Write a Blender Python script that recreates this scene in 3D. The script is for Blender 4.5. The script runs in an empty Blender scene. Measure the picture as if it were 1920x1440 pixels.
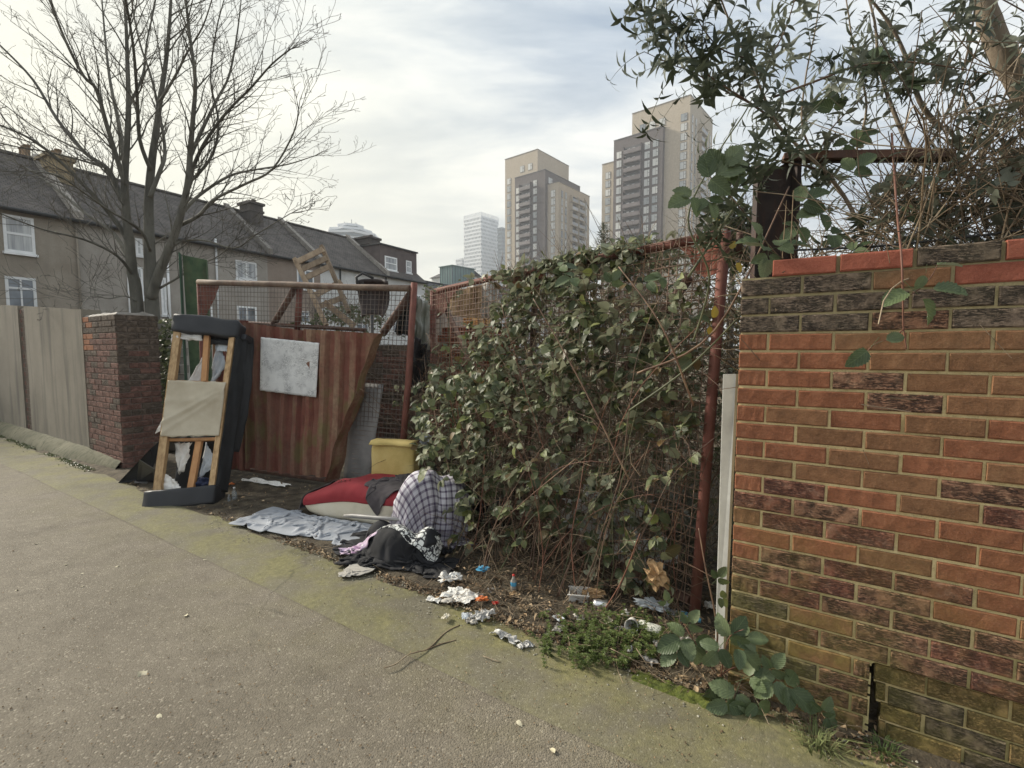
import bpy, bmesh, math, random
from mathutils import Vector, Matrix, noise
random.seed(7)
R_ = math.radians
V = Vector
sc = bpy.context.scene
col = sc.collection

# ------------------------------------------------------------------ camera, world, sun, exposure
CAM_H = 1.52
PITCH = R_(4.10)
FPX = 906.0
cd = bpy.data.cameras.new('camera')
cam = bpy.data.objects.new('camera', cd)
col.objects.link(cam)
cd.sensor_width = 36.0
cd.lens = 36.0 * FPX / 1920.0
cd.clip_start = 0.02
cd.clip_end = 3000
cam.location = (0, 0, CAM_H)
cam.rotation_euler = (R_(90) - PITCH, 0, 0)
sc.camera = cam

SUN_AZ = R_(-62)      # measured from +Y towards +X
SUN_EL = R_(30)
SUN_DIR = V((math.sin(SUN_AZ) * math.cos(SUN_EL), math.cos(SUN_AZ) * math.cos(SUN_EL), math.sin(SUN_EL)))
ld = bpy.data.lights.new('sun', 'SUN')
ld.energy = 3.1
ld.angle = R_(8)
ld.color = (1.0, 0.93, 0.80)
sun = bpy.data.objects.new('sun', ld)
col.objects.link(sun)
sun.rotation_euler = SUN_DIR.to_track_quat('Z', 'Y').to_euler()

sc.view_settings.view_transform = 'Standard'
sc.view_settings.look = 'None'
sc.view_settings.gamma = 1
sc.view_settings.use_curve_mapping = False
sc.view_settings.exposure = 1.33


class T:
    """tiny node-graph helper"""
    def __init__(s, nt):
        s.nt = nt

    def n(s, typ, ins=None, **kw):
        nd = s.nt.nodes.new(typ)
        for k, v in kw.items():
            setattr(nd, k, v)
        for k, v in (ins or {}).items():
            s.set(nd, k, v)
        return nd

    def set(s, nd, k, v):
        if isinstance(v, bpy.types.NodeSocket):
            s.nt.links.new(v, nd.inputs[k])
        else:
            if isinstance(v, (tuple, list)) and len(v) == 3 and nd.inputs[k].type == 'RGBA':
                v = (*v, 1)
            nd.inputs[k].default_value = v

    def noise(s, vec, scale, detail=4, rough=0.55, dist=0.0):
        return s.n('ShaderNodeTexNoise', {'Vector': vec, 'Scale': scale, 'Detail': detail, 'Roughness': rough, 'Distortion': dist}).outputs[0]

    def vor(s, vec, scale, feature='F1', rnd=1.0, out='Distance'):
        return s.n('ShaderNodeTexVoronoi', {'Vector': vec, 'Scale': scale, 'Randomness': rnd}, feature=feature).outputs[out]

    def ramp(s, fac, stops, interp='LINEAR'):
        nd = s.n('ShaderNodeValToRGB', {'Fac': fac})
        cr = nd.color_ramp
        cr.interpolation = interp
        while len(cr.elements) < len(stops):
            cr.elements.new(0.5)
        for e, (p, c) in zip(cr.elements, stops):
            e.position = p
            e.color = (c, c, c, 1) if isinstance(c, (int, float)) else (*c, 1)
        return nd.outputs[0]

    def mix(s, f, a, b, mode='MIX'):
        nd = s.n('ShaderNodeMix', data_type='RGBA', blend_type=mode)
        s.set(nd, 0, f)
        for i, v in ((6, a), (7, b)):
            if isinstance(v, (int, float)):
                v = (v, v, v)
            s.set(nd, i, v)
        return nd.outputs[2]

    def m(s, op, a, b=0.0, c=0.0, clamp=False):
        nd = s.n('ShaderNodeMath', operation=op, use_clamp=clamp)
        s.set(nd, 0, a); s.set(nd, 1, b); s.set(nd, 2, c)
        return nd.outputs[0]

    def rng(s, v, a, b, c=0.0, d=1.0):
        return s.n('ShaderNodeMapRange', {0: v, 1: a, 2: b, 3: c, 4: d}).outputs[0]

    def mapv(s, vec, scale=(1, 1, 1), loc=(0, 0, 0), rot=(0, 0, 0)):
        return s.n('ShaderNodeMapping', {'Vector': vec, 'Scale': scale, 'Location': loc, 'Rotation': rot}).outputs[0]

    def sep(s, vec):
        return s.n('ShaderNodeSeparateXYZ', {0: vec}).outputs

    def bump(s, h, strength=0.3, dist=0.01, normal=None):
        nd = s.n('ShaderNodeBump', {'Height': h, 'Strength': strength, 'Distance': dist})
        if normal is not None:
            s.set(nd, 'Normal', normal)
        return nd.outputs[0]


def start_mat(name):
    m = bpy.data.materials.new(name)
    m.use_nodes = True
    nt = m.node_tree
    nt.nodes.clear()
    t = T(nt)
    out = t.n('ShaderNodeOutputMaterial')
    b = t.n('ShaderNodeBsdfPrincipled')
    nt.links.new(b.outputs[0], out.inputs[0])
    t.b = b
    t.out = out
    t.obj = t.n('ShaderNodeTexCoord').outputs['Object']
    g = t.n('ShaderNodeNewGeometry')
    t.pos = g.outputs['Position']
    t.nor = g.outputs['Normal']
    t.isl = g.outputs['Random Per Island']
    t.back = g.outputs['Backfacing']
    oi = t.n('ShaderNodeObjectInfo')
    t.rnd = oi.outputs['Random']
    t.uv = t.n('ShaderNodeUVMap').outputs[0]
    return m, t


def simple(name, cols, scale=8, rough=0.8, bump=0.3, bscale=None, bdist=0.004, detail=5, vary=0.25, metal=0.0, spec=0.4,
           space='pos', stretch=None, island=False, lo=0.3, hi=0.7):
    m, t = start_mat(name)
    vec = {'pos': t.pos, 'obj': t.obj, 'uv': t.uv}[space]
    if stretch:
        vec = t.mapv(vec, stretch)
    f = t.noise(vec, scale, detail)
    n = len(cols)
    c = t.ramp(f, [(lo + (hi - lo) * i / max(1, n - 1), cc) for i, cc in enumerate(cols)])
    r = t.isl if island else t.rnd
    k = t.rng(r, 0, 1, 1 - vary, 1 + vary)
    c = t.mix(1.0, c, t.n('ShaderNodeCombineColor', {0: k, 1: k, 2: k}).outputs[0], 'MULTIPLY')
    t.set(t.b, 'Base Color', c)
    t.set(t.b, 'Roughness', rough)
    t.set(t.b, 'Metallic', metal)
    t.set(t.b, 'Specular IOR Level', spec)
    if bump:
        h = t.noise(vec, bscale or scale * 6, 6, 0.6)
        t.set(t.b, 'Normal', t.bump(h, bump, bdist))
    return m


# sky: Nishita daylight behind a broken cloud layer, warmer and brighter towards the veiled sun
w = bpy.data.worlds.new('World')
sc.world = w
w.use_nodes = True
wt = T(w.node_tree)
w.node_tree.nodes.clear()
wo = wt.n('ShaderNodeOutputWorld')
sky = wt.n('ShaderNodeTexSky', sky_type='NISHITA', sun_disc=False, sun_elevation=SUN_EL, sun_rotation=SUN_AZ)
bg1 = wt.n('ShaderNodeBackground', {'Color': sky.outputs[0], 'Strength': 0.10})
gen = wt.n('ShaderNodeTexCoord').outputs['Generated']
dx, dy, dz = wt.sep(gen)
zz = wt.m('ADD', wt.m('MAXIMUM', dz, 0.0), 0.22)
px_ = wt.m('DIVIDE', dx, zz)
py_ = wt.m('DIVIDE', dy, zz)
cv = wt.n('ShaderNodeCombineXYZ', {0: px_, 1: py_, 2: 0.0}).outputs[0]
cvr = wt.mapv(cv, (1.1, 2.0, 1), (3.1, 0.4, 0), (0, 0, R_(28)))
n1 = wt.noise(cvr, 0.9, 8, 0.58, 0.6)
n2 = wt.noise(wt.mapv(cv, (1.0, 2.6, 1), (1.3, 5.0, 0), (0, 0, R_(20))), 2.3, 7, 0.6, 0.4)
nn_ = wt.m('ADD', wt.m('MULTIPLY', n1, 0.68), wt.m('MULTIPLY', n2, 0.32))
ccol = wt.ramp(nn_, [(0.41, (0.165, 0.205, 0.255)), (0.48, (0.235, 0.27, 0.31)), (0.535, (0.315, 0.34, 0.36)), (0.62, (0.44, 0.445, 0.435))])
sd = wt.n('ShaderNodeVectorMath', {0: gen, 1: tuple(V((-0.80, 0.58, 0.16)).normalized())}, operation='DOT_PRODUCT').outputs['Value']
glow = wt.m('POWER', wt.rng(sd, 0.45, 1.0), 1.5)
warm = wt.m('MULTIPLY', wt.rng(dz, 0.5, 0.02), wt.rng(sd, -0.1, 0.85))
ccol = wt.mix(wt.m('MULTIPLY', glow, 0.65, clamp=True), ccol, (0.60, 0.565, 0.43))
ccol = wt.mix(wt.m('MULTIPLY', warm, 0.75, clamp=True), ccol, (0.50, 0.465, 0.345))
bg2 = wt.n('ShaderNodeBackground', {'Color': ccol, 'Strength': 1.0})
mxs = wt.n('ShaderNodeMixShader', {0: wt.rng(nn_, 0.30, 0.45, 0.90, 0.98)})
w.node_tree.links.new(bg1.outputs[0], mxs.inputs[1])
w.node_tree.links.new(bg2.outputs[0], mxs.inputs[2])
w.node_tree.links.new(mxs.outputs[0], wo.inputs[0])

# ------------------------------------------------------------------ geometry helpers
CP, SP = math.cos(PITCH), math.sin(PITCH)


def ray(px, py):
    a = (px - 960) / FPX
    b = (720 - py) / FPX
    return V((a, CP + b * SP, -SP + b * CP))


def P(px, py, Y):          # point seen at a pixel of the photograph, at distance Y along the view axis
    d = ray(px, py)
    return V((0, 0, CAM_H)) + d * (Y / d.y)


def G(px, py, z=0.0):      # point of the ground (height z) seen at a pixel
    d = ray(px, py)
    return V((0, 0, CAM_H)) + d * ((z - CAM_H) / d.z)


def proj(p):               # where a point lands in the photograph
    q = V(p) - V((0, 0, CAM_H))
    z = q.y * CP - q.z * SP
    return 960 + FPX * q.x / z, 720 - FPX * (q.y * SP + q.z * CP) / z


def onpl(px, py, p0, n):   # point of the plane (p0, n) seen at a pixel
    d = ray(px, py)
    o = V((0, 0, CAM_H))
    return o + d * ((p0 - o).dot(n) / d.dot(n))


def tag(o, label=None, cat=None, group=None, kind=None):
    if label: o['label'] = label
    if cat: o['category'] = cat
    if group: o['group'] = group
    if kind: o['kind'] = kind
    return o


def thing(name, label, cat, loc=(0, 0, 0), group=None, rz=0.0):
    o = bpy.data.objects.new(name, None)
    o.empty_display_size = 0.1
    o.location = loc
    o.rotation_euler = (0, 0, rz)
    col.objects.link(o)
    return tag(o, label, cat, group)


def link(name, me, parent=None, mat=None):
    o = bpy.data.objects.new(name, me)
    col.objects.link(o)
    if parent is not None:
        o.parent = parent
        # geometry is modelled in world space: undo every ancestor's placement
        par = Matrix.Identity(4)
        q = parent
        chain = []
        while q is not None:
            chain.append(q)
            q = q.parent
        for q in reversed(chain):
            par = par @ q.matrix_parent_inverse @ q.matrix_basis
        o.matrix_parent_inverse = par.inverted()
    if mat is not None and not me.materials:
        me.materials.append(mat)
    return o


class MB:
    def __init__(s):
        s.v = []; s.f = []; s.uv = None; s.mi = []
        s.sm = []

    def add(s, vs, fs, mi=0, smooth=False):
        b = len(s.v)
        s.v.extend([tuple(v) for v in vs])
        for f in fs:
            s.f.append(tuple(i + b for i in f))
            s.mi.append(mi)
            s.sm.append(smooth)

    def box(s, lo, hi, M=None, mi=0):
        x0, y0, z0 = lo; x1, y1, z1 = hi
        vs = [V(p) for p in ((x0, y0, z0), (x1, y0, z0), (x1, y1, z0), (x0, y1, z0), (x0, y0, z1), (x1, y0, z1), (x1, y1, z1), (x0, y1, z1))]
        if M is not None:
            vs = [M @ v for v in vs]
        s.add(vs, [(0, 3, 2, 1), (4, 5, 6, 7), (0, 1, 5, 4), (1, 2, 6, 5), (2, 3, 7, 6), (3, 0, 4, 7)], mi)

    def tube(s, pts, rad, k=6, caps=True, mi=0, smooth=True):
        pts = [V(p) for p in pts]
        n = len(pts)
        if not isinstance(rad, (list, tuple)):
            rad = [rad] * n
        vs = []
        up = None
        for i in range(n):
            d = (pts[min(i + 1, n - 1)] - pts[max(i - 1, 0)])
            if d.length < 1e-9: d = V((0, 0, 1))
            d.normalize()
            if up is None:
                up = V((0, 0, 1)) if abs(d.z) < 0.9 else V((1, 0, 0))
            a = d.cross(up)
            if a.length < 1e-6:
                a = d.orthogonal()
            a.normalize()
            up = a.cross(d).normalized()
            for j in range(k):
                t = 2 * math.pi * j / k
                vs.append(pts[i] + (a * math.cos(t) + up * math.sin(t)) * rad[i])
        fs = []
        for i in range(n - 1):
            for j in range(k):
                j2 = (j + 1) % k
                fs.append((i * k + j, i * k + j2, (i + 1) * k + j2, (i + 1) * k + j))
        s.add(vs, fs, mi, smooth)
        if caps:
            b = len(s.v) - n * k
            s.f.append(tuple(b + j for j in reversed(range(k)))); s.mi.append(mi); s.sm.append(False)
            s.f.append(tuple(b + (n - 1) * k + j for j in range(k))); s.mi.append(mi); s.sm.append(False)

    def slab(s, poly, off, mi=0):      # closed prism: a polygon pushed by the vector off
        n = len(poly)
        poly = [V(p) for p in poly]
        vs = poly + [p + off for p in poly]
        fs = [tuple(range(n)), tuple(reversed(range(n, 2 * n)))] + [(i, n + i, n + (i + 1) % n, (i + 1) % n) for i in range(n)]
        s.add(vs, fs, mi)

    def lathe(s, prof, M, k=14, mi=0, smooth=True):
        vs = []
        for r, z in prof:
            for j in range(k):
                t = 2 * math.pi * j / k
                vs.append(M @ V((r * math.cos(t), r * math.sin(t), z)))
        fs = []
        for i in range(len(prof) - 1):
            for j in range(k):
                j2 = (j + 1) % k
                fs.append((i * k + j, i * k + j2, (i + 1) * k + j2, (i + 1) * k + j))
        s.add(vs, fs, mi, smooth)

    def mesh(s, name, mats=None, uvs=None):
        me = bpy.data.meshes.new(name)
        me.from_pydata(s.v, [], s.f)
        if mats:
            for m in (mats if isinstance(mats, (list, tuple)) else [mats]):
                me.materials.append(m)
        me.polygons.foreach_set('material_index', s.mi)
        me.polygons.foreach_set('use_smooth', s.sm)
        if uvs is not None:
            ul = me.uv_layers.new(name='UVMap')
            flat = []
            for f in s.f:
                for i in f:
                    flat.extend(uvs[i])
            ul.data.foreach_set('uv', flat)
        me.update()
        return me

    def build(s, name, mats, parent=None, uvs=None):
        return link(name, s.mesh(name, mats, uvs), parent)


def grid(nu, nv, fn, mb=None, mi=0, smooth=True):
    mb = mb or MB()
    vs = [fn(i / nu, j / nv) for j in range(nv + 1) for i in range(nu + 1)]
    fs = [(j * (nu + 1) + i, j * (nu + 1) + i + 1, (j + 1) * (nu + 1) + i + 1, (j + 1) * (nu + 1) + i) for j in range(nv) for i in range(nu)]
    mb.add(vs, fs, mi, smooth)
    return mb


def guv(nu, nv):
    return [(i / nu, j / nv) for j in range(nv + 1) for i in range(nu + 1)]


def solid(o, th, off=0.0):
    m = o.modifiers.new('thickness', 'SOLIDIFY')
    m.thickness = th
    m.offset = off
    return o


def fr(o, ex, ey, ez):     # matrix from an origin and axes
    return Matrix(((ex.x, ey.x, ez.x, o.x), (ex.y, ey.y, ez.y, o.y), (ex.z, ey.z, ez.z, o.z), (0, 0, 0, 1)))


def nz(p, s=1.0, seed=0.0):
    return noise.noise(V((p[0] * s + seed, p[1] * s + seed * 1.7, p[2] * s - seed)))


def rv(a):
    return V((random.uniform(-a, a), random.uniform(-a, a), random.uniform(-a, a)))


U = V((0.8397, -0.543, 0)).normalized()       # along the road frontage, towards the right of the photo
NIN = V((0.543, 0.8397, 0)).normalized()      # from the road into the yard

# ------------------------------------------------------------------ materials
def brick_mat(name, cols, groove=0.0, dark=None, rough=0.9, mottle=26, algae=True, gx=14):
    m, t = start_mat(name)
    off = t.n('ShaderNodeCombineXYZ', {0: t.m('MULTIPLY', t.rnd, 37.0), 1: t.m('MULTIPLY', t.rnd, 11.0), 2: t.m('MULTIPLY', t.rnd, 53.0)}).outputs[0]
    vec = t.n('ShaderNodeVectorMath', {0: t.obj, 1: off}, operation='ADD').outputs[0]
    f = t.noise(vec, mottle, 6, 0.62)
    c = t.ramp(f, [(0.30 + 0.4 * i / (len(cols) - 1), cc) for i, cc in enumerate(cols)])
    k = t.rng(t.rnd, 0, 1, 0.86, 1.12)
    c = t.mix(1.0, c, t.n('ShaderNodeCombineColor', {0: k, 1: k, 2: k}).outputs[0], 'MULTIPLY')
    fine = t.noise(vec, 300, 4, 0.7)
    grit = t.noise(vec, 150, 5, 0.75)
    c = t.mix(t.rng(grit, 0.54, 0.70, 0, 0.55), c, tuple(x * 0.42 for x in cols[0]))
    c = t.mix(t.rng(grit, 0.46, 0.32, 0, 0.35), c, tuple(min(1, x * 1.5 + 0.03) for x in cols[-1]))
    soot = t.rng(t.noise(t.pos, 3.0, 7, 0.7), 0.50, 0.70, 0, 0.45)
    c = t.mix(soot, c, tuple(x * 0.5 for x in cols[0]))
    h = t.m('MULTIPLY', fine, 0.25)
    if groove:
        g = t.noise(t.mapv(vec, (gx * 3.0, gx * 3.0, 210)), 1.0, 5, 0.7, 0.9)
        gm = t.ramp(g, [(0.44, 1.0), (0.53, 0.0)])
        brk = t.rng(t.noise(vec, 18, 3), 0.38, 0.55)
        gm = t.m('MULTIPLY', gm, brk, clamp=True)
        c = t.mix(t.m('MULTIPLY', gm, groove), c, dark)
        h = t.m('SUBTRACT', h, t.m('MULTIPLY', gm, 0.9))
        hi = t.ramp(g, [(0.56, 0.0), (0.68, 1.0)])
        c = t.mix(t.m('MULTIPLY', hi, 0.28), c, tuple(min(1, x * 1.6 + 0.05) for x in cols[-1]))
    if algae:
        px, py, pz = t.sep(t.pos)
        low = t.rng(pz, 0.95, 0.15)
        left = t.rng(px, 1.75, 0.95, 0.35, 1.0)
        patch = t.rng(t.noise(t.pos, 4.5, 6, 0.65), 0.32, 0.54)
        a = t.m('MULTIPLY', t.m('MULTIPLY', low, left, clamp=True), patch, clamp=True)
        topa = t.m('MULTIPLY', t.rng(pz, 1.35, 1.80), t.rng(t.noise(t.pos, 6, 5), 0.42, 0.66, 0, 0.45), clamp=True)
        c = t.mix(t.m('MULTIPLY', a, 0.8), c, t.ramp(t.noise(t.pos, 30, 4), [(0.3, (0.105, 0.10, 0.022)), (0.7, (0.23, 0.205, 0.048))]))
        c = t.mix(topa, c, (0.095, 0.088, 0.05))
    t.set(t.b, 'Base Color', c)
    t.set(t.b, 'Roughness', rough)
    t.set(t.b, 'Specular IOR Level', 0.25)
    t.set(t.b, 'Normal', t.bump(t.m('ADD', h, t.m('MULTIPLY', t.noise(vec, 45, 4, 0.6), 0.6)), 1.0, 0.005))
    return m


M = {}
M['brick_red'] = brick_mat('brick_red', [(0.185, 0.075, 0.040), (0.25, 0.098, 0.050), (0.29, 0.126, 0.068)])
M['brick_brown'] = brick_mat('brick_brown', [(0.165, 0.084, 0.043), (0.225, 0.112, 0.056), (0.27, 0.145, 0.074)])
M['brick_rustic'] = brick_mat('brick_rustic', [(0.17, 0.088, 0.055), (0.26, 0.132, 0.082), (0.31, 0.19, 0.12)], 0.9, (0.035, 0.022, 0.018))
M['brick_purple'] = brick_mat('brick_purple', [(0.16, 0.066, 0.042), (0.225, 0.09, 0.056), (0.29, 0.165, 0.115)], 0.65, (0.045, 0.022, 0.022))
M['brick_grey'] = brick_mat('brick_grey', [(0.115, 0.085, 0.065), (0.17, 0.125, 0.092), (0.22, 0.165, 0.12)], 0.95, (0.03, 0.023, 0.018))
M['brick_bright'] = brick_mat('brick_bright', [(0.25, 0.078, 0.050), (0.30, 0.095, 0.060), (0.33, 0.115, 0.072)], algae=False, mottle=9)
M['brick_old'] = brick_mat('brick_old', [(0.10, 0.075, 0.035), (0.26, 0.17, 0.075), (0.36, 0.23, 0.10)], 0.45, (0.06, 0.05, 0.02), mottle=11, gx=30)
M['pier_brick'] = brick_mat('pier_brick', [(0.15, 0.080, 0.062), (0.205, 0.108, 0.083), (0.24, 0.14, 0.108)], 0.3, (0.07, 0.04, 0.035), algae=False)
M['pier_dark'] = brick_mat('pier_dark', [(0.10, 0.078, 0.06), (0.145, 0.11, 0.083), (0.19, 0.145, 0.11)], 0.3, (0.05, 0.04, 0.03), algae=False)
M['pier_orange'] = brick_mat('pier_orange', [(0.30, 0.13, 0.07), (0.36, 0.17, 0.095)], 0, algae=False)
M['hollow_red'] = simple('hollow_clay_red', [(0.25, 0.07, 0.035), (0.38, 0.11, 0.055)], 12, 0.85)
M['hollow_yellow'] = simple('hollow_clay_yellow', [(0.55, 0.33, 0.12), (0.68, 0.44, 0.19)], 12, 0.85)


def mortar_mat(name, c0, c1, algae=True):
    m, t = start_mat(name)
    c = t.ramp(t.noise(t.pos, 22, 6, 0.65), [(0.3, c0), (0.7, c1)])
    c = t.mix(t.rng(t.noise(t.pos, 5, 7, 0.7), 0.48, 0.66, 0, 0.6), c, tuple(x * 0.5 for x in c0))
    c = t.mix(t.rng(t.noise(t.pos, 110, 4, 0.7), 0.55, 0.7, 0, 0.5), c, tuple(x * 0.35 for x in c0))
    if algae:
        px, py, pz = t.sep(t.pos)
        a = t.m('MULTIPLY', t.rng(pz, 0.9, 0.1), t.rng(t.noise(t.pos, 5, 5), 0.35, 0.6), clamp=True)
        c = t.mix(t.m('MULTIPLY', a, 0.6), c, (0.27, 0.26, 0.09))
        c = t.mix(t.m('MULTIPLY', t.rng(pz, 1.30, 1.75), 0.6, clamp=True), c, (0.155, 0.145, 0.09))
    t.set(t.b, 'Base Color', c)
    t.set(t.b, 'Roughness', 0.95)
    t.set(t.b, 'Normal', t.bump(t.noise(t.pos, 240, 5, 0.7), 0.8, 0.004))
    return m


M['mortar'] = mortar_mat('mortar', (0.56, 0.43, 0.20), (0.78, 0.63, 0.34))
M['mortar_pier'] = mortar_mat('mortar_pier', (0.15, 0.12, 0.10), (0.27, 0.22, 0.18), False)


def ground_mat(name, c0, c1, chips, moss=0.0, mossdir=None, agg=95, bump=0.8, dirt=0.5):
    """asphalt or concrete: aggregate stones, worn patches, algae film"""
    m, t = start_mat(name)
    big = t.noise(t.pos, 0.8, 6, 0.6)
    mid = t.noise(t.pos, 7, 5, 0.6)
    c = t.ramp(t.m('ADD', t.m('MULTIPLY', big, 0.6), t.m('MULTIPLY', mid, 0.4)), [(0.36, c0), (0.62, c1)])
    v = t.n('ShaderNodeTexVoronoi', {'Vector': t.pos, 'Scale': agg, 'Randomness': 1.0}, feature='F1')
    stone = v.outputs['Color']
    sr = t.sep(stone)[0]
    c = t.mix(t.rng(sr, 0.0, 1.0, 0.0, 0.45), c, tuple(x * 0.42 for x in c0))
    c = t.mix(t.rng(sr, 0.93, 0.96, 0, 0.6), c, chips)
    h = t.m('ADD', t.m('MULTIPLY', t.m('SUBTRACT', 1.0, v.outputs['Distance']), 0.6), t.m('MULTIPLY', t.noise(t.pos, 260, 3, 0.6), 0.5))
    # moss film along the wall foot: distance from the frontage line, broken up by noise
    d = t.n('ShaderNodeVectorMath', {0: t.pos, 1: tuple(NIN)}, operation='DOT_PRODUCT').outputs['Value']
    line = V((0.969, 2.065, 0)).dot(NIN)
    dd = t.m('SUBTRACT', line, d)
    near = t.rng(dd, 1.25, 0.15)
    mm = t.m('MULTIPLY', near, t.rng(t.noise(t.pos, 2.6, 6, 0.62), 0.40, 0.62), clamp=True)
    mm = t.m('MULTIPLY', mm, moss, clamp=True)
    c = t.mix(mm, c, t.ramp(t.noise(t.pos, 40, 4), [(0.3, (0.12, 0.115, 0.045)), (0.7, (0.235, 0.215, 0.09))]))
    # fine cracks
    cr = t.n('ShaderNodeTexVoronoi', {'Vector': t.n('ShaderNodeVectorMath', {0: t.pos, 1: t.n('ShaderNodeVectorMath', {0: t.n('ShaderNodeTexNoise', {'Vector': t.pos, 'Scale': 3.0, 'Detail': 5}).outputs['Color'], 1: (0.5, 0.5, 0.5)}, operation='MULTIPLY').outputs[0]}, operation='ADD').outputs[0], 'Scale': 0.55}, feature='DISTANCE_TO_EDGE').outputs['Distance']
    ck = t.m('MULTIPLY', t.rng(cr, 0.011, 0.0, 0, 1), t.rng(big, 0.5, 0.6), clamp=True)
    c = t.mix(t.m('MULTIPLY', ck, dirt), c, (0.03, 0.028, 0.022))
    stain = t.rng(t.noise(t.pos, 1.7, 5, 0.7), 0.56, 0.72, 0, 0.4)
    c = t.mix(stain, c, tuple(x * 0.55 for x in c0))
    t.set(t.b, 'Base Color', c)
    t.set(t.b, 'Roughness', 0.9)
    t.set(t.b, 'Specular IOR Level', 0.3)
    t.set(t.b, 'Normal', t.bump(h, bump, 0.006))
    return m


M['asphalt'] = ground_mat('asphalt', (0.150, 0.128, 0.096), (0.235, 0.205, 0.158), (0.36, 0.32, 0.25), moss=0.35, agg=130, bump=0.9)
M['edging'] = ground_mat('edging_concrete', (0.125, 0.112, 0.076), (0.195, 0.175, 0.125), (0.30, 0.28, 0.21), moss=0.95, agg=150, bump=0.45)
M['soil'] = simple('soil', [(0.045, 0.034, 0.022), (0.10, 0.078, 0.05), (0.19, 0.155, 0.10)], 9, 0.95, 1.0, 60, 0.02)
M['moss'] = simple('moss', [(0.06, 0.08, 0.015), (0.16, 0.18, 0.03)], 30, 0.95, 1.0, 120, 0.01)


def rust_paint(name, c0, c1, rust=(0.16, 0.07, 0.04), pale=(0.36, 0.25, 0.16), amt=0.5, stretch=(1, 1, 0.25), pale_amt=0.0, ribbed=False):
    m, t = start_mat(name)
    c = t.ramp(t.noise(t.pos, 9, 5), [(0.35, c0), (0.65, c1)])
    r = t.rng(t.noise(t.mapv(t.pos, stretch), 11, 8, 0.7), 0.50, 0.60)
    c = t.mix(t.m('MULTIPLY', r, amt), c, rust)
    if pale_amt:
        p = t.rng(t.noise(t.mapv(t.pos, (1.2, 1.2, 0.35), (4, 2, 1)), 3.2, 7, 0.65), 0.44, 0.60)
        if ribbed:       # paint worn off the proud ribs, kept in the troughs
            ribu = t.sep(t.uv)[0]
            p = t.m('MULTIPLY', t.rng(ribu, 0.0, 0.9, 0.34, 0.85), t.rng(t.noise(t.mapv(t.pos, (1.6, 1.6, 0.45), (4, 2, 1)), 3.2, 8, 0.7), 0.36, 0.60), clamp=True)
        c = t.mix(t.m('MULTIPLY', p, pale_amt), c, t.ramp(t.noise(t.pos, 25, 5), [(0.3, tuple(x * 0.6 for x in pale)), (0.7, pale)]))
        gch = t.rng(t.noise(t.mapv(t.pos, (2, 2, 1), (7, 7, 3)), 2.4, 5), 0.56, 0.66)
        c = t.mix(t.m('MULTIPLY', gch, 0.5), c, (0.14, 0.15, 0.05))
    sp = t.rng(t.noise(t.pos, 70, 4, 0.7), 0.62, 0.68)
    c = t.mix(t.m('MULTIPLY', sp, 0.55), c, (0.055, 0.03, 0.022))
    t.set(t.b, 'Base Color', c)
    t.set(t.b, 'Roughness', 0.75)
    t.set(t.b, 'Specular IOR Level', 0.3)
    t.set(t.b, 'Normal', t.bump(t.noise(t.pos, 60, 6, 0.7), 0.4, 0.004))
    return m


M['rust_tube'] = rust_paint('rusty_red_tube', (0.15, 0.055, 0.042), (0.205, 0.08, 0.06), (0.12, 0.055, 0.035))
M['rust_dark'] = rust_paint('rusty_dark_tube', (0.085, 0.05, 0.04), (0.14, 0.08, 0.06), (0.20, 0.10, 0.06))
M['rust_plate'] = rust_paint('rusty_red_plate', (0.24, 0.075, 0.050), (0.31, 0.105, 0.068), (0.16, 0.055, 0.035), amt=0.35)
M['wire'] = rust_paint('rusty_wire', (0.16, 0.105, 0.078), (0.25, 0.17, 0.125), (0.24, 0.12, 0.07))
M['rail_worn'] = rust_paint('worn_rail', (0.15, 0.11, 0.085), (0.24, 0.18, 0.135), (0.13, 0.065, 0.045))
M['wire_pale'] = rust_paint('weathered_wire', (0.13, 0.11, 0.095), (0.20, 0.165, 0.135), (0.12, 0.07, 0.05))
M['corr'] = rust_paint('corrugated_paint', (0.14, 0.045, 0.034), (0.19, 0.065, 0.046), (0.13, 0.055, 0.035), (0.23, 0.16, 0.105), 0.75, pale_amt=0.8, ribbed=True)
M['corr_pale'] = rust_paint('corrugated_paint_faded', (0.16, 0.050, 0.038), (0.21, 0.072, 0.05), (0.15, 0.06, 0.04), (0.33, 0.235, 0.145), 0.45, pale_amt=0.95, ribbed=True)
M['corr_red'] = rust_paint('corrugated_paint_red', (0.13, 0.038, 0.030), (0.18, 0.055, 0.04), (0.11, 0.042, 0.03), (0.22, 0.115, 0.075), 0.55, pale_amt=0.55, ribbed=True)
M['galv'] = simple('galvanised_sheet', [(0.20, 0.195, 0.19), (0.31, 0.30, 0.29)], 6, 0.55, 0.2, metal=0.2)
M['steel_dark'] = rust_paint('dark_steel', (0.035, 0.028, 0.028), (0.06, 0.045, 0.04), (0.09, 0.045, 0.03))
M['green_paint'] = rust_paint('green_paint', (0.05, 0.085, 0.045), (0.085, 0.13, 0.065), (0.12, 0.12, 0.07), amt=0.4)
M['green_dark'] = rust_paint('green_paint_dark', (0.03, 0.075, 0.045), (0.045, 0.10, 0.06), (0.05, 0.06, 0.035), amt=0.4)
M['white_paint'] = simple('white_frame', [(0.66, 0.66, 0.64), (0.80, 0.80, 0.78)], 5, 0.45, 0)
M['white_post'] = simple('grey_white_post', [(0.25, 0.25, 0.235), (0.38, 0.38, 0.355)], 7, 0.6, 0.2)
M['render_wall'] = None


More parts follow.
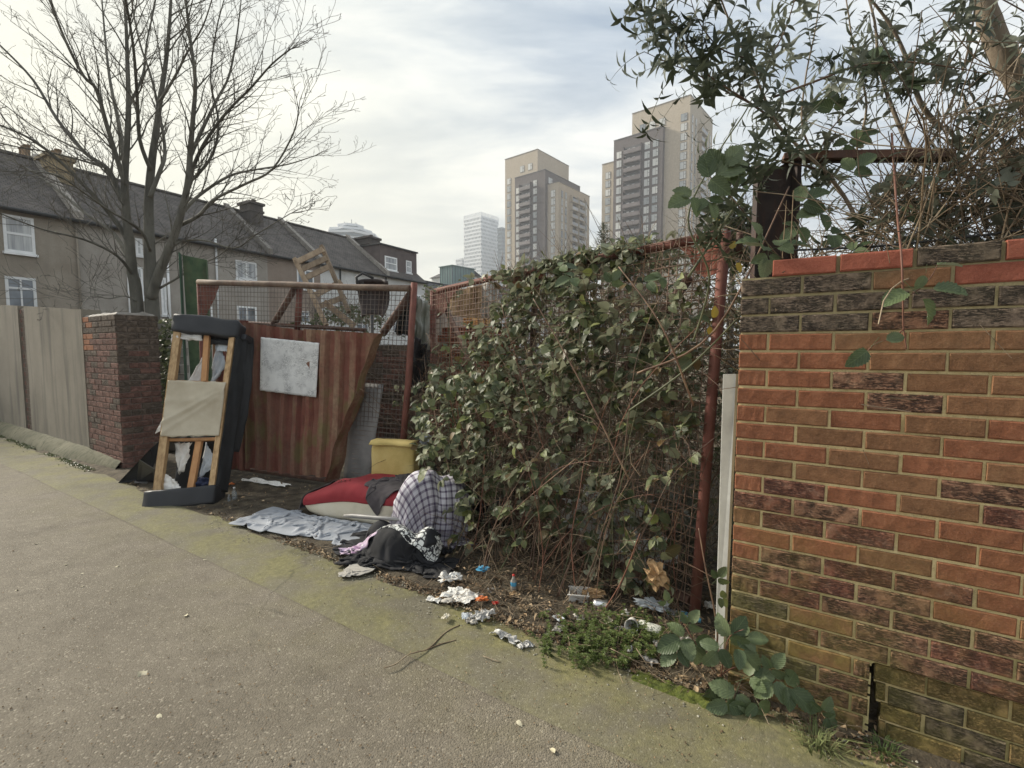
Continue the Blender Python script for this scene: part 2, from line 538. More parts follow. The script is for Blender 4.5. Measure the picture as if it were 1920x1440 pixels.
def streaked(name, c0, c1, dark, amt=0.6, sc_=2.0, pebble=140, bumps=0.5, rnd=0.0):
    """rendered wall: vertical water streaks, pebbledash relief"""
    m, t = start_mat(name)
    c = t.ramp(t.noise(t.pos, 1.6, 6, 0.6), [(0.35, c0), (0.65, c1)])
    s = t.noise(t.mapv(t.pos, (sc_ * 3, sc_ * 3, sc_ * 0.35)), 1.0, 6, 0.62)
    c = t.mix(t.rng(s, 0.47, 0.66, 0, amt), c, dark)
    c = t.mix(t.rng(t.noise(t.pos, pebble, 3, 0.7), 0.5, 0.75, 0, 0.45), c, tuple(x * 0.6 for x in c0))
    t.set(t.b, 'Base Color', c)
    t.set(t.b, 'Roughness', 0.92)
    t.set(t.b, 'Normal', t.bump(t.noise(t.pos, pebble, 4, 0.7), bumps, 0.01))
    return m


M['concrete_panel'] = streaked('concrete_panel', (0.205, 0.180, 0.140), (0.275, 0.243, 0.192), (0.095, 0.085, 0.068), 0.8, 1.2, 90, 0.35)
M['plinth'] = streaked('mossy_plinth', (0.085, 0.082, 0.045), (0.15, 0.138, 0.085), (0.04, 0.045, 0.018), 0.9, 5.0, 40, 1.0)
M['house_brown'] = streaked('pebbledash_brown', (0.27, 0.23, 0.18), (0.35, 0.305, 0.245), (0.18, 0.16, 0.13), 0.35, 0.6, 30, 0.3)
M['house_grey'] = streaked('pebbledash_grey', (0.31, 0.28, 0.24), (0.39, 0.355, 0.31), (0.23, 0.21, 0.18), 0.25, 0.5, 30, 0.3)
M['house_pink'] = streaked('pebbledash_pink', (0.26, 0.205, 0.165), (0.33, 0.265, 0.215), (0.19, 0.155, 0.13), 0.25, 0.5, 30, 0.3)
M['house_white'] = streaked('white_render', (0.60, 0.60, 0.58), (0.72, 0.72, 0.70), (0.45, 0.45, 0.43), 0.35, 0.6, 40, 0.15)
M['dormer_brick'] = streaked('dormer_brick', (0.115, 0.092, 0.085), (0.15, 0.12, 0.11), (0.09, 0.075, 0.07), 0.2, 0.6, 30, 0.2)
M['chimney_yellow'] = streaked('chimney_stock', (0.27, 0.21, 0.12), (0.36, 0.28, 0.165), (0.17, 0.14, 0.09), 0.4, 1.0, 30, 0.4)
M['chimney_dark'] = streaked('chimney_sooty', (0.085, 0.075, 0.068), (0.13, 0.112, 0.098), (0.05, 0.045, 0.04), 0.4, 1.0, 30, 0.4)
M['pot'] = simple('chimney_pot', [(0.25, 0.18, 0.12), (0.36, 0.26, 0.17)], 6)
M['coping'] = simple('parapet_coping', [(0.20, 0.18, 0.155), (0.33, 0.30, 0.26)], 5)


def roof_mat(name, c0, c1):
    m, t = start_mat(name)
    br = t.n('ShaderNodeTexBrick', {'Vector': t.mapv(t.uv, (1, 1, 1)), 'Color1': (*c0, 1), 'Color2': (*c1, 1), 'Mortar': (*[x * 0.35 for x in c0], 1), 'Scale': 1.0, 'Mortar Size': 0.014, 'Brick Width': 0.17, 'Row Height': 0.11, 'Bias': 0.0, 'Mortar Smooth': 0.3})
    c = t.mix(t.rng(t.noise(t.pos, 1.8, 6, 0.65), 0.4, 0.7, 0, 0.5), br.outputs[0], tuple(x * 1.7 for x in c1))
    c = t.mix(t.rng(t.noise(t.pos, 14, 4, 0.65), 0.58, 0.72, 0, 0.5), c, (0.13, 0.13, 0.09))
    t.set(t.b, 'Base Color', c)
    t.set(t.b, 'Roughness', 0.85)
    t.set(t.b, 'Normal', t.bump(t.m('SUBTRACT', 1.0, br.outputs['Fac']), 0.6, 0.03))
    return m


M['roof'] = roof_mat('roof_tile', (0.085, 0.074, 0.066), (0.125, 0.108, 0.095))
M['roof_far'] = roof_mat('roof_slate', (0.075, 0.072, 0.075), (0.10, 0.098, 0.10))
m, t = start_mat('window_glass')
t.set(t.b, 'Base Color', t.ramp(t.noise(t.obj, 0.9, 3), [(0.4, (0.05, 0.06, 0.07)), (0.6, (0.16, 0.18, 0.20))]))
t.set(t.b, 'Roughness', 0.06); t.set(t.b, 'Specular IOR Level', 0.9)
M['glass'] = m
m, t = start_mat('curtained_glass')
t.set(t.b, 'Base Color', t.ramp(t.noise(t.mapv(t.pos, (9, 9, 0.6)), 1.0, 3), [(0.35, (0.22, 0.23, 0.24)), (0.65, (0.50, 0.51, 0.50))]))
t.set(t.b, 'Roughness', 0.15); t.set(t.b, 'Specular IOR Level', 0.8)
M['glass_curtain'] = m
M['pvc'] = simple('white_upvc', [(0.68, 0.69, 0.68), (0.80, 0.80, 0.79)], 5, 0.4, 0)
M['black_pipe'] = simple('black_pipe', [(0.03, 0.03, 0.03), (0.05, 0.05, 0.05)], 5, 0.6, 0)

M['tower_light'] = streaked('pale_tower_brick', (0.42, 0.355, 0.27), (0.48, 0.41, 0.32), (0.385, 0.325, 0.245), 0.35, 0.08, 3, 0.1)
M['tower_dark'] = streaked('dark_tower_brick', (0.12, 0.100, 0.095), (0.145, 0.122, 0.115), (0.085, 0.07, 0.066), 0.3, 0.08, 3, 0.1)
M['tower_frame'] = simple('tower_frame', [(0.09, 0.085, 0.08), (0.12, 0.11, 0.105)], 3, 0.6, 0)
m, t = start_mat('tower_glass')
k = t.rnd
t.set(t.b, 'Base Color', t.ramp(k, [(0.0, (0.20, 0.22, 0.23)), (0.35, (0.42, 0.43, 0.42)), (1.0, (0.62, 0.61, 0.57))]))  # pale tones put the bright sky's reflection into the base colour
t.set(t.b, 'Roughness', 0.12); t.set(t.b, 'Specular IOR Level', 0.9)
M['tower_glass'] = m
M['rail_dark'] = simple('balcony_rail', [(0.12, 0.10, 0.10), (0.17, 0.145, 0.14)], 1, 0.5, 0)
M['rail_pale'] = simple('balcony_rail_pale', [(0.30, 0.31, 0.33), (0.38, 0.39, 0.41)], 1, 0.4, 0)
M['loggia'] = simple('loggia_shade_wall', [(0.06, 0.055, 0.058), (0.085, 0.08, 0.082)], 1, 0.6, 0)
M['cladding_white'] = simple('white_cladding', [(0.62, 0.64, 0.65), (0.72, 0.73, 0.74)], 0.1, 0.5, 0)
M['cladding_dark'] = simple('blue_grey_cladding', [(0.10, 0.13, 0.15), (0.16, 0.19, 0.21)], 0.2, 0.3, 0)
M['green_glass'] = simple('green_glass_block', [(0.10, 0.16, 0.16), (0.16, 0.23, 0.22)], 0.3, 0.3, 0)

# plants
def leaf_mat(name, cols, under, vein=0.35, spec=0.32, rough=0.46):
    m, t = start_mat(name)
    r = t.m('FRACT', t.m('ADD', t.m('MULTIPLY', t.isl, 1.0), t.m('MULTIPLY', t.rnd, 3.7)))
    c = t.ramp(r, [(i / (len(cols) - 1), cc) for i, cc in enumerate(cols)])
    u, v, _ = t.sep(t.uv)
    au = t.m('ABSOLUTE', t.m('SUBTRACT', u, 0.5))
    wv = t.m('SINE', t.m('MULTIPLY', t.m('SUBTRACT', v, t.m('MULTIPLY', au, 0.9)), 46.0))
    vm = t.m('ADD', t.rng(wv, 0.75, 1.0, 0, 0.6), t.rng(au, 0.03, 0.0, 0, 1.0), clamp=True)
    c = t.mix(t.m('MULTIPLY', vm, vein), c, tuple(min(1, x * 1.7 + 0.03) for x in cols[-1]))
    c = t.mix(t.rng(t.noise(t.obj, 55, 4), 0.52, 0.75, 0, 0.35), c, tuple(x * 0.55 for x in cols[0]))
    c = t.mix(t.m('MULTIPLY', t.back, 0.85), c, under)
    t.set(t.b, 'Base Color', c)
    t.set(t.b, 'Roughness', rough)
    t.set(t.b, 'Specular IOR Level', spec)
    t.set(t.b, 'Normal', t.bump(t.m('MULTIPLY', wv, 0.5), 0.3, 0.002))
    tr = t.n('ShaderNodeBsdfTranslucent', {'Color': c})
    mx = t.n('ShaderNodeMixShader', {0: 0.22})
    t.nt.links.new(t.b.outputs[0], mx.inputs[1]); t.nt.links.new(tr.outputs[0], mx.inputs[2])
    t.nt.links.new(mx.outputs[0], t.out.inputs[0])
    return m


M['bramble_leaf'] = leaf_mat('bramble_leaf', [(0.028, 0.040, 0.018), (0.05, 0.07, 0.030), (0.075, 0.10, 0.042), (0.045, 0.062, 0.028), (0.13, 0.155, 0.07), (0.17, 0.195, 0.055), (0.27, 0.285, 0.18), (0.10, 0.125, 0.055), (0.035, 0.05, 0.022), (0.16, 0.105, 0.045)], (0.33, 0.345, 0.24))
M['bramble_big'] = leaf_mat('bramble_leaf_large', [(0.055, 0.080, 0.034), (0.08, 0.11, 0.052), (0.125, 0.155, 0.078), (0.10, 0.135, 0.055)], (0.28, 0.31, 0.21), 0.5)
M['buddleia_leaf'] = leaf_mat('buddleia_leaf', [(0.04, 0.052, 0.03), (0.06, 0.075, 0.045), (0.095, 0.11, 0.07)], (0.20, 0.215, 0.165), 0.2)
M['shrub_leaf'] = leaf_mat('shrub_leaf', [(0.03, 0.045, 0.015), (0.06, 0.08, 0.025), (0.10, 0.12, 0.05), (0.14, 0.15, 0.08)], (0.16, 0.18, 0.10), 0.1)
M['weed_leaf'] = leaf_mat('weed_leaf', [(0.06, 0.085, 0.02), (0.09, 0.125, 0.03), (0.14, 0.175, 0.055)], (0.12, 0.17, 0.06), 0.1)
M['yellow_leaf'] = leaf_mat('yellow_leaf', [(0.30, 0.22, 0.04), (0.40, 0.30, 0.06)], (0.35, 0.28, 0.10), 0.2)
M['dead_leaf'] = simple('dead_leaf', [(0.10, 0.062, 0.034), (0.20, 0.135, 0.075), (0.33, 0.25, 0.155)], 5, 0.85, 0.3, vary=0.6, island=True)
M['pale_grit'] = simple('pale_grit', [(0.20, 0.18, 0.13), (0.42, 0.39, 0.31)], 40, 0.9, 0, vary=0.5, island=True)
M['pale_leaf'] = simple('pale_fallen_leaf', [(0.40, 0.36, 0.24), (0.55, 0.50, 0.37)], 15, 0.85, 0.3, vary=0.3)
M['grass'] = simple('grass_blade', [(0.08, 0.11, 0.03), (0.20, 0.21, 0.09)], 20, 0.7, 0, vary=0.5, island=True)
M['cane'] = simple('bramble_cane', [(0.055, 0.035, 0.025), (0.12, 0.07, 0.045), (0.17, 0.12, 0.07)], 14, 0.7, 0.3, vary=0.5)
M['cane_green'] = simple('bramble_cane_green', [(0.05, 0.055, 0.03), (0.11, 0.115, 0.055)], 14, 0.6, 0.2, vary=0.4)
M['cane_red'] = simple('bramble_cane_red', [(0.13, 0.055, 0.035), (0.24, 0.11, 0.07)], 14, 0.6, 0.2, vary=0.4)
M['dead_twig'] = simple('dead_twig', [(0.10, 0.068, 0.042), (0.19, 0.14, 0.09), (0.32, 0.26, 0.18)], 10, 0.85, 0, vary=0.6, island=True)
M['bark'] = simple('grey_bark', [(0.085, 0.080, 0.065), (0.135, 0.128, 0.105), (0.185, 0.175, 0.145)], 5, 0.9, 0.8, 40, 0.02, stretch=(1, 1, 0.35))
M['twig'] = simple('grey_twig', [(0.085, 0.078, 0.065), (0.13, 0.12, 0.10)], 3, 0.9, 0)
M['bark_pale'] = simple('pale_bark', [(0.16, 0.125, 0.09), (0.27, 0.215, 0.155)], 12, 0.9, 0.6, 60, 0.01, stretch=(1, 1, 0.3))

# things
M['timber'] = simple('pine_timber', [(0.26, 0.16, 0.075), (0.42, 0.275, 0.14), (0.52, 0.37, 0.205)], 13, 0.75, 0.3, stretch=(3, 3, 0.5))
M['timber_orange'] = simple('pine_timber_orange', [(0.36, 0.18, 0.075), (0.46, 0.25, 0.11)], 9, 0.7, 0.3, stretch=(3, 3, 0.5))
M['timber_grey'] = simple('weathered_timber', [(0.165, 0.12, 0.08), (0.27, 0.20, 0.135), (0.35, 0.275, 0.19)], 8, 0.85, 0.4, stretch=(2, 2, 0.6))
M['timber_green'] = simple('mossy_timber', [(0.05, 0.045, 0.022), (0.105, 0.095, 0.05)], 8, 0.9, 0.5, stretch=(4, 4, 0.4))
M['leatherette'] = simple('black_leatherette', [(0.020, 0.021, 0.024), (0.034, 0.035, 0.039)], 6, 0.48, 0.3, 90, 0.002)
M['black_fabric'] = simple('black_fabric', [(0.020, 0.021, 0.022), (0.037, 0.038, 0.040)], 5, 0.9, 0.4, 300, 0.001)
M['hessian'] = simple('hessian_lining', [(0.34, 0.29, 0.21), (0.47, 0.42, 0.32)], 4, 0.9, 0.4, 200, 0.002)
M['wadding'] = simple('white_wadding', [(0.52, 0.49, 0.44), (0.72, 0.70, 0.66)], 14, 0.95, 0.8, 60, 0.01)
M['blue_white'] = simple('blue_white_cloth', [(0.32, 0.36, 0.40), (0.52, 0.54, 0.55)], 8, 0.8, 0.3)
M['cream'] = simple('cream_upholstery', [(0.44, 0.395, 0.30), (0.56, 0.51, 0.40), (0.61, 0.57, 0.47)], 4, 0.9, 0.35, 160, 0.003)
M['red_cloth'] = simple('red_cloth', [(0.19, 0.018, 0.024), (0.26, 0.028, 0.034)], 6, 0.9, 0.3, 250, 0.001)
M['charcoal_cloth'] = simple('charcoal_cloth', [(0.055, 0.048, 0.050), (0.095, 0.082, 0.085)], 9, 0.95, 0.5, 200, 0.002)
M['grey_cloth'] = simple('grey_cloth', [(0.21, 0.225, 0.25), (0.32, 0.335, 0.36)], 5, 0.9, 0.3, 250, 0.001)
M['black_cloth'] = simple('black_cloth', [(0.006, 0.006, 0.007), (0.012, 0.012, 0.015)], 6, 0.85, 0.3, 250, 0.001)
M['lilac_cloth'] = simple('lilac_cloth', [(0.42, 0.33, 0.50), (0.66, 0.52, 0.62), (0.45, 0.22, 0.42)], 14, 0.9, 0.2)
M['rag_cloth'] = simple('rag_cloth', [(0.27, 0.25, 0.22), (0.42, 0.40, 0.36)], 12, 0.9, 0.3)
M['black_plastic'] = simple('black_plastic', [(0.018, 0.018, 0.02), (0.03, 0.03, 0.033)], 6, 0.35, 0.1)
M['yellow_foam'] = simple('yellow_foam', [(0.45, 0.335, 0.105), (0.56, 0.43, 0.155), (0.62, 0.50, 0.21)], 5, 0.85, 0.4, 90, 0.003)
M['tarp'] = simple('grey_green_tarpaulin', [(0.10, 0.11, 0.085), (0.18, 0.19, 0.15), (0.27, 0.28, 0.25)], 7, 0.6, 0.3)
M['bin_bag'] = simple('black_bin_bag', [(0.014, 0.015, 0.017), (0.03, 0.031, 0.034)], 6, 0.3, 0.4, 30, 0.01)
M['brown_leather'] = simple('dark_brown_seat', [(0.035, 0.025, 0.022), (0.065, 0.042, 0.036)], 5, 0.5, 0.3)
M['paper_white'] = simple('white_paper', [(0.56, 0.54, 0.50), (0.76, 0.75, 0.71)], 20, 0.85, 0.3)
M['plastic_white'] = simple('white_plastic_bag', [(0.40, 0.39, 0.37), (0.60, 0.59, 0.56)], 12, 0.4, 0.3)
M['paper_brown'] = simple('brown_paper', [(0.30, 0.19, 0.095), (0.42, 0.28, 0.15)], 20, 0.85, 0.3)
M['orange_wrap'] = simple('orange_wrapper', [(0.62, 0.15, 0.04), (0.75, 0.25, 0.07)], 20, 0.5, 0.2)
M['blue_plastic'] = simple('blue_plastic', [(0.05, 0.25, 0.42), (0.14, 0.40, 0.58)], 10, 0.3, 0.1)
M['navy_cloth'] = simple('navy_cloth', [(0.014, 0.02, 0.055), (0.03, 0.045, 0.11)], 10, 0.7, 0.2)
M['red_plastic'] = simple('red_plastic', [(0.45, 0.03, 0.02), (0.5, 0.04, 0.03)], 10, 0.3, 0.1)
M['alu'] = simple('aluminium', [(0.6, 0.6, 0.6), (0.7, 0.7, 0.7)], 10, 0.3, 0.1, metal=0.9)
m, t = start_mat('clear_plastic')
t.set(t.b, 'Base Color', (0.75, 0.80, 0.82)); t.set(t.b, 'Roughness', 0.08); t.set(t.b, 'Transmission Weight', 0.85); t.set(t.b, 'IOR', 1.2)
M['clear_plastic'] = m


def board_mat():
    m, t = start_mat('weathered_white_board')
    c = t.ramp(t.noise(t.pos, 5, 6, 0.65), [(0.35, (0.60, 0.60, 0.59)), (0.65, (0.74, 0.74, 0.72))])
    s = t.noise(t.n('ShaderNodeVectorMath', {0: t.mapv(t.pos, (9, 9, 20)), 1: (0, 0, 0)}, operation='ADD').outputs[0], 1.6, 9, 0.72, 2.2)
    line = t.rng(t.m('ABSOLUTE', t.m('SUBTRACT', s, 0.5)), 0.0, 0.045, 1, 0)
    c = t.mix(t.m('MULTIPLY', line, t.rng(t.noise(t.pos, 7, 3), 0.44, 0.60, 0.0, 0.9), clamp=True), c, (0.10, 0.10, 0.11))
    sp = t.rng(t.noise(t.pos, 60, 5, 0.7), 0.66, 0.72)
    c = t.mix(t.m('MULTIPLY', sp, 0.6), c, (0.13, 0.12, 0.11))
    t.set(t.b, 'Base Color', c); t.set(t.b, 'Roughness', 0.6)
    t.set(t.b, 'Normal', t.bump(t.noise(t.pos, 30, 5), 0.3, 0.004))
    return m


M['board'] = board_mat()


def check_mat():
    m, t = start_mat('checked_cloth')
    u, v, _ = t.sep(t.uv)
    def bands(x, nrep, wd, ph=0.0):
        f = t.m('FRACT', t.m('ADD', t.m('MULTIPLY', x, nrep), ph))
        return t.m('LESS_THAN', f, wd)
    base = (0.60, 0.58, 0.62)
    big = t.rng(t.m('ADD', t.noise(t.uv, 2.4, 2), 0.0), 0.40, 0.55)
    a = t.m('ADD', bands(u, 26, 0.30), bands(v, 26, 0.30))
    b = t.m('ADD', bands(u, 7, 0.22, 0.3), bands(v, 7, 0.22, 0.1))
    c = t.mix(t.m('MULTIPLY', a, 0.62, clamp=True), base, (0.07, 0.045, 0.09))
    c = t.mix(t.m('MULTIPLY', b, 0.28, clamp=True), c, (0.035, 0.022, 0.055))
    c = t.mix(t.m('MULTIPLY', big, 0.35), c, (0.05, 0.035, 0.07))
    t.set(t.b, 'Base Color', c); t.set(t.b, 'Roughness', 0.85)
    t.set(t.b, 'Normal', t.bump(t.noise(t.pos, 200, 3), 0.2, 0.002))
    return m


M['check'] = check_mat()


def pattern_mat():
    m, t = start_mat('black_white_pattern_cloth')
    v = t.vor(t.mapv(t.uv, (12, 4, 1)), 1.6, 'DISTANCE_TO_EDGE')
    n = t.noise(t.mapv(t.uv, (14, 5, 1)), 1.0, 4, 0.6, 1.0)
    f = t.m('ADD', t.m('LESS_THAN', v, 0.07), t.m('GREATER_THAN', n, 0.58), clamp=True)
    t.set(t.b, 'Base Color', t.mix(f, (0.62, 0.63, 0.60), (0.03, 0.03, 0.035)))
    t.set(t.b, 'Roughness', 0.85)
    return m


M['pattern'] = pattern_mat()


def label_mat(name, base, inks, sx, sy, thr=0.52):
    m, t = start_mat(name)
    n = t.noise(t.mapv(t.uv, (sx, sy, 1)), 1.0, 4, 0.6, 0.5)
    c = t.ramp(n, [(0.0, base), (thr, inks[0]), (thr + 0.06, base), (thr + 0.12, inks[-1])], 'CONSTANT')
    t.set(t.b, 'Base Color', c); t.set(t.b, 'Roughness', 0.35)
    return m


M['can_print'] = label_mat('can_print', (0.66, 0.65, 0.58), [(0.08, 0.11, 0.06), (0.10, 0.14, 0.07)], 9, 14)

# ------------------------------------------------------------------ ground
W0 = V((0.969, 2.065, 0))       # left end of the brick wall, on the frontage line


def sheet(name, pts, z, mat, th=None):
    mb = MB()
    n = len(pts)
    mb.add([(p[0], p[1], z) for p in pts], [tuple(range(n))])
    o = mb.build(name, mat)
    o['kind'] = 'structure'
    return o


sheet('ground', [(-700, -500), (700, -500), (700, 900), (-700, 900)], -0.02, M['soil'])
road_pts = [W0 + U * 30 - NIN * 0.66, W0 - U * 40 - NIN * 0.66, W0 - U * 40 - NIN * 14, W0 + U * 30 - NIN * 14]


def asph():
    # gently uneven asphalt sheet, finely divided near the camera
    A0 = W0 - NIN * 0.60
    nu, nv = 150, 60
    mb = MB()
    vs = []
    for j in range(nv + 1):
        v = (j / nv) ** 1.8 * 14
        for i in range(nu + 1):
            a = i / nu * 2 - 1
            u = 30 * a * abs(a) ** 0.8
            p = A0 + U * u - NIN * v
            z = 0.010 * nz(p, 1.1) + 0.004 * nz(p, 5.0, 3)
            if j == 0: z = -0.012
            vs.append((p.x, p.y, z))
    fs = [(j * (nu + 1) + i + 1, j * (nu + 1) + i, (j + 1) * (nu + 1) + i, (j + 1) * (nu + 1) + i + 1) for j in range(nv) for i in range(nu)]
    mb.add(vs, [f[::-1] for f in fs], 0, True)
    o = mb.build('pavement', M['asphalt'])
    o['kind'] = 'structure'
    # flush concrete edging strip laid against it
    mb = MB()
    vs = []
    nu = 260
    for i in range(nu + 1):
        a = i / nu * 2 - 1
        u = 26 * a * abs(a) ** 0.6
        for j in range(7):
            q = j / 6
            e0 = 0.62 + 0.025 * nz((u, 0, 0), 1.3) + 0.012 * nz((u, 4, 0), 5)
            e1 = 0.11 + 0.03 * nz((u, 9, 0), 1.1) + 0.015 * nz((u, 9, 3), 6)
            if u > 0: e1 = -0.03
            d = e0 + (e1 - e0) * q
            p = W0 + U * u - NIN * d
            z = 0.016 + 0.007 * nz(p, 2.5, 8) + 0.004 * nz(p, 9, 1)
            if j == 0: z = -0.004
            if j == 6: z -= 0.012
            vs.append((p.x, p.y, z))
    fs = [(i * 7 + j, i * 7 + j + 1, (i + 1) * 7 + j + 1, (i + 1) * 7 + j) for i in range(nu) for j in range(6)]
    mb.add(vs, fs, 0, True)
    o = mb.build('pavement_edging', M['edging'])
    o['kind'] = 'structure'
    # yard soil inside the gates
    def yf(a, b):
        d = -0.16 + 9.2 * b ** 1.6
        p = W0 + U * (-9.5 + 12.5 * a) + NIN * d
        z = 0.004 + 0.018 * nz(p, 2.2, 5) + 0.012 * nz(p, 7, 2) + (0.02 if b > 0.05 else 0)
        return V((p.x, p.y, z))
    o = grid(120, 60, yf).build('yard_ground', M['soil'])
    o['kind'] = 'structure'


asph()

# ------------------------------------------------------------------ brick work
BRICK_CACHE = {}


def brick_mesh(kind, L, H=0.065, D=0.1025, rough=0.0022):
    key = (kind, round(L, 3), round(H, 3))
    lst = BRICK_CACHE.setdefault(key, [])
    if len(lst) < 4:
        rnd = random.Random(hash(key[0]) % 1000 + len(lst) * 7 if False else sum(map(ord, kind)) + len(lst) * 7)
        b = 0.0035
        nx = 6
        # front face outline with slightly wandering arrises, chamfered to the sides
        vs = []
        xs = [b + (L - 2 * b) * i / nx for i in range(nx + 1)]
        j = lambda s=rough: rnd.uniform(-s, s)
        top = [(x + j(), -b + j(0.0010), H - b - abs(j(0.0034))) for x in xs]
        bot = [(x + j(), -b + j(0.0010), b + abs(j(0.0034))) for x in xs]
        topb = [(0 if i == 0 else L if i == nx else x, 0.0, H) for i, x in enumerate(xs)]
        botb = [(0 if i == 0 else L if i == nx else x, 0.0, 0.0) for i, x in enumerate(xs)]
        n = nx + 1
        vs = top + bot + topb + botb + [(0, D, H), (L, D, H), (0, D, 0), (L, D, 0)]
        f = []
        for i in range(nx):
            f.append((n + i, n + i + 1, i + 1, i))                         # face
            f.append((i, i + 1, 2 * n + i + 1, 2 * n + i))                 # top arris
            f.append((3 * n + i, 3 * n + i + 1, n + i + 1, n + i))         # bottom arris
        f.append((3 * n, n, 0, 2 * n)); f.append((n + nx, 3 * n + nx, 2 * n + nx, nx))
        a, bb, c, d = 4 * n, 4 * n + 1, 4 * n + 2, 4 * n + 3
        f.append(tuple([2 * n + i for i in range(n)]) + (bb, a))
        f.append((c, d) + tuple([3 * n + i for i in reversed(range(n))]))
        f.append((2 * n, a, c, 3 * n)); f.append((2 * n + nx, 3 * n + nx, d, bb))
        f.append((a, bb, d, c))
        mb = MB(); mb.add(vs, f)
        me = mb.mesh('brick', M[kind])
        lst.append(me)
        return me
    return random.choice(lst)


def lay(root, kind, o, ex, L, H=0.065, proud=0.0, name='brick'):
    """one brick: o = lower left front corner, ex = direction along the course"""
    ey = V((-ex.y, ex.x, 0))
    me = brick_mesh(kind, L, H)
    ob = bpy.data.objects.new(name, me)
    col.objects.link(ob)
    ob.parent = root
    Rz = math.atan2(ex.y, ex.x)
    ob.location = o - ey * proud - V(root.location)
    ob.rotation_euler = (random.uniform(-0.01, 0.01), random.uniform(-0.006, 0.006), Rz + random.uniform(-0.006, 0.006))
    return ob


# ---- the brick wall on the right
WTOP = P(1390, 525, 2.065).z
NC = 24
Z0 = WTOP - NC * 0.075
wall = thing('brick_wall', 'red and brown brick wall with yellow mortar filling the right side', 'wall', W0)
S_CR = 0.505        # crack with a hole near the foot
plan = {
    0: ['brick_grey', 'brick_grey', 'brick_brown', 'brick_bright', 'brick_bright', 'brick_bright'],
    1: ['brick_grey', 'brick_grey', 'brick_grey', 'brick_grey', 'brick_grey', 'brick_grey', 'brick_grey'],
    2: ['brick_grey', 'brick_grey', 'brick_rustic', 'brick_grey', 'brick_grey', 'brick_rustic'],
    3: ['brick_red', 'brick_red', 'brick_brown', 'brick_brown', 'brick_brown', 'brick_brown'],
    4: ['brick_red', 'brick_red', 'brick_brown', 'brick_brown', 'brick_red', 'brick_brown'],
    5: ['brick_red', 'brick_red', 'brick_rustic', 'brick_brown', 'brick_brown', 'brick_brown'],
    6: ['brick_red', 'brick_red', 'brick_rustic', 'brick_brown', 'brick_brown', 'brick_brown'],
    7: ['brick_red', 'brick_brown', 'brick_red', 'brick_brown', 'brick_red', 'brick_brown'],
    8: ['brick_red', 'brick_brown', 'brick_brown', 'brick_red', 'brick_brown'],
    9: ['brick_red', 'brick_red', 'brick_brown', 'brick_red', 'brick_brown'],
}
WL = 2.3
rb = random.Random(5)
for r in range(NC):
    z = WTOP - (r + 1) * 0.075 + 0.005
    s = 0.0
    k = 0
    while s < WL:
        L = 0.1025 if (k == 0 and r % 2 == 1) else 0.215
        lat = plan.get(r)
        if lat and k < len(lat):
            kind = lat[k]
        elif r < 11:
            kind = rb.choice(['brick_red', 'brick_red', 'brick_brown', 'brick_brown', 'brick_rustic'])
        elif r < 17:
            kind = rb.choice(['brick_purple', 'brick_rustic', 'brick_red', 'brick_red', 'brick_brown', 'brick_purple'] if s < 0.8 else ['brick_red', 'brick_brown', 'brick_red', 'brick_rustic'])
        else:
            kind = rb.choice(['brick_rustic', 'brick_rustic', 'brick_grey', 'brick_rustic', 'brick_purple', 'brick_brown'])
        e = s + L
        if r >= 20:      # courses broken by the crack: to its right lie older stock bricks, set back
            if s < S_CR < e:
                wv = S_CR - s - (0.004, 0.012, 0.005, 0.022)[r - 20]
                if wv > 0.03:
                    lay(wall, kind, W0 + U * s + V((0, 0, z)), U, round(wv, 2), proud=0.005)
                s += L + 0.010
                k += 1
                nxt = s
                gap = S_CR + (0.012, 0.018, 0.036, 0.034)[r - 20]
                wv = nxt - 0.010 - gap
                if wv > 0.010:
                    lay(wall, 'brick_old', W0 + U * gap + V((0, 0, z)), U, round(max(wv, 0.02), 2), proud=-0.006)
                continue
            if s >= S_CR:
                kind = 'brick_old' if rb.random() < 0.8 else 'brick_grey'
                lay(wall, kind, W0 + U * s + V((0, 0, z - 0.004)), U, L, proud=-0.008 + rb.uniform(-0.004, 0.004))
                s += L + 0.010; k += 1
                continue
        lay(wall, kind, W0 + U * (s + rb.uniform(-0.0015, 0.0015)) + V((0, 0, z + rb.uniform(-0.0015, 0.0015))), U, L, proud=0.003 + rb.uniform(-0.0015, 0.002))
        s += L + 0.010
        k += 1
# coping course, started in from the end
s = 0.115
for k, kind in enumerate(['brick_bright', 'brick_bright', 'brick_grey', 'brick_bright', 'brick_bright', 'brick_bright', 'brick_grey', 'brick_bright', 'brick_bright']):
    lay(wall, kind, W0 + U * s + V((0, 0, WTOP + 0.004)), U, 0.215, proud=0.007)
    s += 0.228
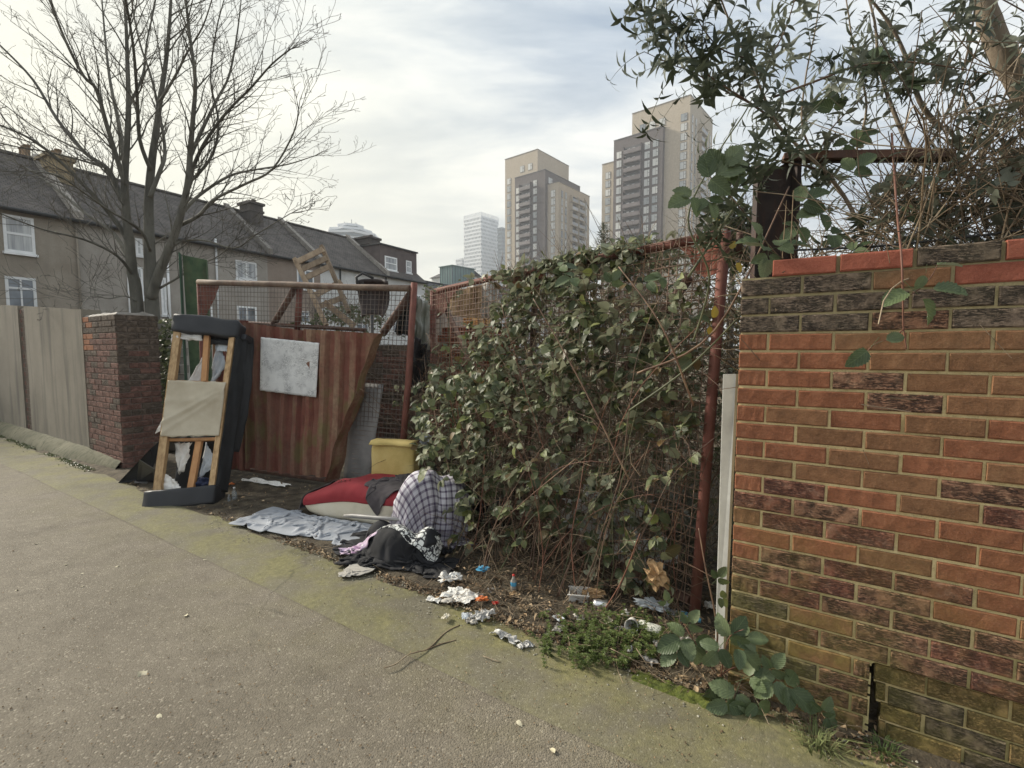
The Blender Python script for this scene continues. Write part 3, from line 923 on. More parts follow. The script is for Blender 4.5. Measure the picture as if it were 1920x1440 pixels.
# mortar core: a grid face that wanders a little, left out where the hole is
def core():
    mb = MB()
    nu, nv = 210, 190
    fv = []
    for j in range(nv + 1):
        for i in range(nu + 1):
            s_ = 0.003 + (WL - 0.006) * i / nu
            z = (WTOP + 0.0) * j / nv
            p = W0 + U * s_ + V((0, 0, z))
            if s_ > S_CR + 0.005 and z < WTOP - 20 * 0.075 - 0.004: p = p + NIN * 0.016
            d = -0.0012 + 0.0012 * (1 + nz(p, 22)) + 0.0015 * nz(p, 70, 4)
            fv.append(p + NIN * d)
    fs = []
    for j in range(nv):
        for i in range(nu):
            sc_ = 0.003 + (WL - 0.006) * (i + 0.5) / nu
            z = WTOP * (j + 0.5) / nv
            c = S_CR + 0.008 + 0.010 * nz((0, 0, z), 24)
            gz_ = 0.012 if z > 0.225 else 0.018 if z > 0.150 else 0.040 if z > 0.02 else 0.0
            inhole = z < 0.305 and S_CR - 0.004 - 0.008 * nz((1, 0, z), 30) < sc_ < S_CR + gz_ + 0.006 * nz((5, 0, z), 30) and gz_ > 0
            if not inhole:
                fs.append((j * (nu + 1) + i, j * (nu + 1) + i + 1, (j + 1) * (nu + 1) + i + 1, (j + 1) * (nu + 1) + i))
    mb.add(fv, fs, 0, True)
    A = W0 + NIN * 0.03
    Mx = fr(A, U, NIN, V((0, 0, 1)))
    mb.box((0.003, 0.04, 0), (S_CR - 0.03, 0.205, WTOP + 0.0), Mx)
    mb.box((S_CR + 0.10, 0.04, 0), (WL, 0.205, WTOP + 0.0), Mx)
    mb.box((S_CR - 0.0299, 0.04, 0.40), (S_CR + 0.0999, 0.205, WTOP + 0.0), Mx)
    mb.box((0.003, -0.029, WTOP + 0.0001), (WL, 0.18, WTOP + 0.004), Mx)
    mb.box((0.118, -0.026, WTOP + 0.0045), (WL, 0.18, WTOP + 0.066), Mx)
    # end return of the wall
    mb.add([Mx @ V(p) for p in ((0.003, -0.028, 0), (0.003, 0.04, 0), (0.003, 0.04, WTOP), (0.003, -0.028, WTOP))], [(0, 1, 2, 3)])
    mb.build('mortar', M['mortar'], wall)
    mb = MB(); mb.box((S_CR - 0.0295, 0.06, 0), (S_CR + 0.0995, 0.2, 0.398), Mx); mb.build('hole_shade_fill', M['soil'], wall)  # dark soil-coloured box stands in for the shade inside the hole


core()
# ---- left boundary: brick pier, concrete panel wall, plinth
PC = V((-4.88, 5.99, 0))       # pier corner on the frontage
PTOP = P(222, 588, 6.0).z
pier = thing('brick_pier', 'dark brick pier with a crumbling flat top at the left gate opening', 'pier', PC)
PF = 1.13
ncp = int(PTOP / 0.075)
for r in range(ncp):
    z = PTOP - (r + 1) * 0.075
    s = 0.0
    first = True
    while s < PF - 0.02:          # street face, bricks counted away from the corner
        L = 0.1025 if (first and r % 2) else 0.215
        L = min(L, PF - s)
        if L < 0.03: break
        kind = 'pier_brick' if rb.random() < 0.8 else 'pier_dark'
        if r < 3: kind = 'pier_dark' if s < 0.7 else rb.choice(['pier_dark', 'pier_orange'])
        if 3 <= r < 6 and s > 0.75: kind = 'pier_orange'
        lay(pier, kind, PC - U * (s + L) + V((0, 0, z)), U, round(L, 3), proud=0.004 + rb.uniform(-0.001, 0.002))
        s += L + 0.010
        first = False
    s = 0.0
    first = True
    while s < 0.44:               # gate side face
        L = 0.1025 if (first and not r % 2) else 0.215
        L = min(L, 0.45 - s)
        if L < 0.03: break
        kind = 'pier_dark' if (r < 6 or rb.random() < 0.35) else 'pier_brick'
        lay(pier, kind, PC + NIN * (s + 0.001) + V((0, 0, z)), NIN, round(L, 3), proud=0.004 + rb.uniform(-0.001, 0.002))
        s += L + 0.010
        first = False
mb = MB()
Mx = fr(PC, -U, NIN, V((0, 0, 1)))
mb.box((0.003, 0.003, 0), (PF, 0.447, PTOP - 0.004), Mx)
mb.build('mortar', M['mortar_pier'], pier)
mb = MB()       # broken mortar flaunching on the top
def flf(a, b):
    p = PC - U * (PF * a) + NIN * (0.45 * b)
    h = 0.015 + 0.03 * max(0, nz(p, 6, 3)) + 0.03 * max(0, nz(p, 15, 9))
    if a in (0, 1) or b in (0, 1): h = -0.01
    return V((p.x, p.y, PTOP + h))
grid(28, 12, flf, mb, 0, False)
mb.build('broken_capping', M['coping'], pier)

pw = thing('panel_wall', 'stained concrete panel wall running away along the left side of the pavement', 'wall', PC - U * 1.13)
WH0 = P(160, 580, 6.62).z
WH1 = P(0, 571, 8.9).z
Lw = 12.0
def ptop(s):
    return WH0 + (WH1 - WH0) * (s / 4.26)
Mx = fr(PC - U * 1.13, -U, NIN, V((0, 0, 1)))
def panel(s0, s1, name, mat, y0=-0.012, zb=0.16):
    mb = MB()
    n = max(2, int((s1 - s0) / 0.2))
    def f(a, b):
        s_ = s0 + (s1 - s0) * a
        z = zb + (ptop(s_) - zb) * b
        return Mx @ V((s_, y0 + 0.006 * nz((s_, 0, z), 1.5), z))
    grid(n, 8, f, mb)
    vs = [Mx @ V(p) for p in ((s0, y0, zb), (s1, y0, zb), (s1, y0, ptop(s1)), (s0, y0, ptop(s0)), (s0, 0.2, zb), (s1, 0.2, zb), (s1, 0.2, ptop(s1)), (s0, 0.2, ptop(s0)))]
    mb.add(vs, [(0, 4, 7, 3), (1, 2, 6, 5), (3, 7, 6, 2), (4, 5, 6, 7)])
    mb.build(name, mat, pw)
s_a = 2.62; s_b = 2.95
panel(0.0, s_a, 'concrete_panel', M['concrete_panel'])
panel(s_b, 6.2, 'concrete_panel', M['concrete_panel'])
panel(6.24, 9.2, 'concrete_panel', M['concrete_panel'])
panel(9.24, 12, 'concrete_panel', M['concrete_panel'])
# the narrow strip of bare bricks between two panels
for r in range(28):
    z = 0.17 + r * 0.075
    if z > ptop(s_a) - 0.07: break
    L = s_b - s_a - 0.014
    if r % 2:
        lay(pw, 'pier_dark', PC - U * (1.13 + s_b - 0.007) + V((0, 0, z)), U, round(L, 3), proud=-0.008)
    else:
        lay(pw, 'pier_brick', PC - U * (1.13 + s_b - 0.007) + V((0, 0, z)), U, 0.1025, proud=-0.008)
        lay(pw, 'pier_dark', PC - U * (1.13 + s_b - 0.12) + V((0, 0, z)), U, round(L - 0.113, 3), proud=-0.008)
mb = MB()
mb.box((s_a + 0.002, 0.012, 0.15), (s_b - 0.002, 0.19, ptop(s_a) - 0.03), Mx)
mb.build('mortar', M['mortar_pier'], pw)
mb = MB()
def plf(a, b):
    s_ = -1.10 + 12.9 * a
    prof = [(-0.20, -0.02), (-0.17, 0.05), (-0.12, 0.10), (-0.06, 0.15), (-0.005, 0.17)]
    i = min(4, int(round(b * 4)))
    y, z = prof[i]
    k_ = max(0.0, min(1.0, (s_ + 0.9) / 1.1)); y, z = y * (0.45 + 0.55 * k_) - 0.01 * (1 - k_), z * (0.7 + 0.3 * k_)
    return Mx @ V((s_, y + 0.02 * nz((s_, i, 0), 3), z + (0.02 * nz((s_, i, 5), 4) if i else 0)))
grid(110, 4, plf, mb)
mb.build('plinth', M['plinth'], pw)

# ------------------------------------------------------------------ gates
def bil(c, u, v):           # c = BL, BR, TL, TR
    return (c[0] * (1 - u) + c[1] * u) * (1 - v) + (c[2] * (1 - u) + c[3] * u) * v


def pnorm(c):
    n = (c[1] - c[0]).cross(c[2] - c[0]).normalized()
    return n if n.y < 0 else -n


# right gate (swung inwards, leaning): corners
gTR = P(1360, 434, 2.74)
gBR = G(1300, 1168)
gTL = P(812, 546, 5.35)
gBL = V((gTL.x - 0.03, gTL.y, 0.05))
GR = (gBL, gBR, gTL, gTR)
NR = pnorm(GR)
rg = thing('mesh_gate', 'rusty red steel mesh gate with square wires smothered in bramble', 'gate', gBR)


def bar(root, name, pts, r, mat, k=10):
    mb = MB()
    mb.tube(pts, r, k)
    return mb.build(name, mat, root)


def wobble(a, b, n, amp, seed):
    return [a.lerp(b, i / n) + V((nz((i, seed, 0), 0.37), nz((i, seed, 5), 0.37), nz((i, seed, 9), 0.37))) * amp for i in range(n + 1)]


bar(rg, 'gate_post', [gBR - V((0, 0, 0.05)), bil(GR, 1, 0.5), gTR], 0.030, M['rust_tube'], 12)
bar(rg, 'gate_post', [gBL - V((0, 0, 0.05)), gTL], 0.032, M['rust_tube'])
bar(rg, 'top_rail', wobble(gTL, gTR, 10, 0.02, 3), 0.027, M['rust_tube'])
bar(rg, 'bottom_rail', [bil(GR, 0.01, 0.05), bil(GR, 0.99, 0.05)], 0.025, M['rust_dark'])
back = -NR * 0.05
bar(rg, 'brace', [bil(GR, 0.93, 0.90) + back, bil(GR, 0.62, 0.30) + back], 0.030, M['rust_dark'])
bar(rg, 'brace', [bil(GR, 0.50, 0.97) + back, bil(GR, 0.50, 0.05) + back], 0.028, M['rust_dark'])
bar(rg, 'brace', [bil(GR, 0.06, 0.90) + back, bil(GR, 0.42, 0.30) + back], 0.028, M['rust_dark'])
nvw = int((gTR - gTL).length / 0.052)
for i in range(1, nvw):
    u = i / nvw
    # the perspective of a plane is even in world space: wires are evenly spaced
    j_ = 0.003
    bar(rg, 'wire', [bil(GR, u + random.uniform(-j_, j_), v) + NR * 0.032 + NR * 0.014 * nz((u * 9, v * 7, 0), 1.0) for v in (0.03, 0.35, 0.7, 1.0)], 0.0030, M['wire'], 4)
nhw = int(2.15 / 0.052)
for i in range(1, nhw + 1):
    v = i / nhw
    bar(rg, 'wire', [bil(GR, u, v + random.uniform(-0.001, 0.001)) + NR * 0.036 + NR * 0.014 * nz((u * 9, v * 7, 0), 1.0) for u in (0.0, 0.25, 0.5, 0.75, 0.9, 1.0)], 0.0030, M['wire'], 4)


def onbil(c, n, x, y, off=0.0):      # point of the bowed gate surface seen at a pixel
    u, v = 0.5, 0.5
    for _ in range(14):
        a, b = proj(bil(c, u, v) + n * off)
        e = 1e-3
        au, bu_ = proj(bil(c, u + e, v) + n * off); av, bv = proj(bil(c, u, v + e) + n * off)
        j00, j01, j10, j11 = (au - a) / e, (av - a) / e, (bu_ - b) / e, (bv - b) / e
        dt_ = j00 * j11 - j01 * j10
        dx_, dy_ = x - a, y - b
        u += max(-.3, min(.3, (dx_ * j11 - dy_ * j01) / dt_)); v += max(-.3, min(.3, (dy_ * j00 - dx_ * j10) / dt_))
    return bil(c, u, v) + n * off


def plate(root, pxs, p0, n, mat, off, th=0.006, name='corner_plate'):
    mb = MB()
    mb.slab([onbil(GR, n, x, y, off) for x, y in pxs], -n * th)
    return mb.build(name, mat, root)


plate(rg, [(1262, 456), (1350, 434), (1343, 512), (1322, 520), (1306, 512), (1290, 478)], gTR, NR, M['rust_plate'], 0.0, name='gusset_plate')
plate(rg, [(935, 523), (1022, 503), (1019, 535), (1004, 552), (990, 560), (968, 545)], gTR, NR, M['rust_plate'], 0.0, name='gusset_plate')
plate(rg, [(815, 548), (862, 538), (846, 556), (834, 585), (818, 598)], gTR, NR, M['rust_tube'], 0.0, name='gusset_plate')
# hinge bracket between the gate and its stanchion
mb = MB()
mb.tube([gTR + V((0.03, 0, -0.06)), gTR + V((0.17, 0.05, -0.03))], 0.012, 6)
mb.tube([gTR + V((0.09, 0.02, -0.12)), gTR + V((0.09, 0.02, 0.0))], 0.018, 8)
mb.build('hinge', M['rust_dark'], rg)

# left gate
lTL = P(372, 529, 5.95); lTR = P(777, 536, 4.92)
lBR = V((G(748, 935).x, G(748, 935).y, 0.06))
lBL = V((lTL.x, lTL.y, 0.06))
GL = (lBL, lBR, lTL, lTR)
NL = pnorm(GL)
lg = thing('clad_gate', 'steel gate clad in rusty red and brown corrugated sheet beside the upended sofa', 'gate', lBL)
bar(lg, 'gate_post', [lBR, bil(GL, 1, 0.55) + V((0.012, 0, 0)), lTR + V((0, 0, 0.03))], 0.034, M['rust_tube'], 12)
bar(lg, 'gate_post', [lBL, lTL], 0.022, M['rust_tube'])
bar(lg, 'top_rail', wobble(lTL, bil(GL, 0.985, 0.985), 8, 0.012, 8), 0.034, M['rail_worn'])
bar(lg, 'middle_rail', [bil(GL, 0.0, 0.80) + NL * -0.05, bil(GL, 0.80, 0.78) + NL * -0.05], 0.022, M['rust_dark'])
bk = NL * -0.05
def onl(x, y, off=0.0):
    return onbil(GL, NL, x, y, off)
bar(lg, 'brace', [onl(548, 536) + bk, onl(500, 618) + bk], 0.036, M['rust_dark'])
bar(lg, 'brace', [onl(556, 536) + bk, onl(550, 625) + bk], 0.034, M['rust_tube'])
bar(lg, 'brace', [onl(768, 545) + bk, onl(712, 625) + bk], 0.040, M['rust_dark'])
n_ = int((lTR - lTL).length / 0.050)
for i in range(1, n_):
    u = i / n_
    vlo = 0.745 if u < 0.80 else 0.03
    bar(lg, 'wire', [bil(GL, u + random.uniform(-0.002, 0.002), v) + NL * 0.012 for v in (vlo, 0.9, 1.0)], 0.0028, M['wire_pale'], 4)
nh = int(2.1 / 0.050)
for i in range(1, nh + 1):
    v = i / nh
    ulo = 0.0 if v > 0.745 else 0.79
    pts = [bil(GL, ulo + (1 - ulo) * q, v + random.uniform(-0.0012, 0.0012)) + NL * 0.016 for q in (0, 0.3, 0.6, 0.8, 1.0)]
    bar(lg, 'wire', pts, 0.0028, M['wire_pale'], 4)
mb = MB()
mb.slab([onl(376, 532, 0.0), onl(412, 532, 0.0), onl(402, 560, 0.0), onl(378, 606, 0.0)], -NL * 0.005)
mb.build('gusset_plate', M['rust_tube'], lg)

# corrugated cladding: box-rib profile, dented; the right-hand edge is torn loose and curls forward
def corr_sheet(u0, u1, vtop, vbot, mat, name, off=0.035, torn=False, seed=0, per=0.19):
    W = (lBR - lBL).length * (u1 - u0)
    nr = int(W / per * 8)
    nv = 26
    ribs = []
    def f(a, b):
        v = vbot + (vtop(a) - vbot) * b if callable(vtop) else vbot + (vtop - vbot) * b
        uu = u0 + (u1 - u0) * a
        x = a * W
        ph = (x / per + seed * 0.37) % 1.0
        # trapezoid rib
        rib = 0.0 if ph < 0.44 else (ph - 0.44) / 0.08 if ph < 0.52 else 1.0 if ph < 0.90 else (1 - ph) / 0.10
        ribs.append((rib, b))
        d = off + 0.046 * rib
        d += 0.030 * nz((x * 1.2, v * 3, seed), 1.0) + 0.016 * nz((x * 6, v * 11, seed), 1.0) * (1 if rib < .5 else .6)
        if torn:
            low = 1 - max(0.0, min(1.0, b))
            ue = u1 - (0.165 * low ** 0.9 + 0.004 * math.sin(low * 11) + 0.003 * math.sin(low * 27))
            d += 0.05 * low * max(0.0, (a - 0.6) / 0.4)
            if uu > ue - 0.02:          # past this line the sheet is folded forward and torn away
                ex = min(uu - (ue - 0.02), 0.034)
                d += ex * 3.0 * 0.95
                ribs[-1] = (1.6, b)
                uu = (ue - 0.02) + ex * (0.15 - 0.5 * low)
        if b > 0.93: d += (b - 0.93) * 0.35 * nz((x * 8, 0, seed), 1.0)
        return bil(GL, uu, v) + NL * d
    mb = grid(nr, nv, f, smooth=False)
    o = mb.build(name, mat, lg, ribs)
    solid(o, 0.002)
    return o


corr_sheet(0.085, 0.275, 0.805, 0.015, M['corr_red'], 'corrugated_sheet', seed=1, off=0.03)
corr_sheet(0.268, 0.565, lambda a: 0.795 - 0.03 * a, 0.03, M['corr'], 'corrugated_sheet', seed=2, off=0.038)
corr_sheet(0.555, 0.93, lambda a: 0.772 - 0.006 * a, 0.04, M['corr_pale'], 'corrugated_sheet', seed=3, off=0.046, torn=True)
# plain grey sheet exposed where the corrugated one has curled away
mb = MB()
def gsf(a, b):
    p = bil(GL, 0.75 + 0.125 * a + 0.03 * b, 0.02 + 0.50 * b)
    return p + NL * (0.004 + 0.008 * math.sin(b * 5) + 0.01 * a)
grid(6, 10, gsf, mb)
o = mb.build('plain_sheet', M['galv'], lg); solid(o, 0.003)
# bottom rail, rusty, with the pale debris showing under it
bar(lg, 'bottom_rail', [bil(GL, 0.05, 0.01) + bk * 0.5, bil(GL, 0.99, 0.01) + bk * 0.5], 0.025, M['rust_dark'])
# weathered blank board
mb = MB()
bc = [onl(487, 732, 0.10), onl(592, 745, 0.10), onl(489, 632, 0.10), onl(598, 643, 0.10)]
def bdf(a, b):
    p = bil(bc, a, b) + NL * 0.008 * math.sin(a * 3.1)
    if b == 1: p += V((0, 0, 0.006 * nz((a * 20, 0, 0), 1)))
    if a == 1: p += V((0.005 * nz((0, b * 20, 3), 1), 0, 0))
    if b == 0: p += V((0, 0, 0.008 * nz((a * 17, 2, 0), 1)))
    return p
grid(24, 24, bdf, mb, 0, True)
o = mb.build('blank_board', M['board'], lg); solid(o, 0.008, -1)
o['label'] = 'scratched white blank board'

# green steel post behind the pier
gp = thing('green_post', 'green painted steel gate post standing behind the brick pier', 'post', V((-4.5, 6.45, 0)))
def onY(x, y, Y): return P(x, y, Y)
mb = MB()
a0 = P(342, 478, 6.5); a1 = P(386, 484, 6.62)
topz = a0.z
b0 = V((a0.x + 0.05, a0.y, -0.05)); b1 = V((a1.x + 0.02, a1.y, -0.05))
e = (a1 - a0).normalized(); nb = V((-e.y, e.x, 0)).normalized()
mb.slab([b0, b1, V((a1.x, a1.y, topz - 0.04)), V((a0.x, a0.y, topz))], nb * 0.012)
mb.build('post_web', M['green_paint'], gp)
mb = MB()
mb.box((-0.07, -0.09, -0.05), (-0.058, 0.10, topz + 0.01), fr(V((a0.x + 0.045, a0.y, 0)), e, nb, V((0, 0, 1))))
mb.build('post_flange', M['green_dark'], gp)
mb = MB()
mb.box((-0.006, -0.07, -0.05), (0.006, 0.08, topz - 0.05), fr(V((a1.x + 0.01, a1.y, 0)), e, nb, V((0, 0, 1))))
mb.build('post_flange', M['green_paint'], gp)

# grey-white post between the gate and the brick wall
wp = thing('white_board', 'grey white upright board wedged between gate and brick wall', 'board', G(1360, 1180))
mb = MB()
tA = P(1357, 702, 2.30); tB = P(1381, 702, 2.26)
mb.slab([V((tA.x + 0.002, tA.y, 0.0)), V((tB.x - 0.016, tB.y, 0.0)), tB, tA], V((0.01, 0.03, 0)))
mb.build('board_face', M['white_post'], wp)
mb = MB()
mb.slab([V((tB.x - 0.026, tB.y - 0.012, 0.0)), V((tB.x - 0.014, tB.y - 0.012, 0.0)), tB + V((0.004, -0.012, 0.002)), tB + V((-0.008, -0.012, 0.002))], V((0.004, 0.011, 0)))
mb.build('board_edge', M['galv'], wp)

# dark rolled-steel stanchion and beam above the brick wall
st = thing('steel_stanchion', 'dark rusty channel stanchion with a torn top behind the brick wall', 'steel column', V((1.4, 2.6, 0)))
mb = MB()
Yb = 2.62
q = [P(1409, 522, Yb), P(1474, 522, Yb), P(1484, 298, Yb), P(1462, 312, Yb), P(1420, 318, Yb), P(1416, 311, Yb)]
q = [V((q[0].x, q[0].y, 0)), V((q[1].x, q[1].y, 0))] + q[1:]
mb.slab([V((q[0].x, q[0].y, 0)), V((q[1].x + .012, q[1].y, 0)), P(1489, 297, Yb), q[3], q[4], q[5], P(1417, 320, Yb)], V((0, 0.012, 0)))
mb.build('web', M['steel_dark'], st)
mb = MB()
mb.slab([V((q[0].x, Yb - 0.001, 0)), V((q[0].x - 0.012, Yb - 0.001, 0)), P(1413, 312, Yb), P(1418, 308, Yb)], V((0, -0.05, 0)))
mb.slab([V((q[1].x, Yb - 0.001, 0)), V((q[1].x + 0.02, Yb - 0.001, 0)), P(1494, 290, Yb), P(1486, 290, Yb)], V((0, -0.05, 0)))
mb.build('flange', M['steel_dark'], st)
bmx = thing('steel_beam', 'rusty dark steel beam running level above the brick wall behind the branches', 'beam', P(1480, 295, 2.6))
mb = MB()
A_ = P(1468, 300, 2.60); B_ = P(1785, 297, 2.35)
d_ = (B_ - A_).normalized(); up_ = V((0, 0, 1)); s_ = d_.cross(up_).normalized()
mb.box((0, -0.04, -0.005), ((B_ - A_).length, 0.04, 0.022), fr(A_, d_, s_, up_))
mb.box((0.01, 0.03, 0.0222), ((B_ - A_).length, 0.04, 0.032), fr(A_, d_, s_, up_))
mb.build('flange', M['rust_dark'], bmx)
mb = MB()
mb.box((0, -0.004, -0.012), ((B_ - A_).length, 0.004, -0.0052), fr(A_, d_, s_, up_))
mb.build('web', M['steel_dark'], bmx)

# ------------------------------------------------------------------ terrace of houses, seen from behind
F0 = V((-18.0, 17.0, 0))
FT = V((0.5017, 0.865, 0)).normalized()      # along the terrace, away from the camera
FN = V((0.865, -0.5017, 0)).normalized()     # outward, towards the road
EAVE = 6.6
RIDGE = 9.35
RUN = 3.6


def fs_(px, py):         # pixel -> (distance along the facade, height)
    p = onpl(px, py, F0, FN)
    return (p - F0).dot(FT), p.z


def FM(root=None):
    return fr(F0, FT, -FN, V((0, 0, 1)))       # x along, y into the house, z up


FMx = FM()


def window(root, x0, y0, x1, y1, style='sash', plane=None, glass='glass', Mx=None, y=0.0):
    """window from its pixel corners on the facade: frame proud, panes set back, sill"""
    if Mx is None:
        Mx = FMx
    sA, zA = x0, y0
    sB, zB = x1, y1
    w_, h_ = sB - sA, zB - zA
    mb = MB()
    t = 0.085
    def bx(a, b, c, d, y0_=-0.03, y1_=0.05):
        mb.box((sA + a * w_, y + y0_, zA + b * h_), (sA + c * w_, y + y1_, zA + d * h_), Mx)
    tx, tz = t / w_, t / h_
    bx(0, 0, tx, 1); bx(1 - tx, 0, 1, 1); bx(tx, 0, 1 - tx, tz); bx(tx, 1 - tx * 0 - tz, 1 - tx, 1)
    mids = {'sash': [(tx, .48, 1 - tx, .54)], 'grid': [(tx, .63, 1 - tx, .69), (.47, tz, .53, 1 - tz)], 'double': [(.46, tz, .54, 1 - tz)], 'single': []}[style]
    for mm in mids:
        bx(*mm, y0_=-0.025, y1_=0.04)
    wo_ = mb.build('window', M['pvc'], root)
    mb = MB()
    mb.box((sA + t * 0.9, y - 0.004, zA + t * 0.9), (sB - t * 0.9, y + 0.03, zB - t * 0.9), Mx)
    mb.build('pane', M[glass], wo_)
    mb = MB()
    mb.box((sA - 0.05, y - 0.10, zA - 0.09), (sB + 0.05, y - 0.001, zA - 0.001), Mx)
    mb.build('sill', M['pvc'], wo_)
    return wo_


def winpx(root, a, b, c, d, **k):
    s0, z1 = fs_(a, b)
    s1, _ = fs_(c, (b + d) / 2)
    z0 = fs_(a, d)[1]
    return window(root, s0, z0, s1, z1, **k)


def house(s0, s1, wall_mat, label, ridge=RIDGE, eave=EAVE, roofm='roof', parapet=True, Mx=None, depth=None, zb=0.0):
    Mx = Mx or FMx
    root = thing('terraced_house', label, 'house', Mx @ V(((s0 + s1) / 2, 0, 0)), 'row of terraced houses beyond the yard')
    mb = MB()
    D = depth or RUN * 2
    s1_ = s1 - 0.004
    mb.add([Mx @ V(p) for p in ((s0, 0, zb), (s1_, 0, zb), (s1_, 0, eave), (s0, 0, eave), (s0, D, zb), (s1_, D, zb), (s1_, D, eave), (s0, D, eave), (s0, D / 2, ridge - 0.08), (s1_, D / 2, ridge - 0.08))],
           [(0, 1, 2, 3), (5, 4, 7, 6), (0, 3, 8, 7, 4), (1, 5, 6, 9, 2)])
    mb.build('wall', wall_mat, root)
    mb = MB()
    uv = []
    o_ = 0.25
    dz = (ridge - eave) / (D / 2) * o_
    sl = math.hypot(D / 2 + o_, ridge - eave + dz)
    top = [V((s0, -o_, eave - dz + 0.06)), V((s1_, -o_, eave - dz + 0.06)), V((s1_, D / 2, ridge + 0.06)), V((s0, D / 2, ridge + 0.06)), V((s1_, D + o_, eave - dz + 0.06)), V((s0, D + o_, eave - dz + 0.06))]
    bot = [p - V((0, 0, 0.12)) for p in top]
    vs = [Mx @ p for p in top + bot]
    mb.add(vs, [(0, 1, 2, 3), (3, 2, 4, 5), (6, 9, 8, 7), (9, 11, 10, 8), (0, 6, 7, 1), (4, 10, 11, 5), (0, 3, 9, 6), (3, 5, 11, 9), (1, 7, 8, 2), (2, 8, 10, 4)])
    uvs = [(s0, 0), (s1_, 0), (s1_, sl), (s0, sl), (s1_, 0), (s0, 0)] * 2
    rf = mb.build('roof', M[roofm], root, uvs)
    mb = MB()     # ridge tiles
    n = max(2, int((s1 - s0) / 0.45))
    for i in range(n):
        a = s0 + (s1_ - s0) * i / n
        b = s0 + (s1_ - s0) * (i + 1) / n - 0.02
        mb.tube([Mx @ V((a, D / 2, ridge + 0.06)), Mx @ V((b, D / 2, ridge + 0.06))], 0.11, 6, smooth=False)
    mb.build('ridge_tiles', M[roofm], rf)
    mb = MB()
    mb.tube([Mx @ V((s0, -o_ - 0.05, eave - dz + 0.02)), Mx @ V((s1_, -o_ - 0.05, eave - dz + 0.02))], 0.06, 6)
    mb.build('gutter', M['black_pipe'], root)
    if parapet:    # party wall upstand with coping, on the near side
        mb = MB()
        for (ya, za, yb, zb_) in ((-0.30, eave - 0.12, D / 2, ridge + 0.02),):
            mb.add([Mx @ V(p) for p in ((s0 - 0.13, ya, za), (s0 + 0.13, ya, za), (s0 + 0.13, yb, zb_), (s0 - 0.13, yb, zb_), (s0 - 0.13, ya, za + 0.30), (s0 + 0.13, ya, za + 0.30), (s0 + 0.13, yb, zb_ + 0.30), (s0 - 0.13, yb, zb_ + 0.30))],
                   [(0, 3, 2, 1), (4, 5, 6, 7), (0, 1, 5, 4), (1, 2, 6, 5), (2, 3, 7, 6), (3, 0, 4, 7)])
        mb.build('party_parapet', M['coping'], root)
    return root


def downpipe(root, px, py0, py1, mat, r=0.05):
    s, z1 = fs_(px, py0); z0 = fs_(px, py1)[1]
    mb = MB()
    mb.tube([FMx @ V((s, -0.08, max(0, z0))), FMx @ V((s, -0.08, z1))], r, 6)
    mb.build('downpipe', M[mat], root)


def chimney(root, s, y, w_, d_, z0, z1, mat, pots, potmat='pot', ph=0.45):
    mb = MB()
    mb.box((s - w_ / 2, y - d_ / 2, z0), (s + w_ / 2, y + d_ / 2, z1), FMx)
    mb.box((s - w_ / 2 - 0.05, y - d_ / 2 - 0.05, z1 - 0.42), (s + w_ / 2 + 0.05, y + d_ / 2 + 0.05, z1 - 0.30), FMx)
    mb.box((s - w_ / 2 - 0.09, y - d_ / 2 - 0.09, z1 + 0.001), (s + w_ / 2 + 0.09, y + d_ / 2 + 0.09, z1 + 0.13), FMx)
    c = mb.build('chimney', mat, root)
    for i in range(pots):
        mb = MB()
        yy = y - d_ / 2 + d_ * (i + 0.5) / pots
        Mq = Matrix.Translation(FMx @ V((s, yy, z1 + 0.12)))
        mb.lathe([(0.13, 0), (0.13, 0.05), (0.10, 0.08), (0.10, ph - 0.06), (0.13, ph - 0.05), (0.13, ph), (0.08, ph), (0.08, 0.1)], Mq, 10)
        mb.build('chimney_pot', M[potmat], c)


sA = fs_(143, 410)[0]; sB = fs_(501, 480)[0]; sC = fs_(600, 500)[0]; sD = fs_(722, 527)[0]; sE = fs_(797, 545)[0]
sLast = sE
hA = house(sA - 8.5, sA, M['house_brown'], 'brown rendered end house at the far left of the terrace with yellow chimney', parapet=False)
hB = house(sA, sB, M['house_grey'], 'grey pebbledash terraced house behind the bare tree with dark chimney')
hC = house(sB, sC, M['house_pink'], 'pinkish terraced house behind the clad gate and pallet frame')
hD = house(sC, sD, M['house_white'], 'white rendered terraced house with plain slate roof and black downpipe')
hE = house(sD, sE, M['house_white'], 'white rendered end terrace house with boxy brick dormer on its roof')
winpx(hA, 3, 400, 64, 470, style='sash', glass='glass_curtain')
winpx(hA, 8, 517, 68, 580, style='grid')
winpx(hB, 253, 446, 267, 478, style='sash', glass='glass_curtain')
winpx(hB, 254, 500, 268, 560, style='grid')
winpx(hB, 300, 520, 312, 590, style='double')
winpx(hB, 441, 487, 481, 522, style='double', glass='glass_curtain')
winpx(hB, 444, 573, 481, 606, style='double')
winpx(hB, 378, 574, 398, 600, style='grid')
winpx(hC, 556, 503, 588, 540, style='double')
winpx(hC, 562, 583, 580, 606, style='grid')
winpx(hE, 779, 552, 789, 574, style='double')
winpx(hD, 668, 600, 690, 622, style='grid')
winpx(hE, 735, 603, 748, 622, style='grid')
downpipe(hB, 402, 448, 640, 'pvc')
downpipe(hB, 311, 470, 640, 'pvc')
downpipe(hA, 140, 410, 640, 'house_brown', 0.04)
downpipe(hB, 235, 450, 640, 'pvc', 0.05)
downpipe(hC, 590, 560, 640, 'black_pipe')
downpipe(hD, 636, 497, 640, 'black_pipe')
downpipe(hD, 722, 516, 560, 'black_pipe')


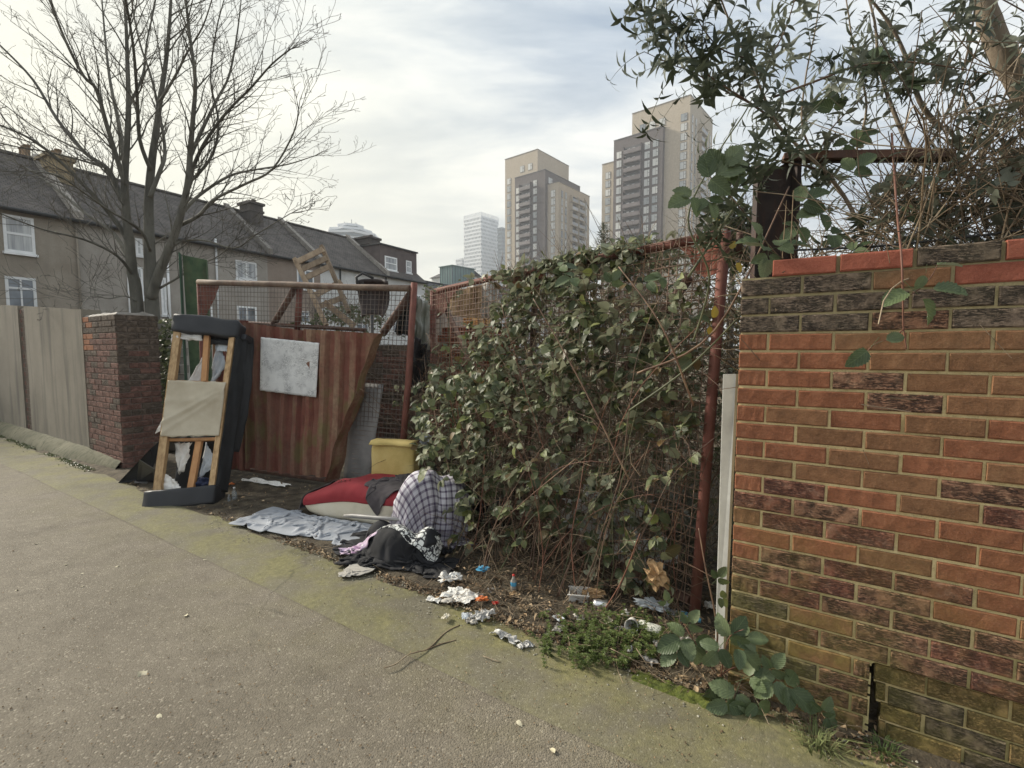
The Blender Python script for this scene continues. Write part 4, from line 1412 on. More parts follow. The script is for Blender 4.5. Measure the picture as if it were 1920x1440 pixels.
def chpx(root, xc, ytop, wpx, yb, mat, pots, d_=0.9, ph=0.45, potmat='pot', lower=True, dy=RUN):
    p = onpl(xc, ytop, F0 - FN * dy, FN)
    s = (p - F0).dot(FT)
    dist = p.y
    w_ = wpx / FPX * dist * 0.62
    chimney(root, s, dy, w_, d_, 6.8, p.z, mat, pots, ph=ph, potmat=potmat)


chpx(hA, 104, 303, 58, 375, M['chimney_yellow'], 3, d_=1.0, ph=0.30, dy=2.7)
chpx(hA, 48, 312, 30, 340, M['chimney_yellow'], 3, d_=0.9, ph=0.70, dy=4.6)
chpx(hB, 471, 386, 40, 430, M['chimney_dark'], 2, d_=1.0, ph=0.18, potmat='chimney_dark', dy=2.9)
chpx(hD, 690, 450, 44, 500, M['chimney_dark'], 2, d_=1.3, ph=0.20, potmat='chimney_dark', dy=2.9)
# box dormer on the end house
D0 = (onpl(712, 470, F0 - FN * 0.5, FN) - F0).dot(FT); D1 = (onpl(781, 480, F0 - FN * 0.5, FN) - F0).dot(FT)
dz1 = onpl(712, 458, F0 - FN * 0.5, FN).z
mb = MB()
mb.box((D0, 0.5, EAVE + 0.2), (D1, RUN + 0.6, dz1), FMx)
dm = mb.build('dormer', M['dormer_brick'], hE)
mb = MB()
mb.box((D0 - 0.08, 0.4, dz1 + 0.001), (D1 + 0.08, RUN + 0.7, dz1 + 0.10), FMx)
mb.build('flat_roof', M['black_pipe'], dm)
def dwin2(a, b, c, d):
    q0 = onpl(a, b, F0 - FN * 0.5, FN); q1 = onpl(c, b, F0 - FN * 0.5, FN); q2 = onpl(a, d, F0 - FN * 0.5, FN)
    window(hE, (q0 - F0).dot(FT), q2.z, (q1 - F0).dot(FT), q0.z, style='sash', glass='glass_curtain', y=0.5)
dwin2(721, 479, 744, 505)
dwin2(761, 488, 771, 511)

# lower houses further along and the small roofs to the right of the terrace
M2 = fr(F0 + FT * (sE + 2.2), FT, -FN, V((0, 0, 1)))
hF = house(0, 6.5, M['house_pink'], 'small far house with low slate roof past the end of the terrace', ridge=7.3, eave=5.1, roofm='roof_far', Mx=M2)
M3 = fr(F0 + FT * (sE + 9.2) - FN * -1.0, FT, -FN, V((0, 0, 1)))
hG = house(0, 9, M['house_white'], 'far white house with grey slate roof in front of the green glass block', ridge=8.0, eave=5.4, roofm='roof_far', Mx=M3)

# ------------------------------------------------------------------ distant buildings
TL_ = V((-0.776, 0.631, 0)).normalized()     # receding to the left
TR_ = V((0.631, 0.776, 0)).normalized()      # receding to the right
Z = V((0, 0, 1))


def tbox(root, c, dl, dr, z0, z1, mat, name='tower_block', mb=None, fin=True):
    """block whose near vertical edge stands at c, dl metres to the left face end, dr to the right"""
    m_ = MB()
    Mx = fr(V((c.x, c.y, 0)), TL_, TR_, Z)
    m_.box((0, 0, z0), (dl, dr, z1), Mx)
    # brick parapet cap
    o = m_.build(name, mat, root)
    m_ = MB()
    m_.box((-0.12, -0.12, z1 + 0.001), (dl + 0.12, dr + 0.12, z1 + 0.22), Mx)
    m_.build('parapet_cap', M['tower_frame'] if mat is not M['tower_light'] else M['coping'], o)
    return o


WINC = {}


def twin_mesh(w_, h_, kind):
    key = (w_, h_, kind)
    if key in WINC: return WINC[key]
    mb = MB()
    t = 0.10
    if kind == 'window':
        mb.box((-w_ / 2 - t, -0.10, -t), (w_ / 2 + t, 0.0, h_ + t), mi=0)
        mb.box((-w_ / 2, -0.13, 0), (-w_ / 2 + w_ * 0.62, -0.101, h_), mi=1)
        mb.box((w_ / 2 - w_ * 0.31, -0.13, 0), (w_ / 2, -0.101, h_ * 0.55), mi=1)
        mb.box((w_ / 2 - w_ * 0.31, -0.13, h_ * 0.62), (w_ / 2, -0.101, h_), mi=1)
        me = mb.mesh('tower_window', [M['tower_frame'], M['tower_glass']])
    elif kind in ('balcony', 'balcony_pale'):
        # flat back wall painted dark for recess shade, glass doors, floor slab and railing
        mb.box((-w_ / 2, -0.06, 0), (w_ / 2, 0.0, h_), mi=0)
        for i, a in enumerate((-0.36, -0.06, 0.22)):
            if (i + int(w_ * 7)) % 3:
                mb.box((a * w_, -0.09, 0.1), ((a + 0.16) * w_, -0.0601, h_ * 0.72), mi=1)
        mb.box((-w_ / 2, -1.25, -0.28), (w_ / 2, 0, 0), mi=2)
        mb.box((-w_ / 2, -1.25, 0.001), (w_ / 2, -1.19, 1.10), mi=3)
        mb.box((-w_ / 2 - 0.12, -1.25, -0.28), (-w_ / 2 - 0.001, 0, h_), mi=2)
        mb.box((w_ / 2 + 0.001, -1.25, -0.28), (w_ / 2 + 0.12, 0, h_), mi=2)
        me = mb.mesh('tower_balcony', [M['loggia'], M['tower_glass'], M['tower_dark'] if kind == 'balcony' else M['tower_light'], M['rail_dark'] if kind == 'balcony' else M['rail_pale']])
    WINC[key] = me
    return me


def tput(root, me, o, ex, name):
    ob = bpy.data.objects.new(name, me)
    col.objects.link(ob)
    ob.parent = root
    ob.location = o - V(root.location)
    ob.rotation_euler = (0, 0, math.atan2(ex.y, ex.x))


def facade(root, c, dirn, cols, zt, zb=8.0, fh=3.0):
    """cols: (distance along, width, height, kind). dirn 'L' or 'R' face of a block with near edge c"""
    D = TL_ if dirn == 'L' else TR_
    ex = -TL_ if dirn == 'L' else TR_        # so that local -y points outwards
    for (s, w_, h_, kind, ztop) in cols:
        z = (ztop if ztop else zt) - h_
        me = twin_mesh(w_, h_, kind)
        while z > zb:
            tput(root, me, V((c.x, c.y, 0)) + D * s + Z * z, ex, 'window' if kind == 'window' else 'balcony')
            z -= fh


# right tower
def zat(px, py, Y): return P(px, py, Y).z
C1 = P(1295, 178, 160); H1 = C1.z
rt = thing('tower_block_building', 'taller pale brick tower block with dark central bay, right of the pair', 'tower block', V((C1.x, C1.y, 0)))
tbox(rt, C1, 19.9, 22.7, -0.05, H1, M['tower_light'], 'pale_block')
Cd = V((C1.x, C1.y, 0)) + TL_ * 8.2 - TR_ * 1.6
Hd = zat(1250, 240, 165)
tbox(rt, Cd, 17.7, 14, -0.05, Hd, M['tower_dark'], 'dark_block')
Cl = V((C1.x, C1.y, 0)) + TL_ * 26.05 + TR_ * 0.3
Hl = zat(1137, 309, 180)
tbox(rt, Cl, 5.4, 14, -0.05, Hl, M['tower_light'], 'pale_wing')
fh1 = 3.02
facade(rt, C1, 'L', [(1.9, 1.9, 2.2, 'window', H1 - 5.2)], H1, 22, fh=fh1)
facade(rt, C1, 'L', [(9.2, 1.9, 2.3, 'window', H1 - 4.6), (12.6, 1.9, 2.3, 'window', H1 - 4.6), (16.0, 1.9, 2.3, 'window', H1 - 4.6)], H1, H1 - 9, fh=fh1)
facade(rt, Cd, 'L', [(2.4, 1.8, 2.2, 'window', Hd - 3.6), (5.3, 1.8, 2.2, 'window', Hd - 3.6), (10.3, 6.2, 2.4, 'balcony', Hd - 3.4), (15.6, 1.8, 2.2, 'window', Hd - 4.2)], Hd, 22, fh=fh1)
facade(rt, Cl, 'L', [(3.0, 1.8, 2.2, 'window', Hl - 3.2)], Hl, 22, fh=fh1)
facade(rt, C1, 'R', [(2.3, 0.9, 2.3, 'window', H1 - 5.4), (5.6, 0.9, 2.3, 'window', H1 - 5.4), (11.0, 5.6, 2.4, 'balcony_pale', H1 - 6.0), (17.2, 0.9, 2.3, 'window', H1 - 6), (20.2, 0.9, 2.3, 'window', H1 - 6)], H1, 22, fh=fh1)

# left tower
C2 = P(1008, 280, 194); H2 = C2.z
lt = thing('tower_block_building', 'lower pale and dark brick tower block with stepped top, left of the pair', 'tower block', V((C2.x, C2.y, 0)))
tbox(lt, C2, 16.5, 22.5, -0.05, H2, M['tower_light'], 'pale_block')
C3 = P(1022, 318, 189.9); H3 = C3.z
tbox(lt, C3, 14.8, 25.6, -0.05, H3, M['tower_dark'], 'dark_block')
C4 = P(1048, 341, 188.0); H4 = C4.z
tbox(lt, C4, 5.5, 22.9, -0.05, H4, M['tower_light'], 'pale_front_block')
fh2 = 3.02
facade(lt, C2, 'L', [(14.4, 1.8, 2.3, 'window', H2 - 8)], H2, 22, fh=fh2)
facade(lt, C2, 'L', [(3.6, 1.8, 2.3, 'window', H2 - 4.6), (7.6, 1.8, 2.3, 'window', H2 - 4.6)], H2, H2 - 9, fh=fh2)
facade(lt, C3, 'L', [(1.9 + 2.8, 1.7, 2.2, 'window', H3 - 3.0), (9.0, 5.2, 2.4, 'balcony', H3 - 3.4), (13.2, 1.7, 2.2, 'window', H3 - 4.2)], H3, 22, fh=fh2)
facade(lt, C4, 'L', [(2.6, 1.8, 2.4, 'window', H4 - 2.6)], H4, 22, fh=fh2)
facade(lt, C3, 'R', [(3.5, 2.6, 2.2, 'window', H3 - 2.2)], H3, H3 - 5, fh=fh2)
facade(lt, C4, 'R', [(2.2, 1.0, 2.4, 'window', H4 - 2.8), (4.9, 1.0, 2.4, 'window', H4 - 2.8), (10.0, 4.2, 2.4, 'balcony_pale', H4 - 3.0), (15.2, 4.2, 2.4, 'balcony_pale', H4 - 3.0), (20.2, 1.0, 2.4, 'window', H4 - 3.0)], H4, 22, fh=fh2)


def grid_tower(name, label, C, dl, dr, H, fh, nl, nr, mat, dark, crown=True):
    """white tower with an offset grid of small dark openings"""
    root = thing(name, label, 'tower', V((C.x, C.y, 0)))
    Mx = fr(V((C.x, C.y, 0)), TL_, TR_, Z)
    mb = MB(); mb.box((0, 0, -0.05), (dl, dr, H), Mx); mb.build('core', dark, root)
    mb = MB()
    nf = int((H - 20) / fh)
    for k in range(nf + 1):
        z = H - k * fh
        mb.box((-0.5, -0.5, z - fh * 0.42), (dl + 0.5, dr + 0.5, z), Mx)
    for k in range(nf):
        z = H - k * fh
        for side, n, D in (('L', nl, dl), ('R', nr, dr)):
            for i in range(n + 1):
                a = D * (i + 0.5 * (k % 2)) / n
                if a > D: continue
                wv = D / n * 0.22
                if side == 'L': mb.box((a - wv, -0.45, z - fh), (a + wv, -0.001, z - fh * 0.43), Mx)
                else: mb.box((-0.45, a - wv, z - fh), (-0.001, a + wv, z - fh * 0.43), Mx)
    if crown:
        for side, n, D in (('L', nl, dl), ('R', nr, dr)):
            for i in range(n + 1):
                a = D * i / n; wv = D / n * 0.2
                if side == 'L': mb.box((a - wv, -0.4, H + 0.001), (a + wv, 0.3, H + 3.5), Mx)
                else: mb.box((-0.4, a - wv, H + 0.001), (0.3, a + wv, H + 3.5), Mx)
    o = mb.build('cladding_grid', mat, root); o['kind'] = 'stuff'
    return root


C5 = P(902, 398, 480)
grid_tower('high_rise', 'tall slim white high-rise with a gridded facade and toothed crown far away', C5, 23, 25, C5.z - 3, 3.6, 12, 12, M['cladding_white'], M['cladding_dark'])
C6 = P(941, 426, 470)
grid_tower('high_rise', 'narrow dark blue-grey high-rise tucked between the white one and pale brick tower', C6, 5, 12, C6.z, 3.6, 5, 6, M['cladding_dark'], M['loggia'], False)
C7 = P(866, 484, 500)
grid_tower('high_rise', 'low white gridded block at the foot of the tall white high-rise', C7, 8, 9, C7.z, 3.6, 4, 4, M['cladding_white'], M['cladding_dark'], False)

# octagonal stacked tower
oc = P(660, 560, 350); oc = V((oc.x, oc.y, 0))
ot = thing('octagonal_tower', 'pale many-sided tower with stacked overlapping floors rising behind the terrace roofs', 'tower', oc)
Ht = zat(660, 424, 350)
mbL = MB(); mbD = MB()
tiers = [(16.0, 0), (16.0, 4), (20.5, 8), (20.5, 12), (20.5, 16), (20.5, 20), (20.5, 24), (20.5, 28), (20.5, 32)]
def ring(mb, R, z0, z1, ph, lobes=8, amp=0.12, n=48):
    pts = []
    for i in range(n):
        a = 2 * math.pi * i / n
        r = R * (1 - amp * abs(math.sin((a + ph) * lobes / 2)))
        pts.append(oc + V((r * math.cos(a), r * math.sin(a), z0)))
    mb.slab(pts, Z * (z1 - z0))
Htop = Ht
lev = [(10, 0.0, 1.6), (13.5, -2.2, 2.0), (15, -6.0, 3.0)]
ring(mbL, 9.5, Htop - 1.5, Htop, 0); ring(mbD, 9.0, Htop - 3.5, Htop - 1.5, 0)
z = Htop - 3.5
for k in range(16):
    R = 15.5 if k < 1 else (20.5 if k % 2 == 0 else 21.5)
    ph = 0 if k % 2 == 0 else math.pi / 8
    ring(mbL, R, z - 1.5, z, ph)
    ring(mbD, R - 1.3, z - 3.6, z - 1.5, ph)
    z -= 3.6
mbL.build('floor_bands', M['cladding_white'], ot)
mbD.build('glazing_bands', M['cladding_dark'], ot)
mb = MB()
for (dx_, h_) in ((-4, 3), (1, 4.5), (4, 2.5), (18, 0)):
    if h_: mb.tube([oc + V((dx_, 0, Htop)), oc + V((dx_, 0, Htop + h_))], 0.25, 5)
mb.build('mast', M['cladding_dark'], ot)

# low glassy green block and a few mid-distance roofs
gb = thing('glass_block', 'low green glass roofed building between terrace end and white tower', 'building', P(845, 500, 90))
c_ = P(848, 498, 92)
Mg = fr(V((c_.x, c_.y, 0)), TL_, TR_, Z)
mb = MB(); mb.box((0, 0, -0.05), (3.4, 6, c_.z), Mg); mb.box((-0.2, -0.2, c_.z + 0.001), (3.6, 6.2, c_.z + 0.15), Mg)
mb.build('glazed_volume', M['green_glass'], gb)
mb = MB()
for i in range(6):
    mb.box((i * 0.66, -0.06, 0), (i * 0.66 + 0.08, -0.001, c_.z), Mg)
for i in range(9):
    mb.box((-0.06, i * 0.72, 0), (-0.001, i * 0.72 + 0.08, c_.z), Mg)
mb.build('mullions', M['cladding_dark'], gb)
lb = thing('low_block', 'low pale office roof beside the green glass block', 'building', P(880, 520, 100))
c_ = P(868, 514, 100); Mg = fr(V((c_.x, c_.y, 0)), TL_, TR_, Z)
mb = MB(); mb.box((0, 0, -0.05), (9.5, 5, c_.z), Mg); mb.build('wall', M['house_white'], lb)
mb = MB(); mb.add([Mg @ V(p) for p in ((-0.4, -0.4, c_.z), (9.9, -0.4, c_.z), (9.9, 5.4, c_.z), (-0.4, 5.4, c_.z), (-0.4, 2.5, c_.z + 1.3), (9.9, 2.5, c_.z + 1.3))], [(0, 1, 5, 4), (2, 3, 4, 5), (0, 4, 3), (1, 2, 5), (0, 3, 2, 1)])
mb.build('roof', M['roof_far'], lb)

# ------------------------------------------------------------------ bare tree
tree = thing('bare_tree', 'large leafless many-stemmed tree rising behind the brick pier', 'tree', G(275, 640))
TY = 10.0
tree.location = V((P(275, 600, TY).x, TY, 0))
rt_ = random.Random(11)
limbs = [
    ([(262, 640), (256, 560), (248, 510), (242, 450), (237, 400), (234, 340), (238, 270), (241, 200), (239, 120), (236, 40), (230, -50)], 0.155, 0.022, 0.0),
    ([(290, 640), (285, 570), (282, 510), (280, 450), (279, 380), (284, 310), (292, 250), (300, 190), (313, 100), (320, 10), (322, -60)], 0.18, 0.02, 0.3),
    ([(284, 560), (297, 515), (318, 465), (337, 410), (352, 345), (357, 280), (362, 220), (366, 150), (355, 60), (345, -30)], 0.125, 0.02, -0.5),
    ([(238, 392), (218, 350), (200, 315), (158, 285), (108, 225), (62, 150), (0, 85), (-60, 30)], 0.08, 0.014, 0.8),
    ([(236, 350), (220, 300), (200, 235), (180, 167), (157, 143), (123, 77), (93, 0), (70, -60)], 0.065, 0.014, -0.8),
    ([(236, 330), (224, 240), (206, 150), (196, 60), (188, -40)], 0.06, 0.014, 1.2),
    ([(283, 320), (262, 262), (257, 180), (250, 90), (236, 0), (225, -60)], 0.05, 0.014, -1.3),
    ([(281, 370), (300, 320), (309, 290), (304, 240), (285, 150), (262, 80), (248, 10), (240, -60)], 0.055, 0.014, 1.0),
    ([(356, 330), (372, 290), (395, 250), (430, 205), (470, 165), (510, 120), (545, 92)], 0.05, 0.012, -0.8),
    ([(345, 395), (375, 365), (430, 330), (480, 318), (540, 308), (590, 292)], 0.05, 0.01, 0.9),
    ([(358, 290), (378, 245), (405, 190), (430, 140), (445, 60), (452, 0)], 0.05, 0.012, 0.4),
    ([(332, 425), (372, 405), (400, 375), (460, 345), (510, 318), (550, 250), (560, 205)], 0.05, 0.01, -1.0),
    ([(242, 450), (205, 400), (160, 350), (110, 300), (60, 262), (0, 235), (-60, 215)], 0.06, 0.012, -0.9),
    ([(248, 500), (215, 440), (160, 400), (100, 350), (40, 310), (-30, 280)], 0.055, 0.012, 0.9),
    ([(252, 520), (220, 480), (160, 450), (80, 430), (0, 400)], 0.04, 0.01, -1.5),
    ([(282, 470), (262, 430), (205, 395), (170, 370), (110, 330), (50, 320)], 0.04, 0.01, -1.8),
    ([(310, 480), (335, 455), (380, 450), (440, 465), (480, 440), (545, 400)], 0.035, 0.008, -1.2),
    ([(300, 540), (335, 520), (365, 500), (410, 480), (440, 450)], 0.03, 0.008, -1.0),
    ([(352, 340), (368, 330), (398, 290), (410, 230), (395, 150), (405, 60), (420, 0)], 0.045, 0.01, -0.2),
    ([(300, 190), (330, 140), (350, 100), (380, 50), (400, -10)], 0.035, 0.01, -0.6),
    ([(241, 200), (268, 140), (275, 80), (290, 10), (300, -50)], 0.035, 0.01, 0.7),
    ([(262, 570), (235, 555), (205, 560), (170, 555), (150, 580)], 0.02, 0.006, -1.2),
    ([(200, 315), (150, 300), (90, 285), (30, 275), (-30, 262)], 0.03, 0.008, -0.5),
    ([(158, 285), (110, 262), (60, 235), (0, 190), (-40, 160)], 0.028, 0.008, 1.4),
]
twigs = MB()
nbr = [0]


def smooth_path(pts, n=4):
    out = []
    for i in range(len(pts) - 1):
        p0 = pts[max(i - 1, 0)]; p1 = pts[i]; p2 = pts[i + 1]; p3 = pts[min(i + 2, len(pts) - 1)]
        for k in range(n):
            t = k / n
            out.append(0.5 * ((2 * p1) + (p2 - p0) * t + (2 * p0 - 5 * p1 + 4 * p2 - p3) * t * t + (3 * p1 - p0 - 3 * p2 + p3) * t ** 3))
    out.append(pts[-1])
    return out


def grow(p, d, L, r, depth, rr):
    """branch with side shoots; deep levels go into the twig mass"""
    n = max(3, int(L / 0.16))
    pts = [p]
    for i in range(n):
        d = (d + V((rr.uniform(-.16, .16), rr.uniform(-.16, .16), rr.uniform(-.10, .17)))).normalized()
        pts.append(pts[-1] + d * (L / n))
    rad = [max(0.0032, r * (1 - 0.8 * i / n)) for i in range(n + 1)]
    if depth == 0 and nbr[0] < 150:
        m_ = MB(); m_.tube(pts, rad, 5)
        m_.build('branch', M['bark'], tree)
        nbr[0] += 1
    else:
        twigs.tube(pts, rad, 3, caps=False)
    if depth < 3:
        for i in range(1, n + 1):
            if rr.random() < (0.85 if depth == 0 else 0.62 if depth == 1 else 0.5):
                dd = (pts[i] - pts[i - 1]).normalized()
                side = dd.cross(V((rr.uniform(-1, 1), rr.uniform(-1, 1), rr.uniform(-1, 1)))).normalized()
                nd = (dd * 0.75 + side * 0.75 + V((0, 0, 0.18))).normalized()
                grow(pts[i], nd, L * rr.uniform(0.28, 0.5) * (1.1 - 0.5 * i / n), rad[i] * 0.6, depth + 1, rr)


for pxs, r0, r1, dep in limbs:
    n = len(pxs)
    pts = []
    for i, (x, y) in enumerate(pxs):
        Y = TY + dep * 1.6 * (i / (n - 1)) ** 1.2
        pts.append(P(x, y, Y))
    if pxs[0][1] >= 640:
        pts[0].z = -0.1
    sp = smooth_path(pts, 4)
    m = len(sp)
    rad = [0.86 * (r0 + (r1 - r0) * (i / (m - 1)) ** 0.75) for i in range(m)]
    if pxs[0][1] >= 640:
        rad[0] *= 1.25
    m_ = MB(); m_.tube(sp, rad, 10 if r0 > 0.1 else 7)
    m_.build('trunk' if pxs[0][1] >= 640 else 'limb', M['bark'], tree)
    total = sum((sp[i + 1] - sp[i]).length for i in range(m - 1))
    for i in range(3, m):
        if rad[i] > 0.17: continue
        pr = 0.80 if rad[i] < 0.07 else 0.42
        if rt_.random() < pr:
            dd = (sp[i] - sp[i - 1]).normalized()
            out_ = (sp[i] - V((-7.6, TY, sp[i].z))); out_.z = 0
            if out_.length > 0.01: out_.normalize()
            side = dd.cross(V((rt_.uniform(-1, 1), rt_.uniform(-1, 1), rt_.uniform(-1, 1)))).normalized()
            nd = (dd * 0.8 + side * 0.6 + out_ * 0.25 + V((0, 0, 0.2))).normalized()
            grow(sp[i], nd, rt_.uniform(0.7, 1.5) * (1 if rad[i] < 0.08 else 0.7), min(0.016, rad[i] * 0.5), 0, rt_)
    # terminal spray
    for _ in range(3):
        dd = (sp[-1] - sp[-2]).normalized()
        grow(sp[-1], (dd + rv(0.4)).normalized(), rt_.uniform(0.3, 0.7), r1 * 0.8, 0, rt_)
o = twigs.build('twigs', M['twig'], tree)
o['kind'] = 'stuff'

# ------------------------------------------------------------------ upended sofa leaning on the clad gate
sBL = P(288, 922, 4.66); sBR = P(406, 912, 4.70); sTL = P(328, 606, 5.28); sTR = P(446, 618, 5.30)
SQ = (sBL, sBR, sTL, sTR)
sofa = thing('upended_sofa', 'gutted black sofa standing on end with bare pine frame and torn hessian showing', 'sofa', G(345, 950))
sx = ((sBR - sBL) + (sTR - sTL)).normalized()
sy = ((sTL - sBL) + (sTR - sBR)); sy = (sy - sx * sy.dot(sx)).normalized()
sz = sx.cross(sy).normalized()
if sz.y > 0: sz = -sz          # towards the viewer


def sq(u, v, w_=0.0):
    return bil(SQ, u, v) + sz * w_


def sbar(name, u0, v0, u1, v1, wid, th, mat, w0=0.0, parent=None):
    a = sq(u0, v0); b = sq(u1, v1)
    d = (b - a).normalized(); s = sz.cross(d).normalized()
    mb = MB()
    n = 6
    L = (b - a).length
    Mx = fr(a, d, s, sz)
    # sawn batten with slightly rounded arrises
    bm = bmesh.new(); bmesh.ops.create_cube(bm, size=1)
    for v in bm.verts:
        v.co = Mx @ V(((v.co.x + .5) * L, v.co.y * wid, v.co.z * th + w0))
    bmesh.ops.bevel(bm, geom=bm.edges[:], offset=0.004, segments=1, affect='EDGES')
    me = bpy.data.meshes.new(name); bm.to_mesh(me); bm.free()
    me.materials.append(mat)
    return link(name, me, parent or sofa)


sbar('side_rail', 0.07, -0.005, 0.07, 0.955, 0.075, 0.040, M['timber'], 0.0)
sbar('side_rail', 0.935, 0.0, 0.935, 0.975, 0.055, 0.040, M['timber'], 0.0)
sbar('centre_slat', 0.555, 0.645, 0.50, 0.985, 0.055, 0.030, M['timber_orange'], -0.03)
sbar('centre_slat', 0.56, -0.01, 0.60, 0.275, 0.060, 0.030, M['timber_orange'], -0.03)
sbar('cross_rail', 0.11, 0.635, 0.90, 0.635, 0.035, 0.05, M['timber_orange'], -0.035)
sbar('cross_rail', 0.11, 0.288, 0.90, 0.285, 0.030, 0.05, M['timber_orange'], -0.032)


def hes(a, b):
    u = 0.035 + 0.92 * a; v = 0.30 + 0.335 * b
    x = a - 0.15 - 0.0; yv = b
    fold = math.exp(-((b - 0.25 - 0.62 * a) ** 2) / 0.0020) * 0.017 + math.exp(-((b - 0.05 - 0.75 * a) ** 2) / 0.002) * 0.010 + math.exp(-((b - 0.62 - 0.05 * a) ** 2) / 0.002) * 0.006 + math.exp(-((b - 0.45 - 0.5 * a) ** 2) / 0.0012) * 0.008 * a
    sag = -0.022 * math.sin(a * math.pi) * math.sin(b * math.pi)
    w_ = 0.034 + sag * .7 + fold + 0.003 * nz((a * 9, b * 9, 0), 1)
    v += 0.008 * nz((a * 7, 0 if b < .5 else 9, 0), 1) * (1 if b in (0, 1) else 0)
    return sq(u, v, w_)


o = grid(40, 30, hes).build('hessian_panel', M['hessian'], sofa); solid(o, 0.002, -1)


def soft_box(name, u0, v0, u1, v1, w0, w1, mat, bulge=0.02, seed=0, parent=None):
    """padded upholstered volume between two corners of the frame"""
    bm = bmesh.new()
    bmesh.ops.create_cube(bm, size=1)
    bmesh.ops.subdivide_edges(bm, edges=bm.edges[:], cuts=7, use_grid_fill=True)
    for v in bm.verts:
        c = v.co.copy()
        k = (1 - (2 * c.x) ** 4) * (1 - (2 * c.y) ** 4) * (1 - (2 * c.z) ** 4)
        rad = V((2 * c.x, 2 * c.y, 2 * c.z))
        # round the corners
        m8 = (abs(rad.x) ** 18 + abs(rad.y) ** 14 + abs(rad.z) ** 18) ** (1 / 16)
        rad = rad / max(m8, 1e-6) * max(abs(rad.x), abs(rad.y), abs(rad.z))
        c = rad / 2
        p = sq(u0 + (u1 - u0) * (c.x + .5), v0 + (v1 - v0) * (c.y + .5), w0 + (w1 - w0) * (c.z + .5))
        p += V((nz(p, 5, seed), nz(p, 5, seed + 3), nz(p, 5, seed + 7))) * bulge
        p += V((nz(p, 17, seed), nz(p, 17, seed + 3), nz(p, 17, seed + 7))) * bulge * 0.25
        v.co = p
    me = bpy.data.meshes.new(name); bm.to_mesh(me); bm.free()
    for f in me.polygons: f.use_smooth = True
    me.materials.append(mat)
    return link(name, me, parent or sofa)


soft_box('arm', -0.03, 0.94, 1.03, 1.06, -0.16, 0.045, M['leatherette'], 0.016, 1)
soft_box('arm', -0.10, -0.105, 1.04, 0.005, -0.17, 0.07, M['leatherette'], 0.016, 2)
# black fabric skin along the right side, hanging in long folds
def skin(a, b):
    v = -0.03 + 1.02 * b
    out = 0.02 + 0.17 * a
    wv = 0.035 - 0.36 * a ** 1.1
    fold = 0.018 * math.sin(b * 9 + a * 5) * a + 0.02 * nz((a * 3, b * 6, 2), 1)
    return sq(0.985 + out * 0.4 / 0.65 * (0.75 + 0.25 * math.sin(b * 3.1)) + fold * .6, v, wv * 0.42 + fold)
o = grid(14, 50, skin).build('side_cover', M['black_fabric'], sofa); solid(o, 0.003)
def skin2(a, b):       # loose flap that hangs behind it from the upper arm
    v = 0.22 + 0.78 * b
    return sq(1.05 + (0.10 * math.sin(b * 2.6 + 0.3) + 0.02) * a + 0.02 * nz((a * 3, b * 5, 8), 1), v, -0.13 - 0.10 * a + 0.02 * nz((a * 4, b * 9, 3), 1))
o = grid(10, 30, skin2).build('loose_flap', M['black_fabric'], sofa); solid(o, 0.003)
soft_box('arm_roll', 1.00, 0.945, 1.09, 0.985, -0.20, -0.06, M['leatherette'], 0.01, 6)
# left side skin and inner back
def skl(a, b):
    return sq(0.0 - 0.01 * a + 0.01 * nz((a * 3, b * 9, 5), 1), -0.02 + 1.0 * b, -0.02 - 0.13 * a)
o = grid(6, 30, skl).build('side_cover', M['black_fabric'], sofa); solid(o, 0.003)
def bkf(a, b):
    return sq(0.05 + 0.9 * a, 0.0 + 0.33 * b, -0.26 + 0.03 * nz((a * 3, b * 4, 1), 1))
o = grid(10, 10, bkf).build('inner_back', M['black_fabric'], sofa); solid(o, 0.003)


def torn(name, pts_uv, w0, mat, seed, parent=None, amp=0.02, n=14):
    """torn cloth patch: quadrilateral in frame coordinates, crumpled, ragged at its edges"""
    c = [V((u, v, 0)) for u, v in pts_uv]
    def f(a, b):
        q = (c[0] * (1 - a) + c[1] * a) * (1 - b) + (c[3] * (1 - a) + c[2] * a) * b
        e = min(a, b, 1 - a, 1 - b)
        r = 0.020 * nz((a * 9, b * 9, seed), 1) * (1 if e < 0.02 else 0.2)
        return sq(q.x + r, q.y + r * 0.6, w0 + amp * (nz((a * 3, b * 3, seed), 1) * 2 + 0.7 * nz((a * 8, b * 8, seed), 1)))
    o = grid(n, n, f).build(name, mat, parent or sofa)
    solid(o, 0.004)
    return o


torn('wadding', [(0.05, 0.90), (0.46, 0.90), (0.42, 0.97), (0.08, 0.97)], 0.0, M['wadding'], 3)
torn('wadding', [(-0.02, 0.875), (0.06, 0.875), (0.05, 0.925), (-0.03, 0.925)], 0.0, M['wadding'], 4, amp=0.01)
torn('torn_lining', [(0.22, 0.64), (0.50, 0.64), (0.53, 0.88), (0.48, 0.87)], -0.10, M['wadding'], 5)
torn('torn_lining', [(0.56, 0.645), (0.64, 0.645), (0.80, 0.78), (0.60, 0.95)], -0.12, M['blue_white'], 6)
torn('torn_lining', [(0.84, 0.66), (0.92, 0.66), (0.93, 0.80), (0.90, 0.82)], -0.06, M['wadding'], 7, amp=0.008)
torn('torn_lining', [(0.64, 0.86), (0.82, 0.86), (0.80, 0.90), (0.66, 0.91)], -0.08, M['blue_white'], 8, amp=0.006)
torn('torn_lining', [(0.26, 0.10), (0.34, 0.11), (0.42, 0.275), (0.13, 0.275)], -0.10, M['wadding'], 9)
torn('torn_lining', [(0.10, -0.01), (0.46, -0.01), (0.30, 0.055), (0.12, 0.10)], -0.02, M['wadding'], 10, amp=0.012)
